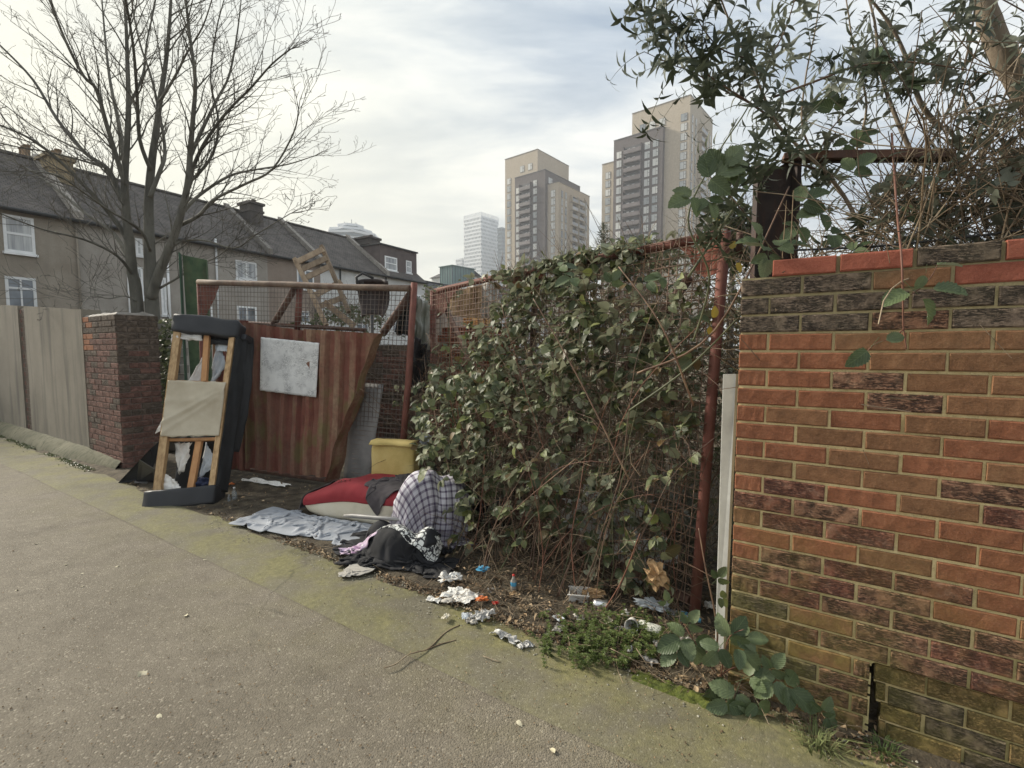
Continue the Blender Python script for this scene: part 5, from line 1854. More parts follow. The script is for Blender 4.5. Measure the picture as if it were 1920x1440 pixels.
torn('torn_lining', [(0.63, 0.06), (0.70, 0.08), (0.90, 0.15), (0.66, 0.275)], -0.08, M['blue_white'], 12)
torn('torn_lining', [(0.42, 0.0), (0.52, 0.0), (0.52, 0.27), (0.44, 0.27)], -0.16, M['rag_cloth'], 13)
torn('torn_lining', [(-0.16, 0.33), (0.0, 0.36), (0.02, 0.44), (-0.06, 0.42)], -0.06, M['wadding'], 14, amp=0.012)
torn('torn_lining', [(0.60, -0.01), (0.88, -0.01), (0.86, 0.05), (0.64, 0.07)], -0.06, M['navy_cloth'], 15, amp=0.03)
torn('torn_lining', [(0.50, 0.90), (0.98, 0.90), (0.98, 0.975), (0.50, 0.975)], -0.06, M['black_fabric'], 16, amp=0.02)

# folded black board at the foot of the pier
fb = thing('folded_black_panel', 'folded black padded panel slumped between the pier foot and the sofa', 'panel', G(255, 905))
mb = MB()
a = G(222, 906); b = G(280, 902); c = P(291, 838, 5.35); d_ = P(262, 868, 5.2)
mb.slab([a, b, V((b.x - 0.02, b.y + 0.25, c.z)), P(283, 842, 5.3)], V((0.02, -0.03, 0.012)))
mb.build('panel_half', M['black_fabric'], fb)
mb = MB()
mb.slab([G(258, 872 + 32), G(292, 905), P(292, 880, 5.0), P(263, 862, 5.0)], V((0.01, -0.03, 0.01)))
mb.build('panel_half', M['leatherette'], fb)
mb = MB()
mb.slab([G(252, 905, 0.01), G(296, 912, 0.01), G(296, 908, 0.01), G(256, 900, 0.01)], V((0, 0, 0.012)))
mb.build('metal_strip', M['galv'], fb)

# ------------------------------------------------------------------ cloth meshes (draped shapes, delta-coded vertex positions)
import numpy as np

cA = V((-1.97, 4.30, 0)); cd_ = V((.93, -.37, 0)).normalized(); cn_ = V((.37, .93, 0)).normalized()
LUMPS = {'bag': ((-.72, 3.70, .32), (.19, .20, .32), 0.0), 'bag2': ((-.54, 3.78, .28), (.21, .20, .29), 0.0), 'heap': ((-.84, 3.40, .04), (.22, .13, .20), -0.4), 'heap2': ((-1.0, 3.62, .03), (.13, .10, .18), -0.4), 'heap3': ((-.60, 3.36, .03), (.10, .11, .22), 0.0)}


def push_box(x, th):
    """keep points outside the rounded cushion"""
    L, D, H, r = 1.33, 0.62, 0.30, 0.08
    e0 = np.array(cd_[:]); e1 = np.array(cn_[:]); c = np.array((cA + cd_ * L / 2 + cn_ * D / 2 + V((0, 0, H / 2)))[:])
    q = x - c
    l = np.stack([q @ e0, q @ e1, q[:, 2]], 1)
    h = np.array([L / 2 - r, D / 2 - r, H / 2 - r])
    cl = np.clip(l, -h, h)
    dv = l - cl
    dist = np.linalg.norm(dv, axis=1)
    inside = dist < 1e-6
    out = dist < r + th
    m_ = out & ~inside
    dv[m_] *= ((r + th) / dist[m_])[:, None]
    l[m_] = cl[m_] + dv[m_]
    l[inside, 2] = H / 2 + th
    res = c + l[:, :1] * e0 + l[:, 1:2] * e1
    res[:, 2] = c[2] + l[:, 2]
    out |= inside
    x[out] = res[out]
    return out


def push_lump(x, lump, th):
    c, r, rot = lump
    c = np.array(c); r = np.array(r) + th
    ca, sa = math.cos(rot), math.sin(rot)
    q = x - c
    l = np.stack([q[:, 0] * ca + q[:, 1] * sa, -q[:, 0] * sa + q[:, 1] * ca, q[:, 2]], 1) / r
    n = np.linalg.norm(l, axis=1)
    m_ = n < 1
    l[m_] /= np.maximum(n[m_], 1e-4)[:, None]
    l *= r
    x[m_] = (c + np.stack([l[:, 0] * ca - l[:, 1] * sa, l[:, 0] * sa + l[:, 1] * ca, l[:, 2]], 1))[m_]
    return m_


FLOOR = 0.030


def drape(name_, w_, h_, n, m_, cx, cy, z, rot, squash=1.0, nzs=.03, seed=0, frames=70, th=0.004, lumps=(), box=True, over=None, selfc=0.011, bend=0.25, fric=0.85, tilt=0.0):
    """position-based cloth: a sheet falls, stretches no more than its weave allows, and folds"""
    jj, ii = np.meshgrid(np.arange(m_ + 1), np.arange(n + 1), indexing='ij')
    fx = (ii.ravel() / n - .5) * w_; fy = (jj.ravel() / m_ - .5) * h_
    rest = np.stack([fx, fy], 1)
    x = np.zeros((len(fx), 3))
    R = Matrix.Rotation(rot, 3, 'Z') @ Matrix.Rotation(tilt, 3, 'X')
    for k in range(len(fx)):
        p = V((fx[k] * 3 + seed, fy[k] * 3, seed))
        d = noise.noise_vector(p) * (1 - squash) * .30 + noise.noise_vector(p * 3) * (1 - squash) * .07
        q = R @ V((fx[k] * squash + d.x, fy[k] * squash + d.y, noise.noise(p + V((9, 9, 9))) * nzs * 2 + noise.noise(p * 3) * nzs))
        x[k] = (q.x + cx, q.y + cy, q.z + z)
    idx = np.arange(len(fx)).reshape(m_ + 1, n + 1)
    batches = []

    def pairs(a, b, k):
        a = a.ravel(); b = b.ravel()
        if len(a):
            batches.append((a, b, np.linalg.norm(rest[a] - rest[b], axis=1), k))
    for s_ in (0, 1):
        pairs(idx[:, s_:-1:2], idx[:, s_ + 1::2][:, :idx[:, s_:-1:2].shape[1]], 1.0)
        pairs(idx[s_:-1:2, :], idx[s_ + 1::2, :][:idx[s_:-1:2, :].shape[0]], 1.0)
        pairs(idx[s_:-1:2, :-1], idx[s_ + 1::2, 1:][:idx[s_:-1:2].shape[0]], 0.35)
        pairs(idx[s_:-1:2, 1:], idx[s_ + 1::2, :-1][:idx[s_:-1:2].shape[0]], 0.35)
    for s_ in range(4):
        if s_ < 2 or True:
            a = idx[:, s_:-2:4]; b = idx[:, s_ + 2::4][:, :a.shape[1]]; a = a[:, :b.shape[1]]; pairs(a, b, bend)
            a = idx[s_:-2:4, :]; b = idx[s_ + 2::4, :][:a.shape[0]]; a = a[:b.shape[0]]; pairs(a, b, bend)
    v = np.zeros_like(x)
    dt = 1 / 40
    neigh = None
    for fr_ in range(frames):
        v[:, 2] -= 9.8 * dt
        v *= 0.965
        old = x.copy()
        x += v * dt
        touch = np.zeros(len(x), bool)
        for it in range(9):
            for a, b, l0, k in batches:
                d = x[b] - x[a]
                L = np.sqrt((d * d).sum(1)) + 1e-9
                c = ((L - l0) / L * 0.5 * k)[:, None] * d
                x[a] += c; x[b] -= c
            if it % 3 == 2:
                g_ = x[:, 2] < th + FLOOR
                x[g_, 2] = th + FLOOR
                touch |= g_
                if box: touch |= push_box(x, th)
                for lp in lumps: touch |= push_lump(x, LUMPS[lp], th)
        if selfc and fr_ % 2 == 0:
            f32 = x.astype(np.float32)
            sq_ = (f32 ** 2).sum(1)
            D2 = sq_[:, None] + sq_[None] - 2 * f32 @ f32.T
            a, b = np.nonzero(D2 < selfc * selfc)
            ok = a < b
            a, b = a[ok], b[ok]
            far = (np.abs(jj.ravel()[a] - jj.ravel()[b]) > 1) | (np.abs(ii.ravel()[a] - ii.ravel()[b]) > 1)
            a, b = a[far], b[far]
            if len(a):
                d = x[b] - x[a]; L = np.sqrt((d * d).sum(1)) + 1e-6
                c = ((selfc - L) / L * 0.4)[:, None] * d
                np.add.at(x, a, -c); np.add.at(x, b, c)
        if over is not None and fr_ % 2 == 0:
            for ov in over:
                f32 = x.astype(np.float32); o32 = ov.astype(np.float32)
                D2 = (f32 ** 2).sum(1)[:, None] + (o32 ** 2).sum(1)[None] - 2 * f32 @ o32.T
                near = D2.argmin(1); dist = np.sqrt(np.maximum(D2[np.arange(len(x)), near], 0))
                lowr = (dist < 0.028)
                up = ov[near, 2] + 0.010
                m2 = lowr & (x[:, 2] < up)
                x[m2, 2] = up[m2]; touch |= m2
        x[touch, :2] = old[touch, :2] + (x[touch, :2] - old[touch, :2]) * (1 - fric)
        v = (x - old) / dt
        sp_ = np.linalg.norm(v, axis=1); mx = 2.5
        big = sp_ > mx
        v[big] *= (mx / sp_[big])[:, None]
        v[touch] *= 0.5
    print('cloth', name_, x.min(0).round(2), x.max(0).round(2))
    return x, n, m_


def crinkle(data, amp, scale, seed):
    """sharp creases: ridged relief along the surface normal"""
    x, n, m_ = data
    g_ = x.reshape(m_ + 1, n + 1, 3)
    du = np.gradient(g_, axis=1); dv = np.gradient(g_, axis=0)
    nr = np.cross(du, dv).reshape(-1, 3)
    nr /= (np.linalg.norm(nr, axis=1)[:, None] + 1e-9)
    nr[nr[:, 2] < 0] *= -1
    for i in range(len(x)):
        a, b = (i % (n + 1)) / n, (i // (n + 1)) / m_
        q = V((a * scale * 1.3, b * scale * 0.55, seed))
        h = (1 - 2 * abs(noise.noise(q + noise.noise_vector(q * .5)))) ** 2 * 0.7 + (1 - 2 * abs(noise.noise(q * 2.3))) ** 2 * 0.35 - 0.35
        x[i] += nr[i] * (h * amp)
        x[i, 2] = max(x[i, 2], 0.025)
    return x, n, m_


def cloth(data, name, label, cat, mat, th=0.004, parent=None, sub=1):
    x, n, m_ = data
    mb = MB()
    mb.add(x.tolist(), [(j * (n + 1) + i, j * (n + 1) + i + 1, (j + 1) * (n + 1) + i + 1, (j + 1) * (n + 1) + i) for j in range(m_) for i in range(n)], 0, True)
    me = mb.mesh(name, mat, guv(n, m_))
    o = link(name, me, parent)
    if label: tag(o, label, cat)
    s = o.modifiers.new('smooth', 'SUBSURF'); s.levels = sub; s.render_levels = sub
    solid(o, th, 0)
    return o


def slump(p):        # the foam has collapsed towards its ends
    q = V((p[0], p[1], 0)) - cA
    x = q.dot(cd_); y = q.dot(cn_)
    e = max(0.0, min(1.0, x / 0.6)); e = e * e * (3 - 2 * e)
    k = 0.66 + 0.36 * e + 0.10 * math.sin(max(0, min(1.33, x)) / 1.33 * 3.14) - 0.10 * max(0.0, min(1.0, (x - .9) / .4)) + 0.10 * nz((x * 3, y * 3, 2), 1)
    return p[2] * (1 + (k - 1) * min(1.0, max(0.0, p[2] - .03) / 0.12))


# cream sofa cushion
cA = V((-1.97, 4.30, 0)); cd_ = V((.93, -.37, 0)).normalized(); cn_ = V((.37, .93, 0)).normalized()
bm = bmesh.new()
bmesh.ops.create_cube(bm, size=1)
bmesh.ops.subdivide_edges(bm, edges=bm.edges[:], cuts=11, use_grid_fill=True)
for v in bm.verts:
    c = v.co * 2
    m8 = (abs(c.x) ** 5 + abs(c.y) ** 5 + abs(c.z) ** 4) ** (1 / 5)
    c = c / max(m8, 1e-6) * max(abs(c.x), abs(c.y), abs(c.z))
    L, D, H = 1.33, 0.62, 0.30
    x = (c.x / 2 + .5) * L; y = (c.y / 2 + .5) * D; z = (c.z / 2 + .5) * H
    tp = min(1, x / 0.25)
    p = cA + cd_ * x + cn_ * y + V((0, 0, z))
    p += V((nz(p, 4), nz(p, 4, 4), nz(p, 4, 9))) * 0.014 + V((nz(p, 14), nz(p, 14, 4), nz(p, 14, 9))) * 0.004
    p.z = max(slump(p), 0.004)
    v.co = p
me = bpy.data.meshes.new('cushion')
bm.to_mesh(me); bm.free()
for f in me.polygons: f.use_smooth = True
me.materials.append(M['cream'])
cush = link('sofa_cushion', me)
tag(cush, 'thick dirty cream sofa cushion lying on the ground under a red cloth', 'cushion')

ang_ = math.atan2(cd_.y, cd_.x)
def at_(a, b): return (cA + cd_ * a + cn_ * b).xy
D = {}
D['red'] = drape('red', 1.02, .62, 44, 28, *at_(.60, .26), .36, ang_ + .03, 0.97, .02, 2, selfc=0, bend=.5)
D['tl'] = drape('tl', .42, .72, 20, 34, *at_(.04, .40), .40, ang_ + .35, .85, .04, 3, over=[D['red'][0]])
D['tr'] = drape('tr', .42, .66, 26, 40, *at_(.93, .20), .38, ang_ - .45, .62, .05, 5, over=[D['red'][0]])
D['plaid'] = drape('plaid', 1.10, 1.10, 52, 52, -.68, 3.70, .72, .5, .60, .10, 7, lumps=('bag', 'bag2'), bend=.15)
D['plaid'] = crinkle(D['plaid'], 0.034, 6.5, 3)
D['plaid'][0][:, 2] *= 0.90
D['plaid'][0][:, 0] += (D['plaid'][0][:, 2] - 0.3) * 0.10
D['red'] = crinkle(D['red'], 0.007, 6, 5)
D['tr'] = crinkle(D['tr'], 0.008, 9, 6)
D['tl'] = crinkle(D['tl'], 0.008, 9, 7)
D['sheet'] = drape('sheet', 2.0, .72, 80, 34, -1.68, 4.02, .16, ang_, .66, .09, 11, bend=.12)
D['b1'] = drape('b1', 1.25, .95, 54, 42, -.88, 3.52, .62, -.3, .62, .10, 13, tilt=1.0, lumps=('bag', 'heap', 'heap2', 'heap3'), bend=.15)
D['b2'] = drape('b2', 1.15, .85, 54, 42, -.78, 3.30, .60, -.35, .62, .10, 17, tilt=1.25, lumps=('heap', 'heap2', 'heap3'), bend=.12, over=[D['b1'][0]])
D['pat'] = drape('pat', .80, .20, 48, 12, -.80, 3.40, .40, -.45, .85, .05, 19, lumps=('heap', 'heap3'), bend=.15, over=[D['b1'][0], D['b2'][0]])
D['lil'] = drape('lil', .44, .34, 32, 24, -1.10, 3.46, .34, -.1, .55, .09, 23, lumps=('heap2',), bend=.1, over=[D['b1'][0], D['b2'][0]])
D['rag'] = drape('rag', .42, .20, 34, 18, -1.12, 3.22, .14, 1.0, .55, .08, 29, bend=.1, frames=50)
D['b1'] = crinkle(D['b1'], 0.012, 7, 8); D['b2'] = crinkle(D['b2'], 0.014, 7, 9)
for k_ in ('red', 'tl', 'tr'):
    for i in range(len(D[k_][0])):
        D[k_][0][i, 2] = slump(D[k_][0][i]) + (0.004 if k_ == 'red' else 0.020)
cloth(D['red'], 'red_cloth', 'crimson red cloth draped over the cream cushion', 'cloth', M['red_cloth'])
cloth(D['tl'], 'charcoal_cloth', 'charcoal cloth hanging over the left rear corner of the cushion', 'cloth', M['charcoal_cloth'])
cloth(D['tr'], 'charcoal_cloth', 'ribbed charcoal cloth draped over red cloth and cushion beside the checked bundle', 'cloth', M['charcoal_cloth'])
ck = cloth(D['plaid'], 'checked_bundle', 'bulging white and dark purple checked cloth bundle at the bramble edge', 'cloth bundle', M['check'])
cloth(D['sheet'], 'grey_sheet', 'pale grey jersey sheet crumpled on the ground along the cushion', 'cloth', M['grey_cloth'])
cloth(D['b1'], 'black_clothes', 'black garments heaped on the ground in front of the cushion', 'clothes', M['black_cloth'])
cloth(D['b2'], 'black_coat', 'black coat spread on the ground at the near side of the clothes heap', 'clothes', M['black_cloth'])
cloth(D['pat'], 'patterned_scarf', 'black and white patterned scarf curving over the black clothes', 'scarf', M['pattern'])
cloth(D['lil'], 'lilac_cloth', 'small lilac and pink cloth crumpled on the left of the black clothes', 'cloth', M['lilac_cloth'], th=0.003)
cloth(D['rag'], 'grey_rag', 'small beige grey rag lying on the mossy strip below the black clothes', 'rag', M['rag_cloth'], th=0.003)

# grey pipe lying across the heap
mb = MB()
a = P(645, 967, 3.82); b = P(770, 975, 3.50)
mb.tube([a, a.lerp(b, .15) + V((0, 0, .004)), a.lerp(b, .5), b], [0.010, 0.017, 0.016, 0.013], 10)
tag(mb.build('grey_pipe', M['galv']), 'short curved grey pipe lying across the clothes heap', 'pipe')

# yellow foam block
fo = thing('yellow_foam_block', 'yellow foam block standing upright behind the checked bundle', 'foam block', G(740, 925))
def fbx(a0, b0, w_, h_, dd, yaw, name='foam', root=fo):
    bm = bmesh.new(); bmesh.ops.create_cube(bm, size=1)
    bmesh.ops.subdivide_edges(bm, edges=bm.edges[:], cuts=8, use_grid_fill=True)
    Mx = Matrix.Translation(a0) @ Matrix.Rotation(yaw, 4, 'Z') @ Matrix.Rotation(R_(-3), 4, 'X')
    for v in bm.verts:
        c = v.co * 2
        m8 = (abs(c.x) ** 14 + abs(c.y) ** 10 + abs(c.z) ** 14) ** (1 / 12)
        c = c / max(m8, 1e-6) * max(abs(c.x), abs(c.y), abs(c.z)) / 2
        p = V((c.x * w_, c.y * dd, (c.z + .5) * h_))
        p += V((nz(p, 6), nz(p, 6, 4), nz(p, 6, 9))) * 0.006
        v.co = Mx @ p
    me = bpy.data.meshes.new(name); bm.to_mesh(me); bm.free()
    for f in me.polygons: f.use_smooth = True
    me.materials.append(M['yellow_foam'])
    return link(name, me, root)
pf = P(740, 905, 4.55)
fbx(V((pf.x, pf.y, 0)), 0, 0.44, P(740, 832, 4.45).z, 0.16, R_(-14))
mb = MB()
def capf(a, b):
    return V((pf.x, pf.y, 0)) + Matrix.Rotation(R_(-14), 3, 'Z') @ V((-0.219 + 0.438 * a, -0.078 + 0.156 * b - 0.012 * math.sin(a * 9), P(740, 832, 4.45).z + 0.004 - (0.03 if b == 0 else 0) + 0.003 * nz((a * 9, b, 0), 1)))
o = grid(12, 4, capf).build('foam_lid', M['yellow_foam'], fo); solid(o, 0.008, 1)


# ------------------------------------------------------------------ things seen through and over the gates
# slatted wooden frame standing crooked behind the left gate
pal = thing('slatted_frame', 'broken slatted wooden bed frame poking up crookedly behind the left gate', 'wooden frame', G(600, 800))
def batten(root, a, b, w_, th, mat, name):
    d = (b - a).normalized(); s = d.cross(V((0, 1, 0))).normalized(); n_ = d.cross(s).normalized()
    mb = MB(); mb.box((0, -w_ / 2, -th / 2), ((b - a).length, w_ / 2, th / 2), fr(a, d, s, n_))
    return mb.build(name, mat, root)
PYd = 6.6
batten(pal, P(553, 485, PYd), P(612, 610, PYd - 0.3), 0.05, 0.06, M['timber_grey'], 'frame_rail')
batten(pal, P(603, 461, PYd + .3), P(654, 585, PYd), 0.05, 0.06, M['timber_grey'], 'frame_rail')
for (a, b) in (((555, 492), (606, 467)), ((564, 506), (612, 484)), ((573, 521), (619, 499)), ((592, 553), (640, 528)), ((600, 574), (648, 556))):
    batten(pal, P(*a, PYd - 0.05), P(*b, PYd + 0.2), 0.075, 0.02, M['timber_grey'], 'slat')
batten(pal, P(608, 566, 6.0), P(665, 612, 6.0), 0.07, 0.03, M['timber_grey'], 'loose_slat')
# dark office chair seat tipped up
oc_ = thing('broken_chair', 'dark brown moulded chair tipped on end behind the left gate mesh', 'chair', G(695, 800))
cY = 6.3
def shell(a, b):
    x = -0.32 + 0.64 * a; z = b
    c0 = P(697, 588, cY); h_ = 0.46
    prof = 0.10 * math.sin(b * 3.0) - 0.10 * (2 * a - 1) ** 2
    taper = 1 - 0.35 * (1 - b) ** 3
    return V((c0.x + x * taper * 0.62, cY + 0.12 - prof * -1.2, c0.z + h_ * b - 0.05 * (2 * a - 1) ** 4))
o = grid(14, 12, shell).build('seat_shell', M['brown_leather'], oc_); solid(o, 0.03)
mb = MB()
mb.tube([P(672, 540, cY), P(668, 520, cY), P(680, 512, cY), P(700, 522, cY)], 0.018, 6)
mb.tube([P(690, 555, cY - .05), P(680, 530, cY - .1), P(668, 545, cY - .1)], 0.016, 6)
mb.tube([P(697, 590, cY), V((P(697, 590, cY).x, cY, 0.3))], 0.025, 8)
mb.build('chair_frame', M['black_pipe'], oc_)


def hang(name, label, cat, quad, Y0, Y1, mat, seed, n=16, amp=0.05, th=0.004):
    """limp sheet between four pixel corners, falling in vertical folds"""
    c = [P(x, y, Yq) for (x, y), Yq in zip(quad, (Y0, Y1, Y1, Y0))]   # TL TR BR BL
    def f(a, b):
        p = (c[3] * (1 - a) + c[2] * a) * (1 - b) + (c[0] * (1 - a) + c[1] * a) * b
        q = nz((a * 4, b * 1.2, seed), 1) + 0.5 * nz((a * 11, b * 2.5, seed), 1)
        e = 0.03 * nz((a * 5, b * 5, seed + 4), 1)
        return p + V((e, q * amp * 2, e))
    o = grid(n, n, f).build(name, mat)
    solid(o, th)
    return tag(o, label, cat)


hang('tarpaulin', 'grey green tarpaulin hanging between the two gates', 'tarpaulin', [(778, 552), (806, 572), (803, 690), (776, 660)], 5.3, 5.7, M['tarp'], 3, 22, 0.06)
hang('plastic_sheet', 'dark folded plastic sheeting below the tarpaulin between the gates', 'plastic sheet', [(778, 628), (806, 655), (804, 740), (770, 742)], 5.15, 5.4, M['bin_bag'], 7, 22, 0.07)
hang('torn_black_sheet', 'torn black plastic caught behind the right end of the left gate', 'plastic sheet', [(760, 560), (775, 545), (772, 630), (738, 625)], 5.3, 5.3, M['bin_bag'], 9, 16, 0.06)
hang('brown_curtain', 'brown hanging fabric seen through the top left of the mesh gate', 'fabric', [(842, 545), (905, 535), (900, 600), (846, 590)], 7.4, 7.4, M['paper_brown'], 12, 20, 0.08)
hang('grey_curtain', 'grey draped fabric behind the upper mesh beside the brown one', 'fabric', [(880, 535), (935, 525), (930, 610), (890, 605)], 7.8, 7.8, M['rag_cloth'], 15, 20, 0.09)

# hollow clay blocks: a stack behind the mesh gate, each block with real slots
hb = thing('block_stack', 'stack of red hollow clay blocks with rows of holes behind the mesh gate', 'block stack', G(890, 780))
def hollow(root, o_, ex, L, H, D, mat, name='hollow_block', nx=4, nyy=2):
    ey = V((-ex.y, ex.x, 0)); Mx = fr(o_, ex, ey, Z)
    mb = MB()
    t = 0.009
    cw = (L - t) / nx; ch = (H - t) / nyy
    for i in range(nx + 1):
        mb.box((i * cw, 0, 0), (i * cw + t, D, H), Mx)
    for j in range(nyy + 1):
        for i in range(nx):
            mb.box((i * cw + t + 0.0001, 0.0005, j * ch), ((i + 1) * cw - 0.0001, D - 0.0005, j * ch + t), Mx)
    return mb.build(name, mat, root)
ex_ = V((0.93, -0.36, 0)).normalized()
b0 = P(822, 760, 5.75)
for r in range(14):
    for k in range(4):
        o_ = b0 + ex_ * (k * 0.235 + (0.06 if r % 2 else 0) + random.uniform(-.006, .006)) + V((0, 0, 0))
        o_.z = 0.55 + r * 0.088
        if o_.z + 0.08 > 1.98 - 0.02 * k: continue
        hollow(hb, V(o_), ex_, 0.225, 0.080, 0.11, M['hollow_red'])
mb = MB(); mb.box((0, 0.0, 0), (0.95, 0.20, 0.545), fr(V((b0.x, b0.y, 0)), ex_, V((-ex_.y, ex_.x, 0)), Z)); mb.build('pallet_base', M['timber_grey'], hb)
for (x, y, lab) in ((868, 610, 'left'), (894, 611, 'right')):
    o_ = P(x, y, 5.75)
    q_ = thing('hollow_block', 'yellow orange hollow clay block, %s of two on top of the red stack' % lab, 'block', o_, 'yellow clay blocks')
    hollow(q_, o_, ex_, 0.13, 0.085, 0.10, M['hollow_yellow'], 'block_body', 3, 2)

# low dark brick wall behind the gap at the right end of the left gate
yw = thing('yard_wall', 'low dark brick wall inside the yard behind the gap beside the torn cladding', 'wall', P(690, 800, 6.3))
y0_ = P(676, 760, 6.2); y0_ = V((y0_.x, y0_.y, 0))
ydir = V((0.97, -0.24, 0)).normalized()
for r in range(21):
    for k in range(5):
        lay(yw, 'pier_brick' if random.random() < .6 else 'pier_dark', y0_ + ydir * (k * 0.225 + (0.11 if r % 2 else 0)) + V((0, 0, 0.01 + r * 0.075)), ydir, 0.215, proud=0.004)
mb = MB(); mb.box((0.004, 0.004, 0), (1.22, 0.20, 21 * 0.075), fr(y0_, ydir, V((-ydir.y, ydir.x, 0)), Z)); mb.build('mortar', M['mortar_pier'], yw)

# pale boards on the ground behind the right part of the mesh gate
for i, (a, b, Yp, lb_, mt) in enumerate((((1195, 752), (1312, 762), 3.5, 'upper weathered grey board leaning behind the mesh near the right post', 'timber_grey'), ((1190, 776), (1310, 790), 3.4, 'lower pale board leaning behind the mesh near the right post', 'timber'), ((826, 748), (960, 730), 5.4, 'pale board lying behind the block stack', 'timber_grey'))):
    q_ = MB(); A1 = P(*a, Yp); B1 = P(*b, Yp - 0.1)
    d = (B1 - A1).normalized(); s = d.cross(V((0, 1, 0))).normalized(); n_ = d.cross(s).normalized()
    q_.box((0, -0.035, -0.012), ((B1 - A1).length, 0.035, 0.012), fr(A1, d, s, n_))
    tag(q_.build('loose_board', M[mt]), lb_, 'board')

# old timber fence panel at the far top right
tf = thing('timber_fence', 'mossy close-boarded timber fence at the top right corner behind the stems', 'fence', P(1900, 440, 2.4))
fa = P(1868, 440, 2.75)
for i in range(9):
    mb = MB()
    x0 = fa.x + i * 0.125
    mb.box((0, 0, 0), (0.118, 0.014, 2.62 + 0.02 * random.random()), Matrix.Translation(V((x0, fa.y - 0.04 * i, 0))) @ Matrix.Rotation(R_(-18), 4, 'Z'))
    mb.build('fence_board', M['timber_green'], tf)

# ------------------------------------------------------------------ litter
def crumple(name, label, cat, p, size, mat, seed, flat=0.5, elong=1.0, rz=0.0, group=None, th=0.0015):
    """crushed paper or film: folded facets"""
    bm = bmesh.new()
    bmesh.ops.create_icosphere(bm, subdivisions=3, radius=1)
    for v in bm.verts:
        d = v.co.normalized()
        a = 1 - abs(nz(d, 1.6, seed)) * 1.3 - abs(nz(d, 3.7, seed + 5)) * 0.8 + 0.25 * nz(d, 1.0, seed + 9)
        a = max(0.25, a)
        q = V((d.x * a * elong, d.y * a, d.z * a * flat))
        q.rotate(Matrix.Rotation(rz, 3, 'Z'))
        v.co = V(p) + q * size
    me = bpy.data.meshes.new(name); bm.to_mesh(me); bm.free()
    me.materials.append(mat)
    o = link(name, me)
    tag(o, label, cat, group)
    return o


def film(name, label, cat, p, w_, h_, mat, seed, amp=0.03, rz=0.0, n=18, group=None, tilt=0.0):
    """thin crumpled sheet lying on the ground"""
    Mr = Matrix.Rotation(rz, 3, 'Z') @ Matrix.Rotation(tilt, 3, 'X')
    def f(a, b):
        ang = math.atan2(b - .5, a - .5)
        e = 1 + 0.28 * nz((math.cos(ang) * 2, math.sin(ang) * 2, seed), 1) + 0.12 * nz((math.cos(ang) * 6, math.sin(ang) * 6, seed), 1)
        x = (a - .5) * w_ * e; y = (b - .5) * h_ * e
        z = amp * (1.3 * abs(nz((a * 2.2, b * 2.2, seed), 1)) + 0.45 * abs(nz((a * 6, b * 6, seed + 2), 1)))
        q = Mr @ V((x + amp * .5 * nz((a * 6, b * 6, seed + 5), 1), y + amp * .5 * nz((a * 6, b * 6, seed + 8), 1), z))
        r = V(p) + q
        r.z = max(r.z, 0.006)
        return r
    o = grid(n, n, f, smooth=(seed % 2 == 0)).build(name, mat)
    solid(o, 0.0012)
    return tag(o, label, cat, group)


def Gz(x, y, z=0.03): return G(x, y, z)


film('tissue_paper', 'large crumpled white tissue at the pavement edge near the clothes heap', 'tissue', Gz(862, 1118), 0.20, 0.13, M['paper_white'], 3, 0.035, -0.4)
film('tissue_paper', 'thin white tissue scrap lying at the left of the large tissue', 'tissue', Gz(815, 1126, .02), 0.10, 0.045, M['paper_white'], 6, 0.02, -0.5)
film('plastic_film', 'torn white plastic film on the dead leaves in front of the bramble', 'plastic film', Gz(948, 1196, .02), 0.15, 0.06, M['plastic_white'], 9, 0.03, -0.7)
film('plastic_film', 'small twisted white plastic strip right of the torn film', 'plastic film', Gz(985, 1212, .02), 0.07, 0.035, M['plastic_white'], 12, 0.03, 0.5)
film('plastic_film', 'milky plastic wrapper under the left edge of the bramble', 'plastic film', Gz(845, 1085, .04), 0.14, 0.09, M['plastic_white'], 14, 0.04, 0.3)
film('plastic_film', 'clear white wrapper lying near the orange wrapper', 'plastic film', Gz(908, 1155, .03), 0.10, 0.07, M['plastic_white'], 17, 0.04, 0.9)
film('paper_scrap', 'small grey paper scrap at the soil edge below the tissue', 'paper', Gz(884, 1166, .02), 0.06, 0.04, M['rag_cloth'], 18, 0.03, 0.1)
crumple('orange_wrapper', 'crumpled orange wrapper among the bramble stems', 'wrapper', Gz(905, 1122, .05), 0.035, M['orange_wrap'], 4, 0.6, 1.4)
crumple('red_wrapper', 'little red scrap beside the orange wrapper', 'wrapper', Gz(930, 1130, .04), 0.02, M['red_plastic'], 7, 0.6, 1.6)
crumple('blue_wrapper', 'blue and white wrapper under the left bramble leaves', 'wrapper', Gz(905, 1066, .08), 0.045, M['blue_plastic'], 8, 0.5, 1.3)
crumple('paper_bag', 'crumpled brown paper bag caught on the mesh near the right post', 'paper bag', P(1231, 1078, 2.62), 0.105, M['paper_brown'], 21, 0.95, 0.85)
crumple('white_sack', 'large pale plastic sack slumped behind the lower mesh', 'sack', V((P(1130, 985, 3.5).x, 3.5, 0.30)), 0.42, M['plastic_white'], 31, 0.7, 1.1)
crumple('white_sack', 'smaller white sack right of the large one behind the mesh', 'sack', V((P(1205, 1040, 3.15).x, 3.15, 0.16)), 0.27, M['plastic_white'], 33, 0.75, 1.0)
crumple('white_bag', 'white carrier bag stuck high in the bramble behind the mesh', 'bag', P(1118, 610, 3.9), 0.10, M['plastic_white'], 37, 0.8, 1.3)
crumple('white_bag', 'white plastic bag behind the bramble stems left of the sacks', 'bag', P(1055, 890, 3.9), 0.15, M['plastic_white'], 38, 0.9, 0.9)
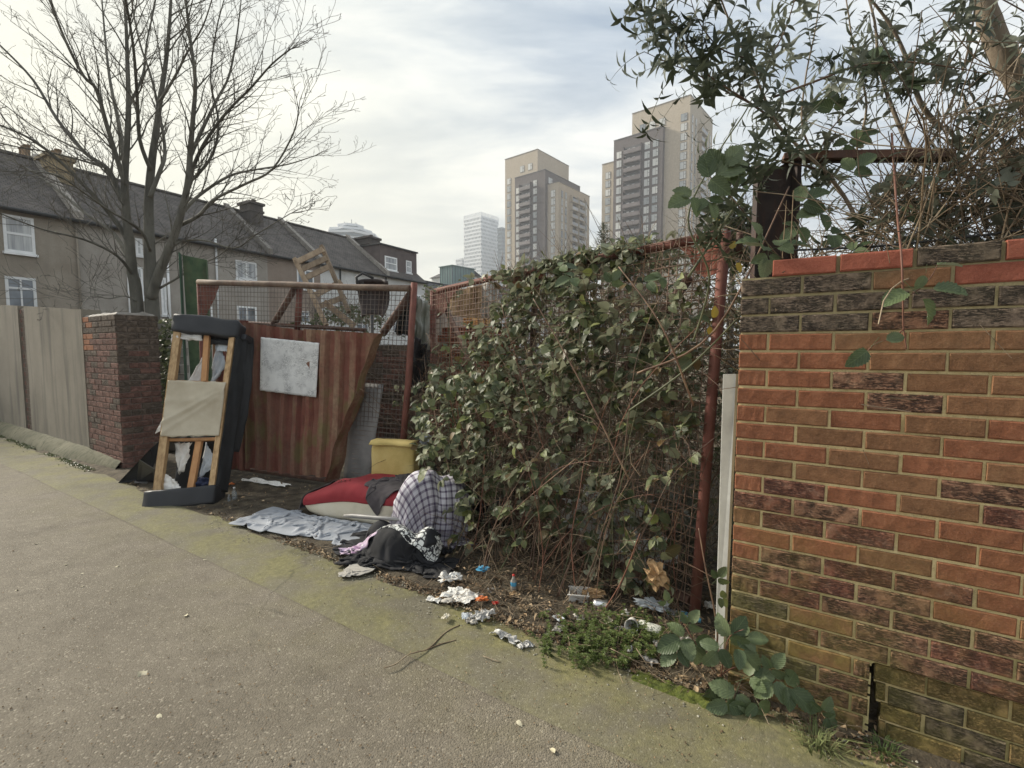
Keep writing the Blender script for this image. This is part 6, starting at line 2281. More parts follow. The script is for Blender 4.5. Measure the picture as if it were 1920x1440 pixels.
crumple('beige_sack', 'beige crumpled sack deep behind the middle of the mesh gate', 'sack', V((P(950, 870, 4.9).x, 4.9, 0.25)), 0.36, M['cream'], 41, 0.8, 1.2)
crumple('black_sack', 'black rubbish bag behind the left part of the mesh gate', 'sack', V((P(870, 900, 4.9).x, 4.9, 0.3)), 0.38, M['bin_bag'], 43, 0.8, 1.1)
crumple('black_sack', 'black rubbish bag at the foot of the mesh gate behind the clothes', 'sack', V((P(905, 990, 4.1).x, 4.1, 0.16)), 0.27, M['bin_bag'], 45, 0.7, 1.2)
crumple('green_sack', 'dull green sack deep behind the mesh near the right post', 'sack', V((P(1255, 960, 3.5).x, 3.5, 0.3)), 0.32, M['tarp'], 47, 0.9, 1.0)
crumple('blue_wrapper', 'torn blue and white bag behind the leaves left of the mesh gate', 'bag', P(795, 822, 4.7), 0.10, M['blue_white'], 49, 0.8, 1.2)
crumple('white_bag', 'white cloth scrap just above the yellow foam block', 'cloth', P(757, 845, 5.0), 0.12, M['plastic_white'], 50, 0.8, 1.2)
crumple('paper_ball', 'crumpled white paper ball by the can under the right bramble', 'paper', Gz(1172, 1150, .05), 0.028, M['paper_white'], 51, 0.9)
crumple('paper_ball', 'small white paper scrap right of the gate post foot', 'paper', Gz(1330, 1135, .06), 0.035, M['plastic_white'], 53, 0.8, 1.3)
crumple('brown_card', 'folded brown card beside the white food tray', 'card', Gz(1112, 1110, .06), 0.065, M['paper_brown'], 55, 0.5, 1.5, -0.4)
crumple('blue_film', 'pale blue wrapper with stripes near the foot of the gate post', 'wrapper', Gz(1222, 1132, .07), 0.075, M['blue_white'], 57, 0.4, 1.9, -0.6)
crumple('orange_bag', 'orange plastic bag at the gate bottom behind the small bottle', 'bag', P(427, 910, 5.25), 0.075, M['orange_wrap'], 59, 0.5, 1.3)
film('white_debris', 'pale plaster debris strewn along under the clad gate', 'debris', P(500, 905, 5.3), 0.62, 0.10, M['paper_white'], 61, 0.03, -0.40)
crumple('black_scrap', 'small black scrap on the ground left of the grey sheet', 'scrap', Gz(497, 985, .02), 0.045, M['black_cloth'], 63, 0.4, 1.5)
crumple('grey_scrap', 'grey leafy scrap at the left end of the grey sheet', 'scrap', Gz(493, 968, .02), 0.06, M['rag_cloth'], 65, 0.35, 1.4)


def rolled(base, d, up=Z):
    x = d.normalized(); y = up.cross(x).normalized(); z = x.cross(y)
    return fr(base, y, z, x)


# drinks can
can = thing('drinks_can', 'white and green printed drinks can on its side near the weeds', 'can', Gz(1215, 1180))
pA = G(1196, 1172, 0.045); pB = G(1238, 1186, 0.04)
dC = (pB - pA).normalized()
mb = MB(); mb.lathe([(0.030, 0.008), (0.033, 0.016), (0.033, 0.11), (0.029, 0.122)], rolled(pA, dC), 22)
k = 22
uvs = [(j / k * 2, i / 3) for i in range(4) for j in range(k)]
mb.build('can_body', M['can_print'], can, uvs)
mb = MB(); mb.lathe([(0.0, 0.002), (0.022, 0.002), (0.026, 0.0), (0.030, 0.0075)], rolled(pA, dC), 22); mb.lathe([(0.029, 0.1225), (0.0275, 0.125), (0.024, 0.121), (0.0, 0.121)], rolled(pA, dC), 22)
mb.build('can_ends', M['alu'], can)
# paper cup beside it
cup = thing('paper_cup', 'crushed white paper cup lying just behind the drinks can', 'cup', Gz(1190, 1160))
pA = G(1186, 1166, 0.05); 
mb = MB(); mb.lathe([(0.024, 0.0), (0.034, 0.085), (0.036, 0.087), (0.033, 0.085), (0.023, 0.004), (0.0, 0.004)], rolled(pA, V((-0.3, -0.9, 0.25))), 16)
mb.build('cup_body', M['paper_white'], cup)
# second crushed cup near tray
cup2 = thing('crushed_can', 'pale crushed can beside the white food tray', 'can', Gz(1125, 1128))
pA = G(1112, 1133, 0.035)
mb = MB(); mb.lathe([(0.0, 0.0), (0.028, 0.004), (0.031, 0.03), (0.026, 0.055), (0.030, 0.085), (0.0, 0.09)], rolled(pA, V((0.9, -0.3, 0.1))), 14)
mb.build('can_body', M['alu'], cup2)
# white food tray
tr = thing('food_tray', 'small white plastic food tray in the litter under the bramble', 'tray', Gz(1092, 1120))
a = G(1066, 1128, 0.02)
Mt = fr(a, V((0.98, -0.2, 0.02)).normalized(), V((0.2, 0.98, 0.1)).normalized(), V((0, -0.1, 1)).normalized())
mb = MB()
mb.box((0, 0, 0), (0.115, 0.08, 0.004), Mt)
for lo_, hi_ in (((0, 0, 0.0041), (0.115, 0.004, 0.045)), ((0, 0.076, 0.0041), (0.115, 0.08, 0.045)), ((0, 0.0041, 0.0041), (0.004, 0.0759, 0.045)), ((0.111, 0.0041, 0.0041), (0.115, 0.0759, 0.045))):
    mb.box(lo_, hi_, Mt)
mb.build('tray_body', M['paper_white'], tr)
mb = MB(); mb.box((-0.008, -0.008, 0.0452), (0.123, 0.0, 0.049), Mt); mb.box((-0.008, 0.0801, 0.0452), (0.123, 0.088, 0.049), Mt)
mb.build('tray_rim', M['paper_white'], tr)


def bottle(label, base, d, mat, cap, s=1.0, lab=None):
    b = thing('plastic_bottle', label, 'bottle', base)
    mb = MB(); Mq = rolled(base, d) if abs(d.z) < 0.9 else Matrix.Translation(base)
    mb.lathe([(0.0, 0.0), (0.027 * s, 0.0), (0.031 * s, 0.01 * s), (0.031 * s, 0.07 * s), (0.028 * s, 0.075 * s), (0.031 * s, 0.08 * s), (0.031 * s, 0.13 * s), (0.012 * s, 0.17 * s), (0.012 * s, 0.185 * s)], Mq, 14)
    mb.build('bottle_body', mat, b)
    mb = MB(); mb.lathe([(0.014 * s, 0.1855 * s), (0.014 * s, 0.20 * s), (0.0, 0.201 * s)], Mq, 12); mb.build('cap', cap, b)
    if lab:
        mb = MB(); mb.lathe([(0.0316 * s, 0.085 * s), (0.0316 * s, 0.125 * s)], Mq, 14); mb.build('bottle_label', lab, b)
    return b


bottle('small clear plastic bottle standing beside the sofa foot', G(440, 941), V((0, 0, 1)), M['clear_plastic'], M['paper_white'], 0.75)
bottle('half crushed clear bottle leaning left of the small standing bottle', G(430, 944), V((0, 0, 1)), M['clear_plastic'], M['galv'], 0.45)
bottle('white bottle with red cap upright among the bramble stems', G(963, 1112), V((0, 0, 1)), M['rag_cloth'], M['red_plastic'], 0.6, M['blue_plastic'])
bottle('blue labelled bottle lying near the gate post foot', G(1250, 1150, 0.04), V((0.9, -0.4, 0)), M['clear_plastic'], M['blue_plastic'], 0.9, M['blue_plastic'])

rl = random.Random(99)
for i in range(26):
    x = rl.uniform(830, 1320); y0 = 1075 + (x - 830) * 0.22
    p = G(x, y0 + rl.uniform(10, 95), 0.035)
    sz_ = rl.uniform(0.02, 0.055)
    film('litter_scrap', 'small dirty scrap of litter trodden into the soil below the bramble', 'litter', p, sz_ * 1.5, sz_, M[rl.choice(['rag_cloth', 'rag_cloth', 'plastic_white', 'cream', 'paper_brown', 'blue_white', 'galv'])], 100 + i, 0.018, rl.uniform(0, 3), 8, 'scraps of litter under the bramble')

# ------------------------------------------------------------------ plants
def leaflet(L, W, fold, curl, rows=(0, .12, .3, .5, .7, .88, 1), prof=(0, .62, .95, 1.0, .78, .38, 0), wav=0.0, seed=0):
    vs, uv, fs = [], [], []
    for i, (t, wd) in enumerate(zip(rows, prof)):
        y = t * L
        z = -curl * L * t * t
        w_ = wd * W / 2
        e = wav * W * nz((i * 1.7, seed, 0), 1)
        vs += [V((-w_, y, z + w_ * fold + e)), V((0, y, z)), V((w_, y, z + w_ * fold - e))]
        uv += [(0.5 - wd / 2, t), (0.5, t), (0.5 + wd / 2, t)]
    for i in range(len(rows) - 1):
        a = i * 3
        if prof[i] == 0:
            fs += [(a + 1, a + 4, a + 3), (a + 1, a + 5, a + 4)]
        elif prof[i + 1] == 0:
            fs += [(a, a + 1, a + 4), (a + 1, a + 2, a + 4)]
        else:
            fs += [(a, a + 1, a + 4, a + 3), (a + 1, a + 2, a + 5, a + 4)]
    return vs, fs, uv


def merge(parts):
    vs, fs, uv = [], [], []
    for v, f, u in parts:
        b = len(vs); vs += v; uv += u
        fs += [tuple(i + b for i in q) for q in f]
    return vs, fs, uv


def xf(p, Mx):
    return [Mx @ v for v in p[0]], p[1], p[2]


def stalk(a, b, r):
    d = (b - a).normalized(); s = d.orthogonal().normalized(); t_ = d.cross(s)
    vs = [a + s * r, a - s * r * .5 + t_ * r * .8, a - s * r * .5 - t_ * r * .8, b + s * r * .7, b - s * r * .4 + t_ * r * .6, b - s * r * .4 - t_ * r * .6]
    return vs, [(0, 1, 4, 3), (1, 2, 5, 4), (2, 0, 3, 5)], [(0.5, 0.05)] * 6


def tri_spray(seed, n=3, L=0.072, W=0.054):
    r = random.Random(seed)
    ps = [stalk(V((0, -0.05, -0.004)), V((0, 0, 0)), 0.0011)]
    angs = {3: (0, 72, -72), 5: (0, 58, -58, 120, -120)}[n]
    for k, a in enumerate(angs):
        s = (1.0 if k == 0 else 0.82 if k < 3 else 0.62) * r.uniform(0.85, 1.12)
        lf = leaflet(L * s, W * s, r.uniform(0.1, 0.55), r.uniform(0.0, 0.35), wav=0.12, seed=seed + k)
        Mx = Matrix.Rotation(R_(a + r.uniform(-12, 12)), 4, 'Z') @ Matrix.Translation(V((0, 0.012 if k == 0 else 0.003, 0))) @ Matrix.Rotation(R_(r.uniform(-28, 14)), 4, 'X') @ Matrix.Rotation(R_(r.uniform(-20, 20)), 4, 'Y')
        ps.append(xf(lf, Mx))
    return merge(ps)


BR_ROWS = (0, .08, .15, .18, .27, .30, .39, .42, .51, .54, .63, .66, .75, .78, .86, .89, .95, 1)
BR_PROF = (0, .55, .80, .68, .94, .82, 1.02, .90, 1.02, .88, .94, .78, .78, .62, .56, .40, .24, 0)
def big_spray(seed, n=3):
    r = random.Random(seed)
    ps = [stalk(V((0, -0.07, -0.006)), V((0, 0, 0)), 0.0014)]
    for k, a in enumerate({1: (0,), 3: (0, 70, -70)}[n]):
        s = (1.0 if k == 0 else 0.82) * r.uniform(0.9, 1.1)
        lf = leaflet(0.105 * s, 0.074 * s, r.uniform(0.15, 0.5), r.uniform(0.05, 0.4), BR_ROWS, BR_PROF, 0.10, seed + k)
        ps.append(xf(lf, Matrix.Rotation(R_(a + r.uniform(-10, 10)), 4, 'Z') @ Matrix.Translation(V((0, 0.02 if k == 0 else 0.004, 0))) @ Matrix.Rotation(R_(r.uniform(-25, 10)), 4, 'X') @ Matrix.Rotation(R_(r.uniform(-15, 15)), 4, 'Y')))
    return merge(ps)


def lance_spray(seed, n=2, L=0.082, W=0.025):
    r = random.Random(seed)
    ps = []
    for k in range(n):
        a = k * 360 / n + r.uniform(-25, 25)
        lf = leaflet(L * r.uniform(0.7, 1.2), W * r.uniform(0.8, 1.2), r.uniform(0.1, 0.6), r.uniform(0.2, 1.0), (0, .2, .45, .75, 1), (0, .85, 1, .55, 0), 0.05, seed)
        ps.append(xf(lf, Matrix.Rotation(R_(a), 4, 'Z') @ Matrix.Rotation(R_(r.uniform(10, 60)), 4, 'X')))
    return merge(ps)


def small_leaf(seed, L=0.04, W=0.025):
    return leaflet(L, W, 0.3, 0.2, (0, .35, .75, 1), (0, 1, .7, 0), 0, seed)


def orient(p, d, n, s):
    d = d.normalized()
    x = d.cross(n)
    if x.length < 1e-4: x = d.orthogonal()
    x.normalize()
    z = x.cross(d).normalized()
    return fr(p, x * s, d * s, z * s)


def tpl_mesh(name, tpl, mat):
    mb = MB(); mb.add(tpl[0], tpl[1], 0, True)
    return mb.mesh(name, mat, tpl[2])


class Batch:
    """many leaf clumps: those nearest the camera become objects of their own, the rest one mesh"""
    def __init__(s, tpls, mat, name='leaf'):
        s.t = tpls; s.mat = mat; s.items = []; s.name = name

    def put(s, p, d, n, sc_):
        s.items.append((V(p), V(d), V(n), sc_, random.randrange(len(s.t))))

    def emit(s, root, nparts=0, stuff='foliage'):
        camp = V((0, 0, CAM_H))
        def seen(it):
            q = it[0] - camp
            ax = q.y * CP - q.z * SP
            if ax < 0.1: return 1e9
            px = 960 + FPX * q.x / ax
            return (it[0] - camp).length / it[3] if -50 < px < 1970 else 1e8
        its = sorted(s.items, key=seen)
        meshes = [tpl_mesh(s.name, t, s.mat) for t in s.t] if nparts else []
        inv = Matrix.Translation(-V(root.location))
        for (p, d, n, sc_, k) in its[:nparts]:
            o = bpy.data.objects.new(s.name, meshes[k])
            col.objects.link(o)
            o.parent = root
            o.matrix_basis = inv @ orient(p, d, n, sc_)
        if len(its) > nparts:
            mb = MB(); uv = []
            for (p, d, n, sc_, k) in its[nparts:]:
                Mx = orient(p, d, n, sc_)
                v, f, u = s.t[k]
                mb.add([Mx @ q for q in v], f, 0, True)
                uv += u
            o = mb.build(stuff, s.mat, root, uv)
            o['kind'] = 'stuff'


def arch(p, d, L, g=0.25, n=12, wob=0.12, rr=random):
    pts = [V(p)]
    d = V(d).normalized()
    for i in range(n):
        d = (d + V((rr.uniform(-wob, wob), rr.uniform(-wob, wob), rr.uniform(-wob, wob) - g / n * (1 + i / n * 2)))).normalized()
        pts.append(pts[-1] + d * (L / n))
        if pts[-1].z < 0.02: pts[-1].z = 0.02
    return pts


rp = random.Random(31)
random.seed(31)
BT = [tri_spray(s, 3) for s in range(7)] + [tri_spray(s + 20, 5) for s in range(3)]
bigT = [big_spray(s) for s in range(5)]
LT = [lance_spray(s, 2) for s in range(4)] + [lance_spray(s + 9, 3) for s in range(2)]
ST = [small_leaf(s, 0.04 + 0.004 * s, 0.022 + 0.003 * s) for s in range(4)]
UPR = (NR * 0.7 + Z * 0.9)


def gp_(u, v, d):
    return bil(GR, u, v) + NR * d


def thick(u, v):
    b = math.exp(-((u - 0.58) / 0.33) ** 2)
    return 0.12 + 0.70 * b * max(0, 1 - v * 1.05) ** 0.9 + 0.34 * math.exp(-((u - 0.02) / 0.30) ** 2) * math.exp(-((v - 0.38) / 0.28) ** 2)


def dens(u, v):
    q = 1.0
    if v < 0.14: q = 0.22
    elif v < 0.34: q = 0.48
    elif v < 0.44: q = 0.6
    if u < 0.42 and v > 0.76: q = 0.12
    if u < 0.20 and v > 0.62: q = 0.12
    if u < 0.45 and v > 0.4: q *= 0.68
    if u > 0.66 and v > 0.55: q *= 0.70
    if u > 0.80: q *= 0.75
    if u > 0.93: q *= 0.6
    if u > 0.72 and 0.44 < v < 0.62: q *= 0.8
    if 0.36 < u < 0.85 and v > 0.95: q = 0.75
    if u > 0.85 and v > 0.9: q = 0.15
    # clumping
    c = nz((u * 9, v * 6, 1), 1.0)
    q *= max(0.1, min(1.35, 0.85 + c * 1.7))
    return q


br = thing('bramble_bush', 'dense tangled bramble with mottled green leaves climbing all over the mesh gate', 'bramble', G(1050, 1180))
bb = Batch(BT, M['bramble_leaf'])
cnt = 0
while cnt < 1450:
    u = rp.random() ** 0.72; v = rp.uniform(0.03, 1.05)
    if rp.random() > dens(u, v): continue
    T_ = thick(u, v)
    d = T_ * (rp.random() ** 0.55) + (rp.uniform(-0.25, 0.05) if rp.random() < 0.35 else 0)
    if u > 0.8: d = min(d, 0.22)
    if v > 0.88: d = min(d, 0.16); v = min(v, 1.0 + 0.03 * rp.random())
    p = gp_(u - 0.03 * rp.random(), v, d)
    if p.z < 0.05: continue
    if rp.random() < 0.07: nrm = rv(1) - Z * 0.6
    else: nrm = Z * rp.uniform(0.4, 1.3) + NR * rp.uniform(0.1, 0.9) + rv(0.75)
    dr = V((rp.uniform(-1, 1), rp.uniform(-1, 1), rp.uniform(-0.75, 0.35))) + NR * 0.35
    bb.put(p, dr, nrm, rp.choice((0.6, 0.8, 0.95, 1.1, 1.3)) * rp.uniform(0.85, 1.12) * (0.85 if u < 0.3 else 1))
    cnt += 1
# sprays spilling forward on the left, by the checked bundle
for _ in range(300):
    t_ = rp.random()
    p = P(rp.uniform(775, 900), rp.uniform(690, 1075), rp.uniform(3.35, 4.6))
    lim = 770 + max(0, (p.z - 0.9)) * 90 + (60 if p.z < 0.65 else 0)
    q = p - V((0, 0, CAM_H)); pxx = 960 + FPX * q.x / (q.y * CP - q.z * SP)
    if pxx < lim or p.z < 0.06: continue
    if p.z < 0.55 and pxx < 838: continue
    bb.put(p, V((rp.uniform(-1, 0.4), rp.uniform(-1, 0.2), rp.uniform(-0.7, 0.4))), Z + rv(0.6) + NR * .4, rp.uniform(0.7, 1.2))
# canes
ncane = 0
for i in range(150):
    u = rp.uniform(0.04, 0.98)
    d = thick(u, 0.05) * rp.random() * (1 if u < 0.9 else 0.4)
    p = gp_(u, 0.0, d); p.z = 0.0
    tgt = gp_(min(1, max(-0.05, u + rp.uniform(-0.22, 0.22))), 1.0, rp.uniform(-0.1, 0.15))
    L = rp.uniform(0.7, 2.1)
    dirv = (tgt - p).normalized() + rv(0.22)
    pts = arch(p, dirv, L, rp.uniform(0.1, 0.9), 12, 0.13, rp)
    m_ = MB(); r0 = rp.uniform(0.0022, 0.0055)
    m_.tube(pts, [r0 * (1 - 0.6 * k / 12) for k in range(13)], 5)
    m_.build('cane', M[rp.choice(['cane', 'cane', 'cane_green', 'cane_red'])], br)
for (a, b, c_, r0, mt) in (((1480, 350), (1340, 620), (1195, 700), 0.006, 'cane'), ((1390, 590), (1290, 690), (1180, 770), 0.006, 'cane_green'), ((1160, 500), (1240, 610), (1300, 760), 0.005, 'cane'),
                           ((1560, 170), (1440, 300), (1290, 520), 0.006, 'cane_green'), ((1000, 560), (1080, 700), (1180, 900), 0.005, 'cane'), ((1200, 1000), (1160, 1100), (1100, 1190), 0.004, 'cane_red'), ((860, 1060), (960, 960), (1080, 860), 0.004, 'cane')):
    Yq = 2.55
    def YY(x): return 2.35 if x > 1250 else 2.35 + (1250 - x) / 500 * 1.3
    pts = smooth_path([P(*a, YY(a[0])), P(*b, YY(b[0])), P(*c_, YY(c_[0]))], 6)
    m_ = MB(); m_.tube(pts, [r0 * (0.6 + 0.5 * k / len(pts)) for k in range(len(pts))], 6)
    m_.build('cane', M[mt], br)
# fine dead stems
mb = MB()
for i in range(2700):
    u = rp.uniform(-0.03, 1.0); v = rp.random() ** 1.5
    if u < 0.35 and v > 0.72: continue
    d = thick(u, v) * rp.uniform(-0.15, 1.0)
    p = gp_(u, v, d)
    if p.z < 0.03: p.z = 0.03
    if u > 0.93 and d > 0.1: continue
    L = rp.uniform(0.07, 0.34)
    dv = V((rp.uniform(-1, 1), rp.uniform(-1, 1), rp.uniform(-0.7, 1.3))).normalized()
    mid = p + dv * L * .5 + rv(0.015)
    r_ = rp.uniform(0.0009, 0.0022)
    mb.tube([p, mid, p + dv * L + rv(0.02)], [r_, r_ * .9, r_ * .5], 3, caps=False)
o = mb.build('dead_stems', M['dead_twig'], br); o['kind'] = 'stuff'
mb = MB()
for i in range(1500):
    u = rp.uniform(-0.03, 1.0); v = rp.random() ** 1.2
    if u < 0.3 and v > 0.7: continue
    p = gp_(u, v, thick(u, v) * rp.uniform(-0.3, 0.9)); p.z = max(p.z, 0.03)
    L = rp.uniform(0.1, 0.4); dv = V((rp.uniform(-1, 1), rp.uniform(-1, 1), rp.uniform(-0.5, 1.2))).normalized()
    r_ = rp.uniform(0.0012, 0.0026)
    mb.tube([p, p + dv * L * .5 + rv(0.02), p + dv * L + rv(0.03)], [r_, r_ * .9, r_ * .5], 3, caps=False)
o = mb.build('thin_canes', M['cane'], br); o['kind'] = 'stuff'
bb.emit(br, 300)

# thicket further back, behind the mesh
def thicket(name, label, cat, boxf, nl, nt, tpls, mat, twm, leafs=1.0, seed=1, loc=(0, 0, 0)):
    root = thing(name, label, cat, loc)
    r = random.Random(seed)
    B = Batch(tpls, M[mat])
    for _ in range(nl):
        p = boxf(r)
        if p is None: continue
        B.put(p, V((r.uniform(-1, 1), r.uniform(-1, 1), r.uniform(-.8, .5))), Z * 0.8 + rv(1), r.uniform(0.6, 1.2) * leafs)
    if B.items: B.emit(root, 0)
    mb = MB()
    for _ in range(nt):
        p = boxf(r)
        if p is None: continue
        L = r.uniform(0.15, 0.6); dv = V((r.uniform(-1, 1), r.uniform(-1, 1), r.uniform(-0.4, 1.4))).normalized()
        r_ = r.uniform(0.0015, 0.004)
        mb.tube([p, p + dv * L * .5 + rv(0.03), p + dv * L + rv(0.04)], [r_, r_ * .8, r_ * .4], 3, caps=False)
    o = mb.build('stems', M[twm], root); o['kind'] = 'stuff'
    return root


def bx1(r):
    u = r.uniform(0.12, 1.05); v = r.uniform(0.0, 1.0)
    d = -r.uniform(0.12, 1.1)
    if u < 0.35 and v > 0.55: return None
    top = 0.98 if u > 0.4 else 0.75
    if v > top + 0.06 * nz((u * 8, 0, 0), 1): return None
    p = gp_(u, v, d); p.z = max(0.02, p.z)
    return p
thicket('thicket', 'brown and green scrubby thicket filling the yard just behind the mesh gate', 'thicket', bx1, 2600, 3800, [small_leaf(s, 0.055, 0.036) for s in range(3)], 'shrub_leaf', 'dead_twig', 1.0, 5, G(1100, 1000))


def bx2(r):
    Y = r.uniform(4.5, 6.5); X = r.uniform(-0.1, 3.6) ; z = r.uniform(0, 1) ** 0.8 * (2.05 + 0.3 * nz((X * 2, Y, 0), 1))
    return V((X, Y, z))
thicket('thicket', 'darker leafy scrub deeper in the yard behind the mesh gate', 'thicket', bx2, 3600, 2600, [small_leaf(s, 0.09, 0.06) for s in range(3)], 'shrub_leaf', 'dead_twig', 1.0, 6, V((1.6, 5.5, 0)))

def bx3(r):      # low ivy-like shrub in front of the white house, behind the left gate
    a = r.gauss(0, 1); b = r.random()
    x = 655 + a * 42; y = 606 - (34 * b * math.exp(-(a * .55) ** 2))
    q = P(x, y, 7.5 + r.uniform(-.4, .8))
    if r.random() < .5: q.z -= r.uniform(0, 1.2)
    return q
thicket('shrub', 'small leafy shrub against the white house behind the left gate', 'shrub', bx3, 900, 300, [small_leaf(s, 0.08, 0.055) for s in range(3)], 'shrub_leaf', 'twig', 0.9, 7, V((-2.5, 7.6, 0)))
def bx4(r):
    x = r.uniform(300, 324); y = r.uniform(598, 800)
    return P(x, y, 6.6 + r.uniform(-.1, .2))
thicket('ivy', 'strip of ivy on the wall between the pier and the sofa', 'ivy', bx4, 420, 60, [small_leaf(s, 0.07, 0.06) for s in range(3)], 'shrub_leaf', 'twig', 0.9, 8, V((-4.6, 6.7, 0)))
# bit of pale stone wall that the ivy grows on
iw = thing('stone_wall', 'pale rough stone wall end just behind the pier', 'wall', V((-4.7, 6.95, 0)))
w0_ = P(291, 700, 7.0); w1_ = P(336, 700, 7.0)
for r in range(16):
    for k in range(2):
        mb = MB()
        L_ = (w1_.x - w0_.x) / 2
        x0 = w0_.x + k * L_ + (0.05 if r % 2 else 0)
        zt_ = 0.05 + r * 0.125
        if zt_ > 1.88: break
        e_ = random.uniform(-.01, .01)
        mb.box((x0 + .006, 6.96 + e_, zt_), (x0 + L_ - .006, 7.15, zt_ + 0.113))
        mb.build('stone', M['coping'], iw)

# spiky little conifer and bushes beyond the gate
cf = thing('conifer', 'small dark conifer tip between the two pale tower blocks', 'tree', V((3.3, 22, 0)))
ctop = P(1132, 418, 22)
mb = MB(); mb.tube([V((ctop.x, 22, 0)), ctop], [0.09, 0.01], 6); mb.build('trunk', M['bark'], cf)
mb = MB()
for i in range(1500):
    t_ = random.random() ** 0.7; a = random.uniform(0, 6.283)
    z = ctop.z - t_ * 2.6; R0 = 0.12 + t_ * 0.75
    q = V((ctop.x, 22, z)); dv = V((math.cos(a), math.sin(a), 0.25)).normalized()
    s0 = q + dv * R0 * random.random() ; L = 0.16
    w_ = dv.cross(Z).normalized() * 0.03
    mb.add([s0 - w_, s0 + w_, s0 + dv * L + rv(.05)], [(0, 1, 2)])
o = mb.build('needles', M['buddleia_leaf'], cf); o['kind'] = 'stuff'
def bush(label, cx, cy, w_, h_, Y, n, seed, tall=1.0, mat='shrub_leaf', lsz=0.11, name='bush'):
    c0 = P(cx, cy, Y); W_ = w_ / FPX * Y / 2; H_ = h_ / FPX * Y / 2
    def f(r):
        while True:
            d = V((r.uniform(-1, 1), r.uniform(-1, 1), r.uniform(-1, 1)))
            if 0.25 < d.length < 1 + 0.35 * nz(d, 2.3, seed): break
        return V((c0.x + d.x * W_, Y + d.y * W_, c0.z + d.z * H_))
    root = thicket(name, label, 'bush', f, n, n // 6, [small_leaf(s, lsz, lsz * .6) for s in range(3)], mat, 'twig', 1.0, seed, V((c0.x, Y, 0)))
    mb = MB(); mb.tube([V((c0.x, Y, 0)), c0], [0.05, 0.02], 6); mb.build('stem', M['bark'], root)
bush('pale green bush left of the dark stanchion', 1375, 445, 90, 130, 4.6, 1500, 21, lsz=0.06)
bush('dark bush below the taller tower block', 1205, 485, 150, 70, 9, 900, 22, lsz=0.12)
bush('dark leafy shrub top between the tower blocks', 1090, 500, 110, 60, 9, 700, 23, lsz=0.12)
bush('low green bush beyond the white house', 825, 560, 60, 50, 26, 500, 24, lsz=0.2)

# ---- buddleia hanging over the wall
bu = thing('buddleia', 'sprawling buddleia shrub with narrow grey green leaves arching above the brick wall', 'shrub', V((1.9, 2.7, 0)))
stems = [
    ([(1660, 560), (1625, 460), (1590, 380), (1545, 320), (1490, 268), (1452, 225), (1428, 170), (1402, 110), (1372, 50), (1345, -20)], 2.55, 2.25, 0.011),
    ([(1452, 225), (1405, 192), (1362, 165), (1325, 138), (1292, 100), (1268, 50), (1225, 12)], 2.4, 2.3, 0.006),
    ([(1400, 190), (1345, 163), (1300, 135), (1262, 122), (1208, 97)], 2.4, 2.3, 0.004),
    ([(1680, 500), (1690, 400), (1720, 310), (1762, 240), (1800, 150), (1822, 60), (1832, -30)], 2.5, 2.4, 0.010),
    ([(1590, 380), (1540, 310), (1505, 240), (1510, 150), (1528, 60), (1540, -20)], 2.6, 2.5, 0.007),
    ([(1720, 310), (1680, 220), (1650, 130), (1640, 40), (1620, -30)], 2.5, 2.7, 0.012),
    ([(1762, 240), (1725, 190), (1700, 110), (1665, 40), (1600, -40)], 2.45, 2.5, 0.014),
    ([(1450, 182), (1535, 150), (1605, 125), (1690, 116), (1770, 124), (1870, 142)], 2.35, 2.2, 0.006),
    ([(1750, 480), (1785, 390), (1835, 300), (1895, 200), (1960, 120)], 2.4, 2.2, 0.010),
    ([(1600, 300), (1625, 200), (1602, 100), (1590, 20), (1580, -40)], 2.7, 2.7, 0.007),
    ([(1430, 175), (1440, 120), (1470, 60), (1490, 0), (1500, -40)], 2.4, 2.5, 0.005),
    ([(1400, 110), (1350, 90), (1310, 40), (1290, -20)], 2.3, 2.3, 0.004),
    ([(1530, 300), (1560, 240), (1620, 180), (1640, 150)], 2.5, 2.4, 0.004),
    ([(1850, 430), (1840, 340), (1860, 240), (1900, 140), (1930, 40)], 2.5, 2.5, 0.009),
    ([(1545, 320), (1450, 300), (1400, 310), (1380, 330), (1340, 400), (1300, 450)], 2.5, 2.35, 0.004),
    ([(1700, 110), (1760, 60), (1800, 10), (1820, -30)], 2.4, 2.4, 0.006),
]
lb_ = Batch(LT, M['buddleia_leaf'])
sidem = MB()
rbud = random.Random(77)
nsp = 0
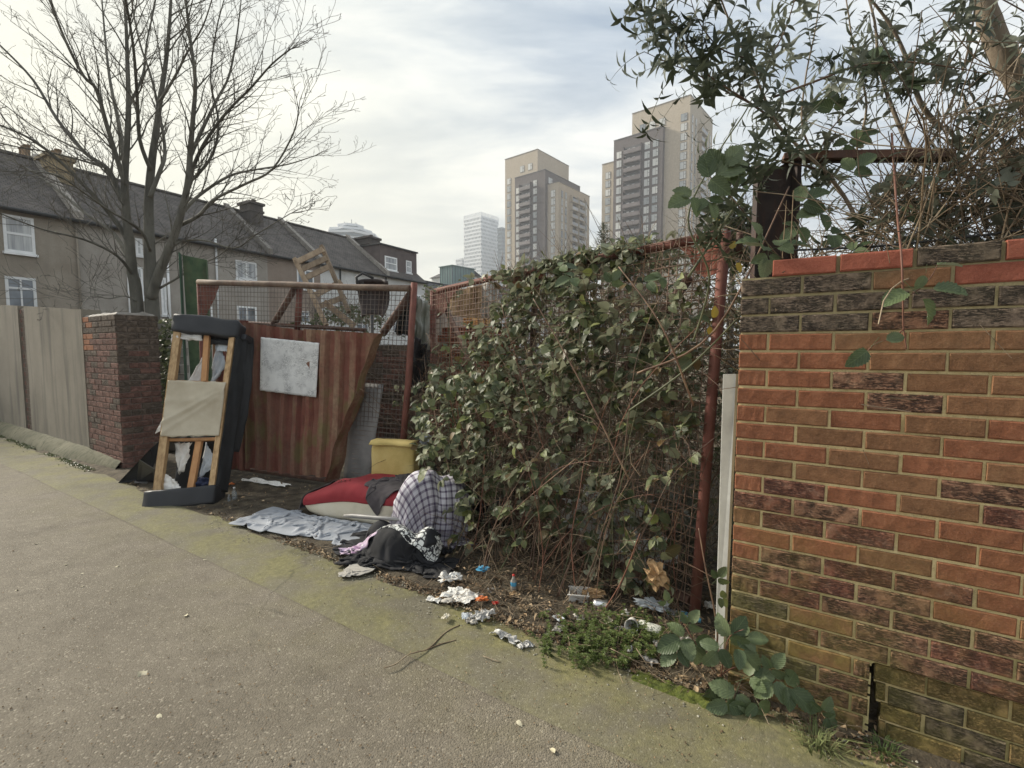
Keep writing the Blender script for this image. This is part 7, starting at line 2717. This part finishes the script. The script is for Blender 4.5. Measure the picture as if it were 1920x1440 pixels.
for pxs, Ya, Yb, r0 in stems:
    n = len(pxs)
    pts = smooth_path([P(x, y, Ya + (Yb - Ya) * i / (n - 1)) for i, (x, y) in enumerate(pxs)], 5)
    m = len(pts)
    mbb = MB(); mbb.tube(pts, [r0 * (1 - 0.7 * i / m) for i in range(m)], 7)
    mbb.build('stem', M['bark_pale'] if r0 > 0.0065 else M['cane'], bu)
    for i in range(2, m):
        f_ = i / m
        if rbud.random() < (0.62 if f_ > 0.25 else 0.25):
            dd = (pts[i] - pts[i - 1]).normalized()
            sd_ = dd.cross(rv(1)).normalized()
            L = rbud.uniform(0.10, 0.42) * (1.15 - 0.5 * f_)
            q = arch(pts[i], dd * 0.6 + sd_ * 0.8 + Z * 0.15, L, rbud.uniform(0.0, 0.9), 8, 0.10, rbud)
            sidem.tube(q, [0.0022 * (1 - 0.6 * k / 8) for k in range(9)], 4, caps=False)
            for k in range(1, 9):
                if rbud.random() < 0.68:
                    ax = (q[k] - q[k - 1]).normalized()
                    # a pair across the twig
                    o1 = ax.cross(rv(1)).normalized()
                    lb_.put(q[k], o1, ax + rv(0.3), rbud.uniform(0.42, 0.95))
            lb_.put(q[-1], (q[-1] - q[-2]).normalized().cross(rv(1)).normalized(), (q[-1] - q[-2]).normalized(), rbud.uniform(0.6, 0.9))
            if rbud.random() < 0.16:     # spent flower spike
                e_ = (q[-1] - q[-2]).normalized()
                for k in range(26):
                    c_ = q[-1] + e_ * (0.003 * k) + rv(0.006 * (1.2 - k / 30))
                    sidem.add([c_, c_ + rv(0.006), c_ + rv(0.006)], [(0, 1, 2)])
        elif rbud.random() < 0.5:
            dd = (pts[i] - pts[i - 1]).normalized()
            lb_.put(pts[i], dd.cross(rv(1)), dd, rbud.uniform(0.6, 1.0))
o = sidem.build('side_shoots', M['cane_green'], bu); o['kind'] = 'stuff'
lb_.emit(bu, 300)
print('buddleia leaves', len(lb_.items))

tk = thing('pale_tree', 'pale barked leaning tree trunk cut off by the top right corner', 'tree', V((2.9, 2.9, 0)))
m_ = MB()
m_.tube(smooth_path([V((3.6, 2.6, 0)), P(2050, 420, 2.6), P(1985, 270, 2.6), P(1925, 170, 2.6), P(1885, 110, 2.6), P(1855, 40, 2.6), P(1838, -40, 2.6), P(1830, -160, 2.6)], 4), [0.085, 0.08, .08, .075, .075, .07, .07, .065, .065, .065, .06, .06, .06, .06, .055, .055, .055, .05, .05, .05, .05, .045, .045, .045, .04, .04, .04, .035, .035][:29], 12)
m_.build('trunk', M['bark_pale'], tk)

# tangle of dead stems and leaves on top of the bank behind the wall
def bx5(r):
    s = r.uniform(0.10, 2.6); d = r.uniform(0.25, 1.3)
    top = 2.08 + 0.42 * s ** 0.8 + 0.2 * nz((s * 3, d * 2, 4), 1)
    if s < 0.45: top = 1.85 + 0.1 * nz((s * 9, d, 0), 1)
    z = r.uniform(1.2, top)
    p = W0 + U * s + NIN * d
    return V((p.x, p.y, z))
thicket('dead_scrub', 'tangle of dead brown stems and dull leaves heaped behind the brick wall top', 'scrub', bx5, 2600, 5600, [tri_spray(s, 3) for s in range(3)] + [lance_spray(3)], 'buddleia_leaf', 'dead_twig', 0.75, 9, W0 + U * 1.2 + NIN * 0.8)
mb = MB()
for i in range(90):
    r = rp
    s = r.uniform(0.3, 2.4); p = W0 + U * s + NIN * r.uniform(0.25, 1.1); p.z = 1.5
    q = arch(p, V((r.uniform(-.9, .9), r.uniform(-.5, .3), 1.0)), r.uniform(0.5, 1.5), r.uniform(0.2, 1.4), 10, 0.12, r)
    mb.tube(q, [0.0045 * (1 - .6 * k / 10) for k in range(11)], 5, caps=False)
o = mb.build('dead_canes', M['dead_twig'], bpy.data.objects['dead_scrub']); o['kind'] = 'stuff'
# cable draped along there
mb = MB(); mb.tube(smooth_path([P(1470, 470, 2.2), P(1640, 462, 2.1), P(1780, 448, 2.0), P(1930, 430, 1.9)], 5), 0.005, 6)
tag(mb.build('black_cable', M['black_pipe']), 'black cable trailing along just above the top of the brick wall', 'cable')

# ---- large bramble leaves placed one by one
def placed(root, lst, mat='bramble_big', tp=None, name='leaf'):
    tp = tp or bigT
    ms = [tpl_mesh(name, t, M[mat]) for t in tp]
    inv = Matrix.Translation(-V(root.location))
    for i, (x, y, Y, s, ang, tilt) in enumerate(lst):
        p = P(x, y, Y)
        # ang: direction in the vertical plane facing the road, tilt: how far it turns up to the sky
        d = V((math.cos(R_(ang)), -0.25, math.sin(R_(ang))))
        n = V((0.0, -math.cos(R_(tilt)), math.sin(R_(tilt))))
        o = bpy.data.objects.new(name, ms[i % len(ms)])
        col.objects.link(o); o.parent = root
        o.matrix_basis = inv @ orient(p, d, n, s)


def pathcane(root, pts, r0, mat='cane_red', name='cane'):
    q = smooth_path([P(*p) for p in pts], 6)
    m_ = MB(); m_.tube(q, [r0 * (1 - .5 * k / len(q)) for k in range(len(q))], 6)
    m_.build(name, M[mat], root)


h1 = thing('hanging_bramble', 'single bramble shoot with grey green leaves dangling over the brick wall face', 'bramble', P(1690, 470, 1.70))
pathcane(h1, [(1672, 250, 2.1), (1682, 400, 1.9), (1690, 480, 1.72), (1693, 560, 1.70), (1694, 615, 1.70), (1700, 655, 1.70)], 0.0042)
pathcane(h1, [(1694, 618, 1.70), (1670, 635, 1.69), (1640, 645, 1.69), (1618, 668, 1.69)], 0.0022)
pathcane(h1, [(1690, 560, 1.70), (1720, 545, 1.68), (1745, 520, 1.67), (1760, 492, 1.67)], 0.0022)
placed(h1, [(1708, 545, 1.68, 0.85, 200, 60), (1722, 552, 1.66, 0.95, -55, 45), (1738, 540, 1.64, 0.85, -10, 50), (1748, 498, 1.66, 0.75, 5, 65), (1736, 512, 1.66, 0.5, 250, 30),
            (1655, 640, 1.68, 0.55, 25, 25), (1632, 652, 1.68, 0.85, 222, 15)], tp=[big_spray(s, 1) for s in range(5)])
h2 = thing('bramble_plant', 'bramble sprouting big ribbed leaves at the foot of the brick wall', 'bramble', G(1345, 1290))
pathcane(h2, [(1338, 1240, 2.2), (1345, 1180, 2.15), (1322, 1060, 2.15), (1310, 990, 2.2)], 0.0045, 'cane')
pathcane(h2, [(1345, 1270, 2.1), (1390, 1250, 2.0), (1440, 1290, 1.9), (1520, 1340, 1.85)], 0.0035)
pathcane(h2, [(1340, 1260, 2.1), (1300, 1200, 2.1), (1280, 1165, 2.15)], 0.003)
pathcane(h2, [(1350, 1280, 2.1), (1365, 1200, 2.0), (1395, 1180, 1.95)], 0.003)
pathcane(h2, [(1350, 1290, 2.1), (1380, 1330, 1.95), (1410, 1345, 1.9)], 0.003)
placed(h2, [(1283, 1195, 2.1, 1.05, 200, 55), (1302, 1200, 2.08, 1.05, -70, 45), (1272, 1218, 2.08, 0.8, 225, 60), (1290, 1170, 2.1, 0.7, 60, 40), (1366, 1195, 1.98, 1.0, 60, 30), (1385, 1215, 1.95, 0.95, -30, 50), (1350, 1215, 2.0, 0.9, 230, 30),
            (1335, 1290, 2.0, 1.0, -60, 40), (1380, 1300, 1.92, 1.1, 240, 30), (1405, 1270, 1.92, 0.9, 30, 55), (1365, 1320, 1.9, 1.05, -95, 30), (1455, 1275, 1.88, 0.95, 215, 50), (1475, 1285, 1.86, 1.0, -35, 45), (1445, 1255, 1.9, 0.75, 60, 40),
            (1420, 1320, 1.88, 0.8, -80, 35), (1540, 1335, 1.80, 0.55, 70, 30), (1550, 1345, 1.80, 0.5, -30, 40), (1395, 1195, 1.98, 0.7, 10, 50), (1345, 1085, 2.2, 0.6, 60, 30), (1350, 1120, 2.2, 0.55, -30, 40), (1250, 1130, 2.3, 0.5, 100, 40)])
h3 = thing('bramble_shoot', 'strong bramble shoot with large cupped leaves rising past the gate corner', 'bramble', G(1330, 1200))
pathcane(h3, [(1300, 640, 2.4), (1330, 520, 2.3), (1290, 410, 2.25), (1345, 290, 2.2), (1400, 205, 2.2), (1440, 120, 2.3)], 0.005, 'cane_green')
pathcane(h3, [(1560, 640, 2.4), (1500, 520, 2.3), (1450, 470, 2.2), (1380, 380, 2.2), (1330, 330, 2.2)], 0.004, 'cane')
placed(h3, [(1330, 335, 2.2, 1.35, 30, 20), (1352, 322, 2.2, 1.25, 60, 25), (1298, 368, 2.2, 1.0, 215, 15), (1328, 375, 2.2, 0.8, -70, 20), (1375, 330, 2.2, 0.8, -20, 30), (1462, 462, 2.05, 0.95, 10, 60), (1432, 462, 2.05, 1.0, 160, 55), (1440, 480, 2.05, 0.8, -100, 40), (1428, 448, 2.05, 0.7, 120, 50),
            (1562, 205, 2.4, 1.0, 100, 15), (1590, 265, 2.5, .9, -90, 20), (1505, 380, 2.3, 1.1, 40, 45), (1540, 400, 2.3, 1.0, 200, 40), (1560, 440, 2.25, 1.0, -20, 50), (1500, 425, 2.3, .9, 210, 40), (1600, 320, 2.3, .9, 50, 40), (1640, 110, 2.3, .9, 20, 40), (1690, 165, 2.3, 1.1, 0, 60), (1730, 155, 2.3, .9, 170, 60), (1655, 120, 2.3, .8, 200, 30),
            (1610, 260, 2.5, .8, 30, 40), (1700, 400, 2.2, .8, 20, 50), (1760, 380, 2.2, .9, 160, 50), (1600, 470, 2.1, .8, 30, 60), (1050, 500, 3.2, 1.0, 20, 50), (1075, 520, 3.1, 1.0, 200, 50), (1145, 530, 2.9, .8, 60, 30), (1240, 520, 2.5, .7, 200, 40), (1215, 530, 2.6, .8, 20, 50)])
placed(h3, [(1335, 600, 2.5, 0.6, 80, 20), (1330, 610, 2.5, 0.4, -80, 20)], 'yellow_leaf', [big_spray(50, 1)])
placed(h3, [(1378, 490, 2.3, 0.5, -60, 30), (1368, 470, 2.3, 0.45, 60, 30), (1350, 425, 2.45, 0.5, 120, 15)], 'yellow_leaf', [big_spray(51, 1)])

# ---- ground cover
wd = Batch([small_leaf(s, 0.016, 0.008) for s in range(3)], M['weed_leaf'])
wm = MB()
for i in range(300):
    x = rp.gauss(1145, 75); y = rp.gauss(1212, 26)
    if not 1010 < x < 1290: continue
    b_ = G(x, min(max(y, 1165), 1258), 0.0)
    h_ = rp.uniform(0.02, 0.13) * (1.0 + 0.5 * nz((x * .03, y * .03, 0), 1))
    q = arch(b_, V((rp.uniform(-.4, .4), rp.uniform(-.5, .2), 1)), h_, 0.4, 6, 0.15, rp)
    wm.tube(q, 0.0007, 3, caps=False)
    for k in range(1, 7):
        for a in range(5):
            an = a * 1.2566 + k
            wd.put(q[k], V((math.cos(an), math.sin(an), 0.25)), Z + rv(.4), rp.uniform(0.6, 1.1))
wroot = thing('weeds', 'bright green cleavers growing in a clump at the bramble foot', 'weeds', G(1150, 1215))
wd.emit(wroot, 0)
o = wm.build('stems', M['weed_leaf'], wroot, [(0.5, 0.5)] * len(wm.v)); o['kind'] = 'stuff'


def grass_tuft(root, c, n, h, spread, mat='grass'):
    mb = MB()
    for i in range(n):
        a = rp.uniform(0, 6.283); s = rp.random()
        b_ = c + V((math.cos(a), math.sin(a), 0)) * spread * s
        b_.z = 0.005
        hh = h * rp.uniform(0.4, 1.1)
        le = V((math.cos(a) + rp.uniform(-.5, .5), math.sin(a) + rp.uniform(-.5, .5), 0)) * rp.uniform(0.3, 1.1) * hh
        w_ = V((-math.sin(a), math.cos(a), 0)) * 0.0022
        p1 = b_ + le * 0.3 + Z * hh * 0.6; p2 = b_ + le + Z * hh * rp.uniform(0.5, 0.9)
        mb.add([b_ - w_, b_ + w_, p1 + w_ * .8, p1 - w_ * .8, p2], [(0, 1, 2, 3), (3, 2, 4)])
    o = mb.build('blades', M[mat], root); o['kind'] = 'stuff'
gr = thing('grass_tuft', 'straggly grass tuft at the wall foot near the crack', 'grass', G(1530, 1405))
grass_tuft(gr, G(1530, 1405), 130, 0.10, 0.07)
gr2 = thing('weed_tuft', 'small green weeds in front of the hole in the wall', 'weeds', G(1660, 1425))
grass_tuft(gr2, G(1655, 1418), 90, 0.06, 0.05, 'weed_leaf')
# moss and weeds along the plinth of the left wall
mb = MB()
for i in range(3800):
    s = rp.uniform(-1.0, 7.5)
    p = PC - U * (1.13 + s) - NIN * (0.20 + abs(rp.gauss(0, 0.06)))
    if nz(p, 2.4, 6) < -0.05: continue
    d = V((rp.uniform(-1, 1), rp.uniform(-1, 1), rp.uniform(0.2, 1))).normalized() * rp.uniform(0.012, 0.035)
    w_ = d.cross(Z).normalized() * 0.008
    p.z = 0.004
    mb.add([p - w_, p + w_, p + d + w_ * .5, p + d - w_ * .5], [(0, 1, 2, 3)])
o = mb.build('wall_foot_weeds', M['shrub_leaf'], None, [(0.5, 0.5)] * len(mb.v))
tag(o, 'low moss and weeds growing along the foot of the left wall', 'weeds', kind='stuff')
# moss cushion by the brick wall foot
mo = MB()
def msf(a, b):
    c_ = G(1262, 1300); p = c_ + U * (a - .5) * 0.42 + NIN * (b - .5) * 0.10
    e = min(a, 1 - a, b, 1 - b) * 6
    return V((p.x, p.y, 0.006 + 0.020 * min(1, e) * (1 + 0.9 * nz(p, 26)) + 0.006 * nz(p, 80)))
grid(50, 16, msf, mo)
tag(mo.build('moss_cushion', M['moss']), 'bright green moss cushion on the pavement edge before the brick wall', 'moss')

# dead leaves and twigs on the soil and edging
lit = Batch([leaflet(0.045, 0.024, 0.6, 0.6, (0, .3, .7, 1), (0, 1, .8, 0), 0.5, s) for s in range(4)], M['dead_leaf'])
import numpy as np
cl_xy = np.concatenate([D[k][0][:, :2] for k in D])
def clear_of_cloth(p, r_=0.03):
    return ((cl_xy - np.array((p.x, p.y))) ** 2).sum(1).min() > r_ * r_


for i in range(8500):
    a = rp.uniform(-6.3, 1.3) if rp.random() < .25 else rp.uniform(-3.3, 0.6)
    d = rp.uniform(-0.12, 1.5) if rp.random() < .7 else abs(rp.gauss(0, 0.12)) - 0.15
    p = W0 + U * a + NIN * d
    p.z = 0.02 + (rp.random() * 0.04 if d > 0 else 0.0)
    if -2.7 < p.x < 0.1 and not clear_of_cloth(p) and rp.random() < .97: continue
    lit.put(p, V((rp.uniform(-1, 1), rp.uniform(-1, 1), rp.uniform(-.15, .3))), Z + rv(0.55), rp.uniform(0.2, 0.45) + (0.6 if rp.random() < .12 else 0.1 * rp.random()))
lr = thing('leaf_litter', 'carpet of dead brown leaves and twigs on the soil inside the gates', 'leaf litter', W0 - U * 1.5)
lit.emit(lr, 0, 'dead_leaves')
mb = MB()
for i in range(2200):
    a = rp.uniform(-3.2, 0.5); d = rp.uniform(-0.15, 1.0)
    p = W0 + U * a + NIN * d; p.z = 0.02 + rp.random() * 0.03
    if -2.7 < p.x < 0.1 and not clear_of_cloth(p, .08): continue
    dv = V((rp.uniform(-1, 1), rp.uniform(-1, 1), rp.uniform(-.1, .25))).normalized()
    L = rp.uniform(0.03, 0.26); r_ = rp.uniform(0.0006, 0.0018)
    mb.tube([p, p + dv * L * .5 + rv(0.01), p + dv * L], r_, 3, caps=False)
o = mb.build('dead_twigs', M['dead_twig'], lr); o['kind'] = 'stuff'
# gravel and grit
mb = MB()
for i in range(3200):
    a = rp.uniform(-4.2, 0.9); d = abs(rp.gauss(0, 0.16)) - 0.30
    if d < -0.14 and rp.random() < .8: continue
    p = W0 + U * a + NIN * d; p.z = 0.018
    s = rp.uniform(0.002, 0.008)
    vs = [p + V((s * rp.uniform(.6, 1), 0, 0)), p + V((0, s * rp.uniform(.6, 1), 0)), p - V((s * rp.uniform(.6, 1), 0, 0)), p - V((0, s * rp.uniform(.6, 1), 0)), p + V((0, 0, s * .7))]
    mb.add(vs, [(0, 1, 4), (1, 2, 4), (2, 3, 4), (3, 0, 4)])
o = mb.build('grit', M['pale_grit'])
tag(o, 'pale grit and gravel scattered along the pavement edge', 'gravel', kind='stuff')
mb = MB()
for i in range(2600):
    p = G(rp.uniform(-100, 1600), 800 + 640 * rp.random() ** 0.7, 0.0)
    if p.y > 7 or (p - W0).dot(NIN) > -0.15: continue
    s = rp.uniform(0.0012, 0.0045) * (1.6 if rp.random() < .05 else 1)
    p.z = 0.012 * nz(p, 1.1) + 0.006
    if (p - W0).dot(NIN) > -0.62: p.z = 0.018
    mb.add([p + V((s, 0, 0)), p + V((0, s, 0)), p - V((s, 0, 0)), p - V((0, s, 0)), p + V((0, 0, s * .8))], [(0, 1, 4), (1, 2, 4), (2, 3, 4), (3, 0, 4)])
o = mb.build('loose_grit', M['dead_leaf'])
tag(o, 'fine loose grit and crumbs scattered over the open pavement', 'grit', kind='stuff')
# fallen leaves on the pavement, each one a thing
spots = [(264, 1258, 1.3), (215, 948, .8), (68, 1020, .7), (155, 1100, .6), (158, 1075, .7), (350, 1155, .7), (508, 1156, .7), (545, 988, .6), (523, 1216, .5), (295, 1340, .6), (365, 984, .9), (120, 1060, .6), (1185, 1357, 1.1), (1040, 1412, .7), (968, 1352, .6),
         (1168, 1332, .6), (1048, 1312, .6), (222, 1060, .6), (480, 1010, .5), (380, 1050, .5), (614, 1106, .9), (425, 1020, .5), (680, 1010, .4), (60, 960, .5), (745, 1155, .5), (30, 1108, .5)]
adj = ['pale', 'buff', 'bleached', 'papery', 'curled', 'tan', 'tiny pale', 'flat buff']
wheres = {0: 'largest, on open asphalt left of centre'}
for i, (x, y, s) in enumerate(spots):
    v, f, u = leaflet(0.055, 0.030, 0.35, 0.3, (0, .2, .45, .75, 1), (0, .8, 1, .7, 0), 0.35, i)
    mb = MB(); mb.add(v, f, 0, True)
    me = mb.mesh('fallen_leaf', M['pale_leaf'], u)
    o = bpy.data.objects.new('fallen_leaf', me); col.objects.link(o)
    o.matrix_world = orient(G(x, y, 0.009 if i in (13, 14, 12, 15, 16) else 0.005), V((rp.uniform(-1, 1), rp.uniform(-1, 1), 0)), Z + rv(.2), s)
    if i == 0:
        tag(o, 'largest pale yellow leaf lying alone on the open asphalt at left', 'leaf', 'fallen leaves on the pavement')
    else:
        tag(o, 'small pale dry leaf scrap lying on the pavement', 'leaf', 'fallen leaves on the pavement')
# long fallen twig on the mossy strip
ft = thing('fallen_twig', 'long forked dry twig lying on the mossy pavement strip', 'twig', G(800, 1210))
for q in ([(862, 1172), (836, 1185), (805, 1215), (785, 1222), (765, 1228), (742, 1245), (720, 1252)], [(800, 1218), (825, 1208), (855, 1200)]):
    m_ = MB(); m_.tube(smooth_path([G(x, y, 0.020) for x, y in q], 4), 0.0028, 6); m_.build('twig_stem', M['dead_twig'], ft)
# short dry stalks near the soil edge
for i, (a, b) in enumerate((((1145, 1216), (1235, 1262)), ((1193, 1216), (1224, 1262)), ((906, 1230), (938, 1242)))):
    m_ = MB(); m_.tube(smooth_path([G(*a, 0.10 if i < 2 else .025), G((a[0] + b[0]) / 2, (a[1] + b[1]) / 2, 0.08 if i < 2 else .025), G(*b, 0.02)], 3), 0.0022, 5)
    o = m_.build('dry_stalk', M['dead_twig'])
    tag(o, ['longer pale dry stalk arching over the edge of the weeds', 'shorter pale dry stalk right of the weeds', 'small bent stalk on the mossy strip below the litter'][i], 'stalk')
# dried vine on the red cloth
mb = MB()
for i in range(22):
    p = P(655 + rp.uniform(-22, 18), 905 + rp.uniform(-9, 14), 4.25); p.z = 0.325
    mb.tube([p, p + rv(.02) + V((0, 0, .008)), p + rv(.05)], 0.0018, 3, caps=False)
    mb.add([p, p + rv(.02), p + rv(.02) + Z * .01], [(0, 1, 2)])
tag(mb.build('dried_sprig', M['cane']), 'dark dried sprig lying on the red cloth', 'sprig')

# ------------------------------------------------------------------ air
hz = MB(); hz.box((-705, -505, -1.2), (705, 905, 150))
hm = bpy.data.materials.new('haze_air'); hm.use_nodes = True
hm.node_tree.nodes.clear()
ho = hm.node_tree.nodes.new('ShaderNodeOutputMaterial'); hv = hm.node_tree.nodes.new('ShaderNodeVolumePrincipled')
hv.inputs['Density'].default_value = 0.0009
hv.inputs['Color'].default_value = (0.88, 0.92, 0.97, 1)
hm.node_tree.links.new(hv.outputs[0], ho.inputs['Volume'])
o = hz.build('haze', hm)
o['kind'] = 'stuff'
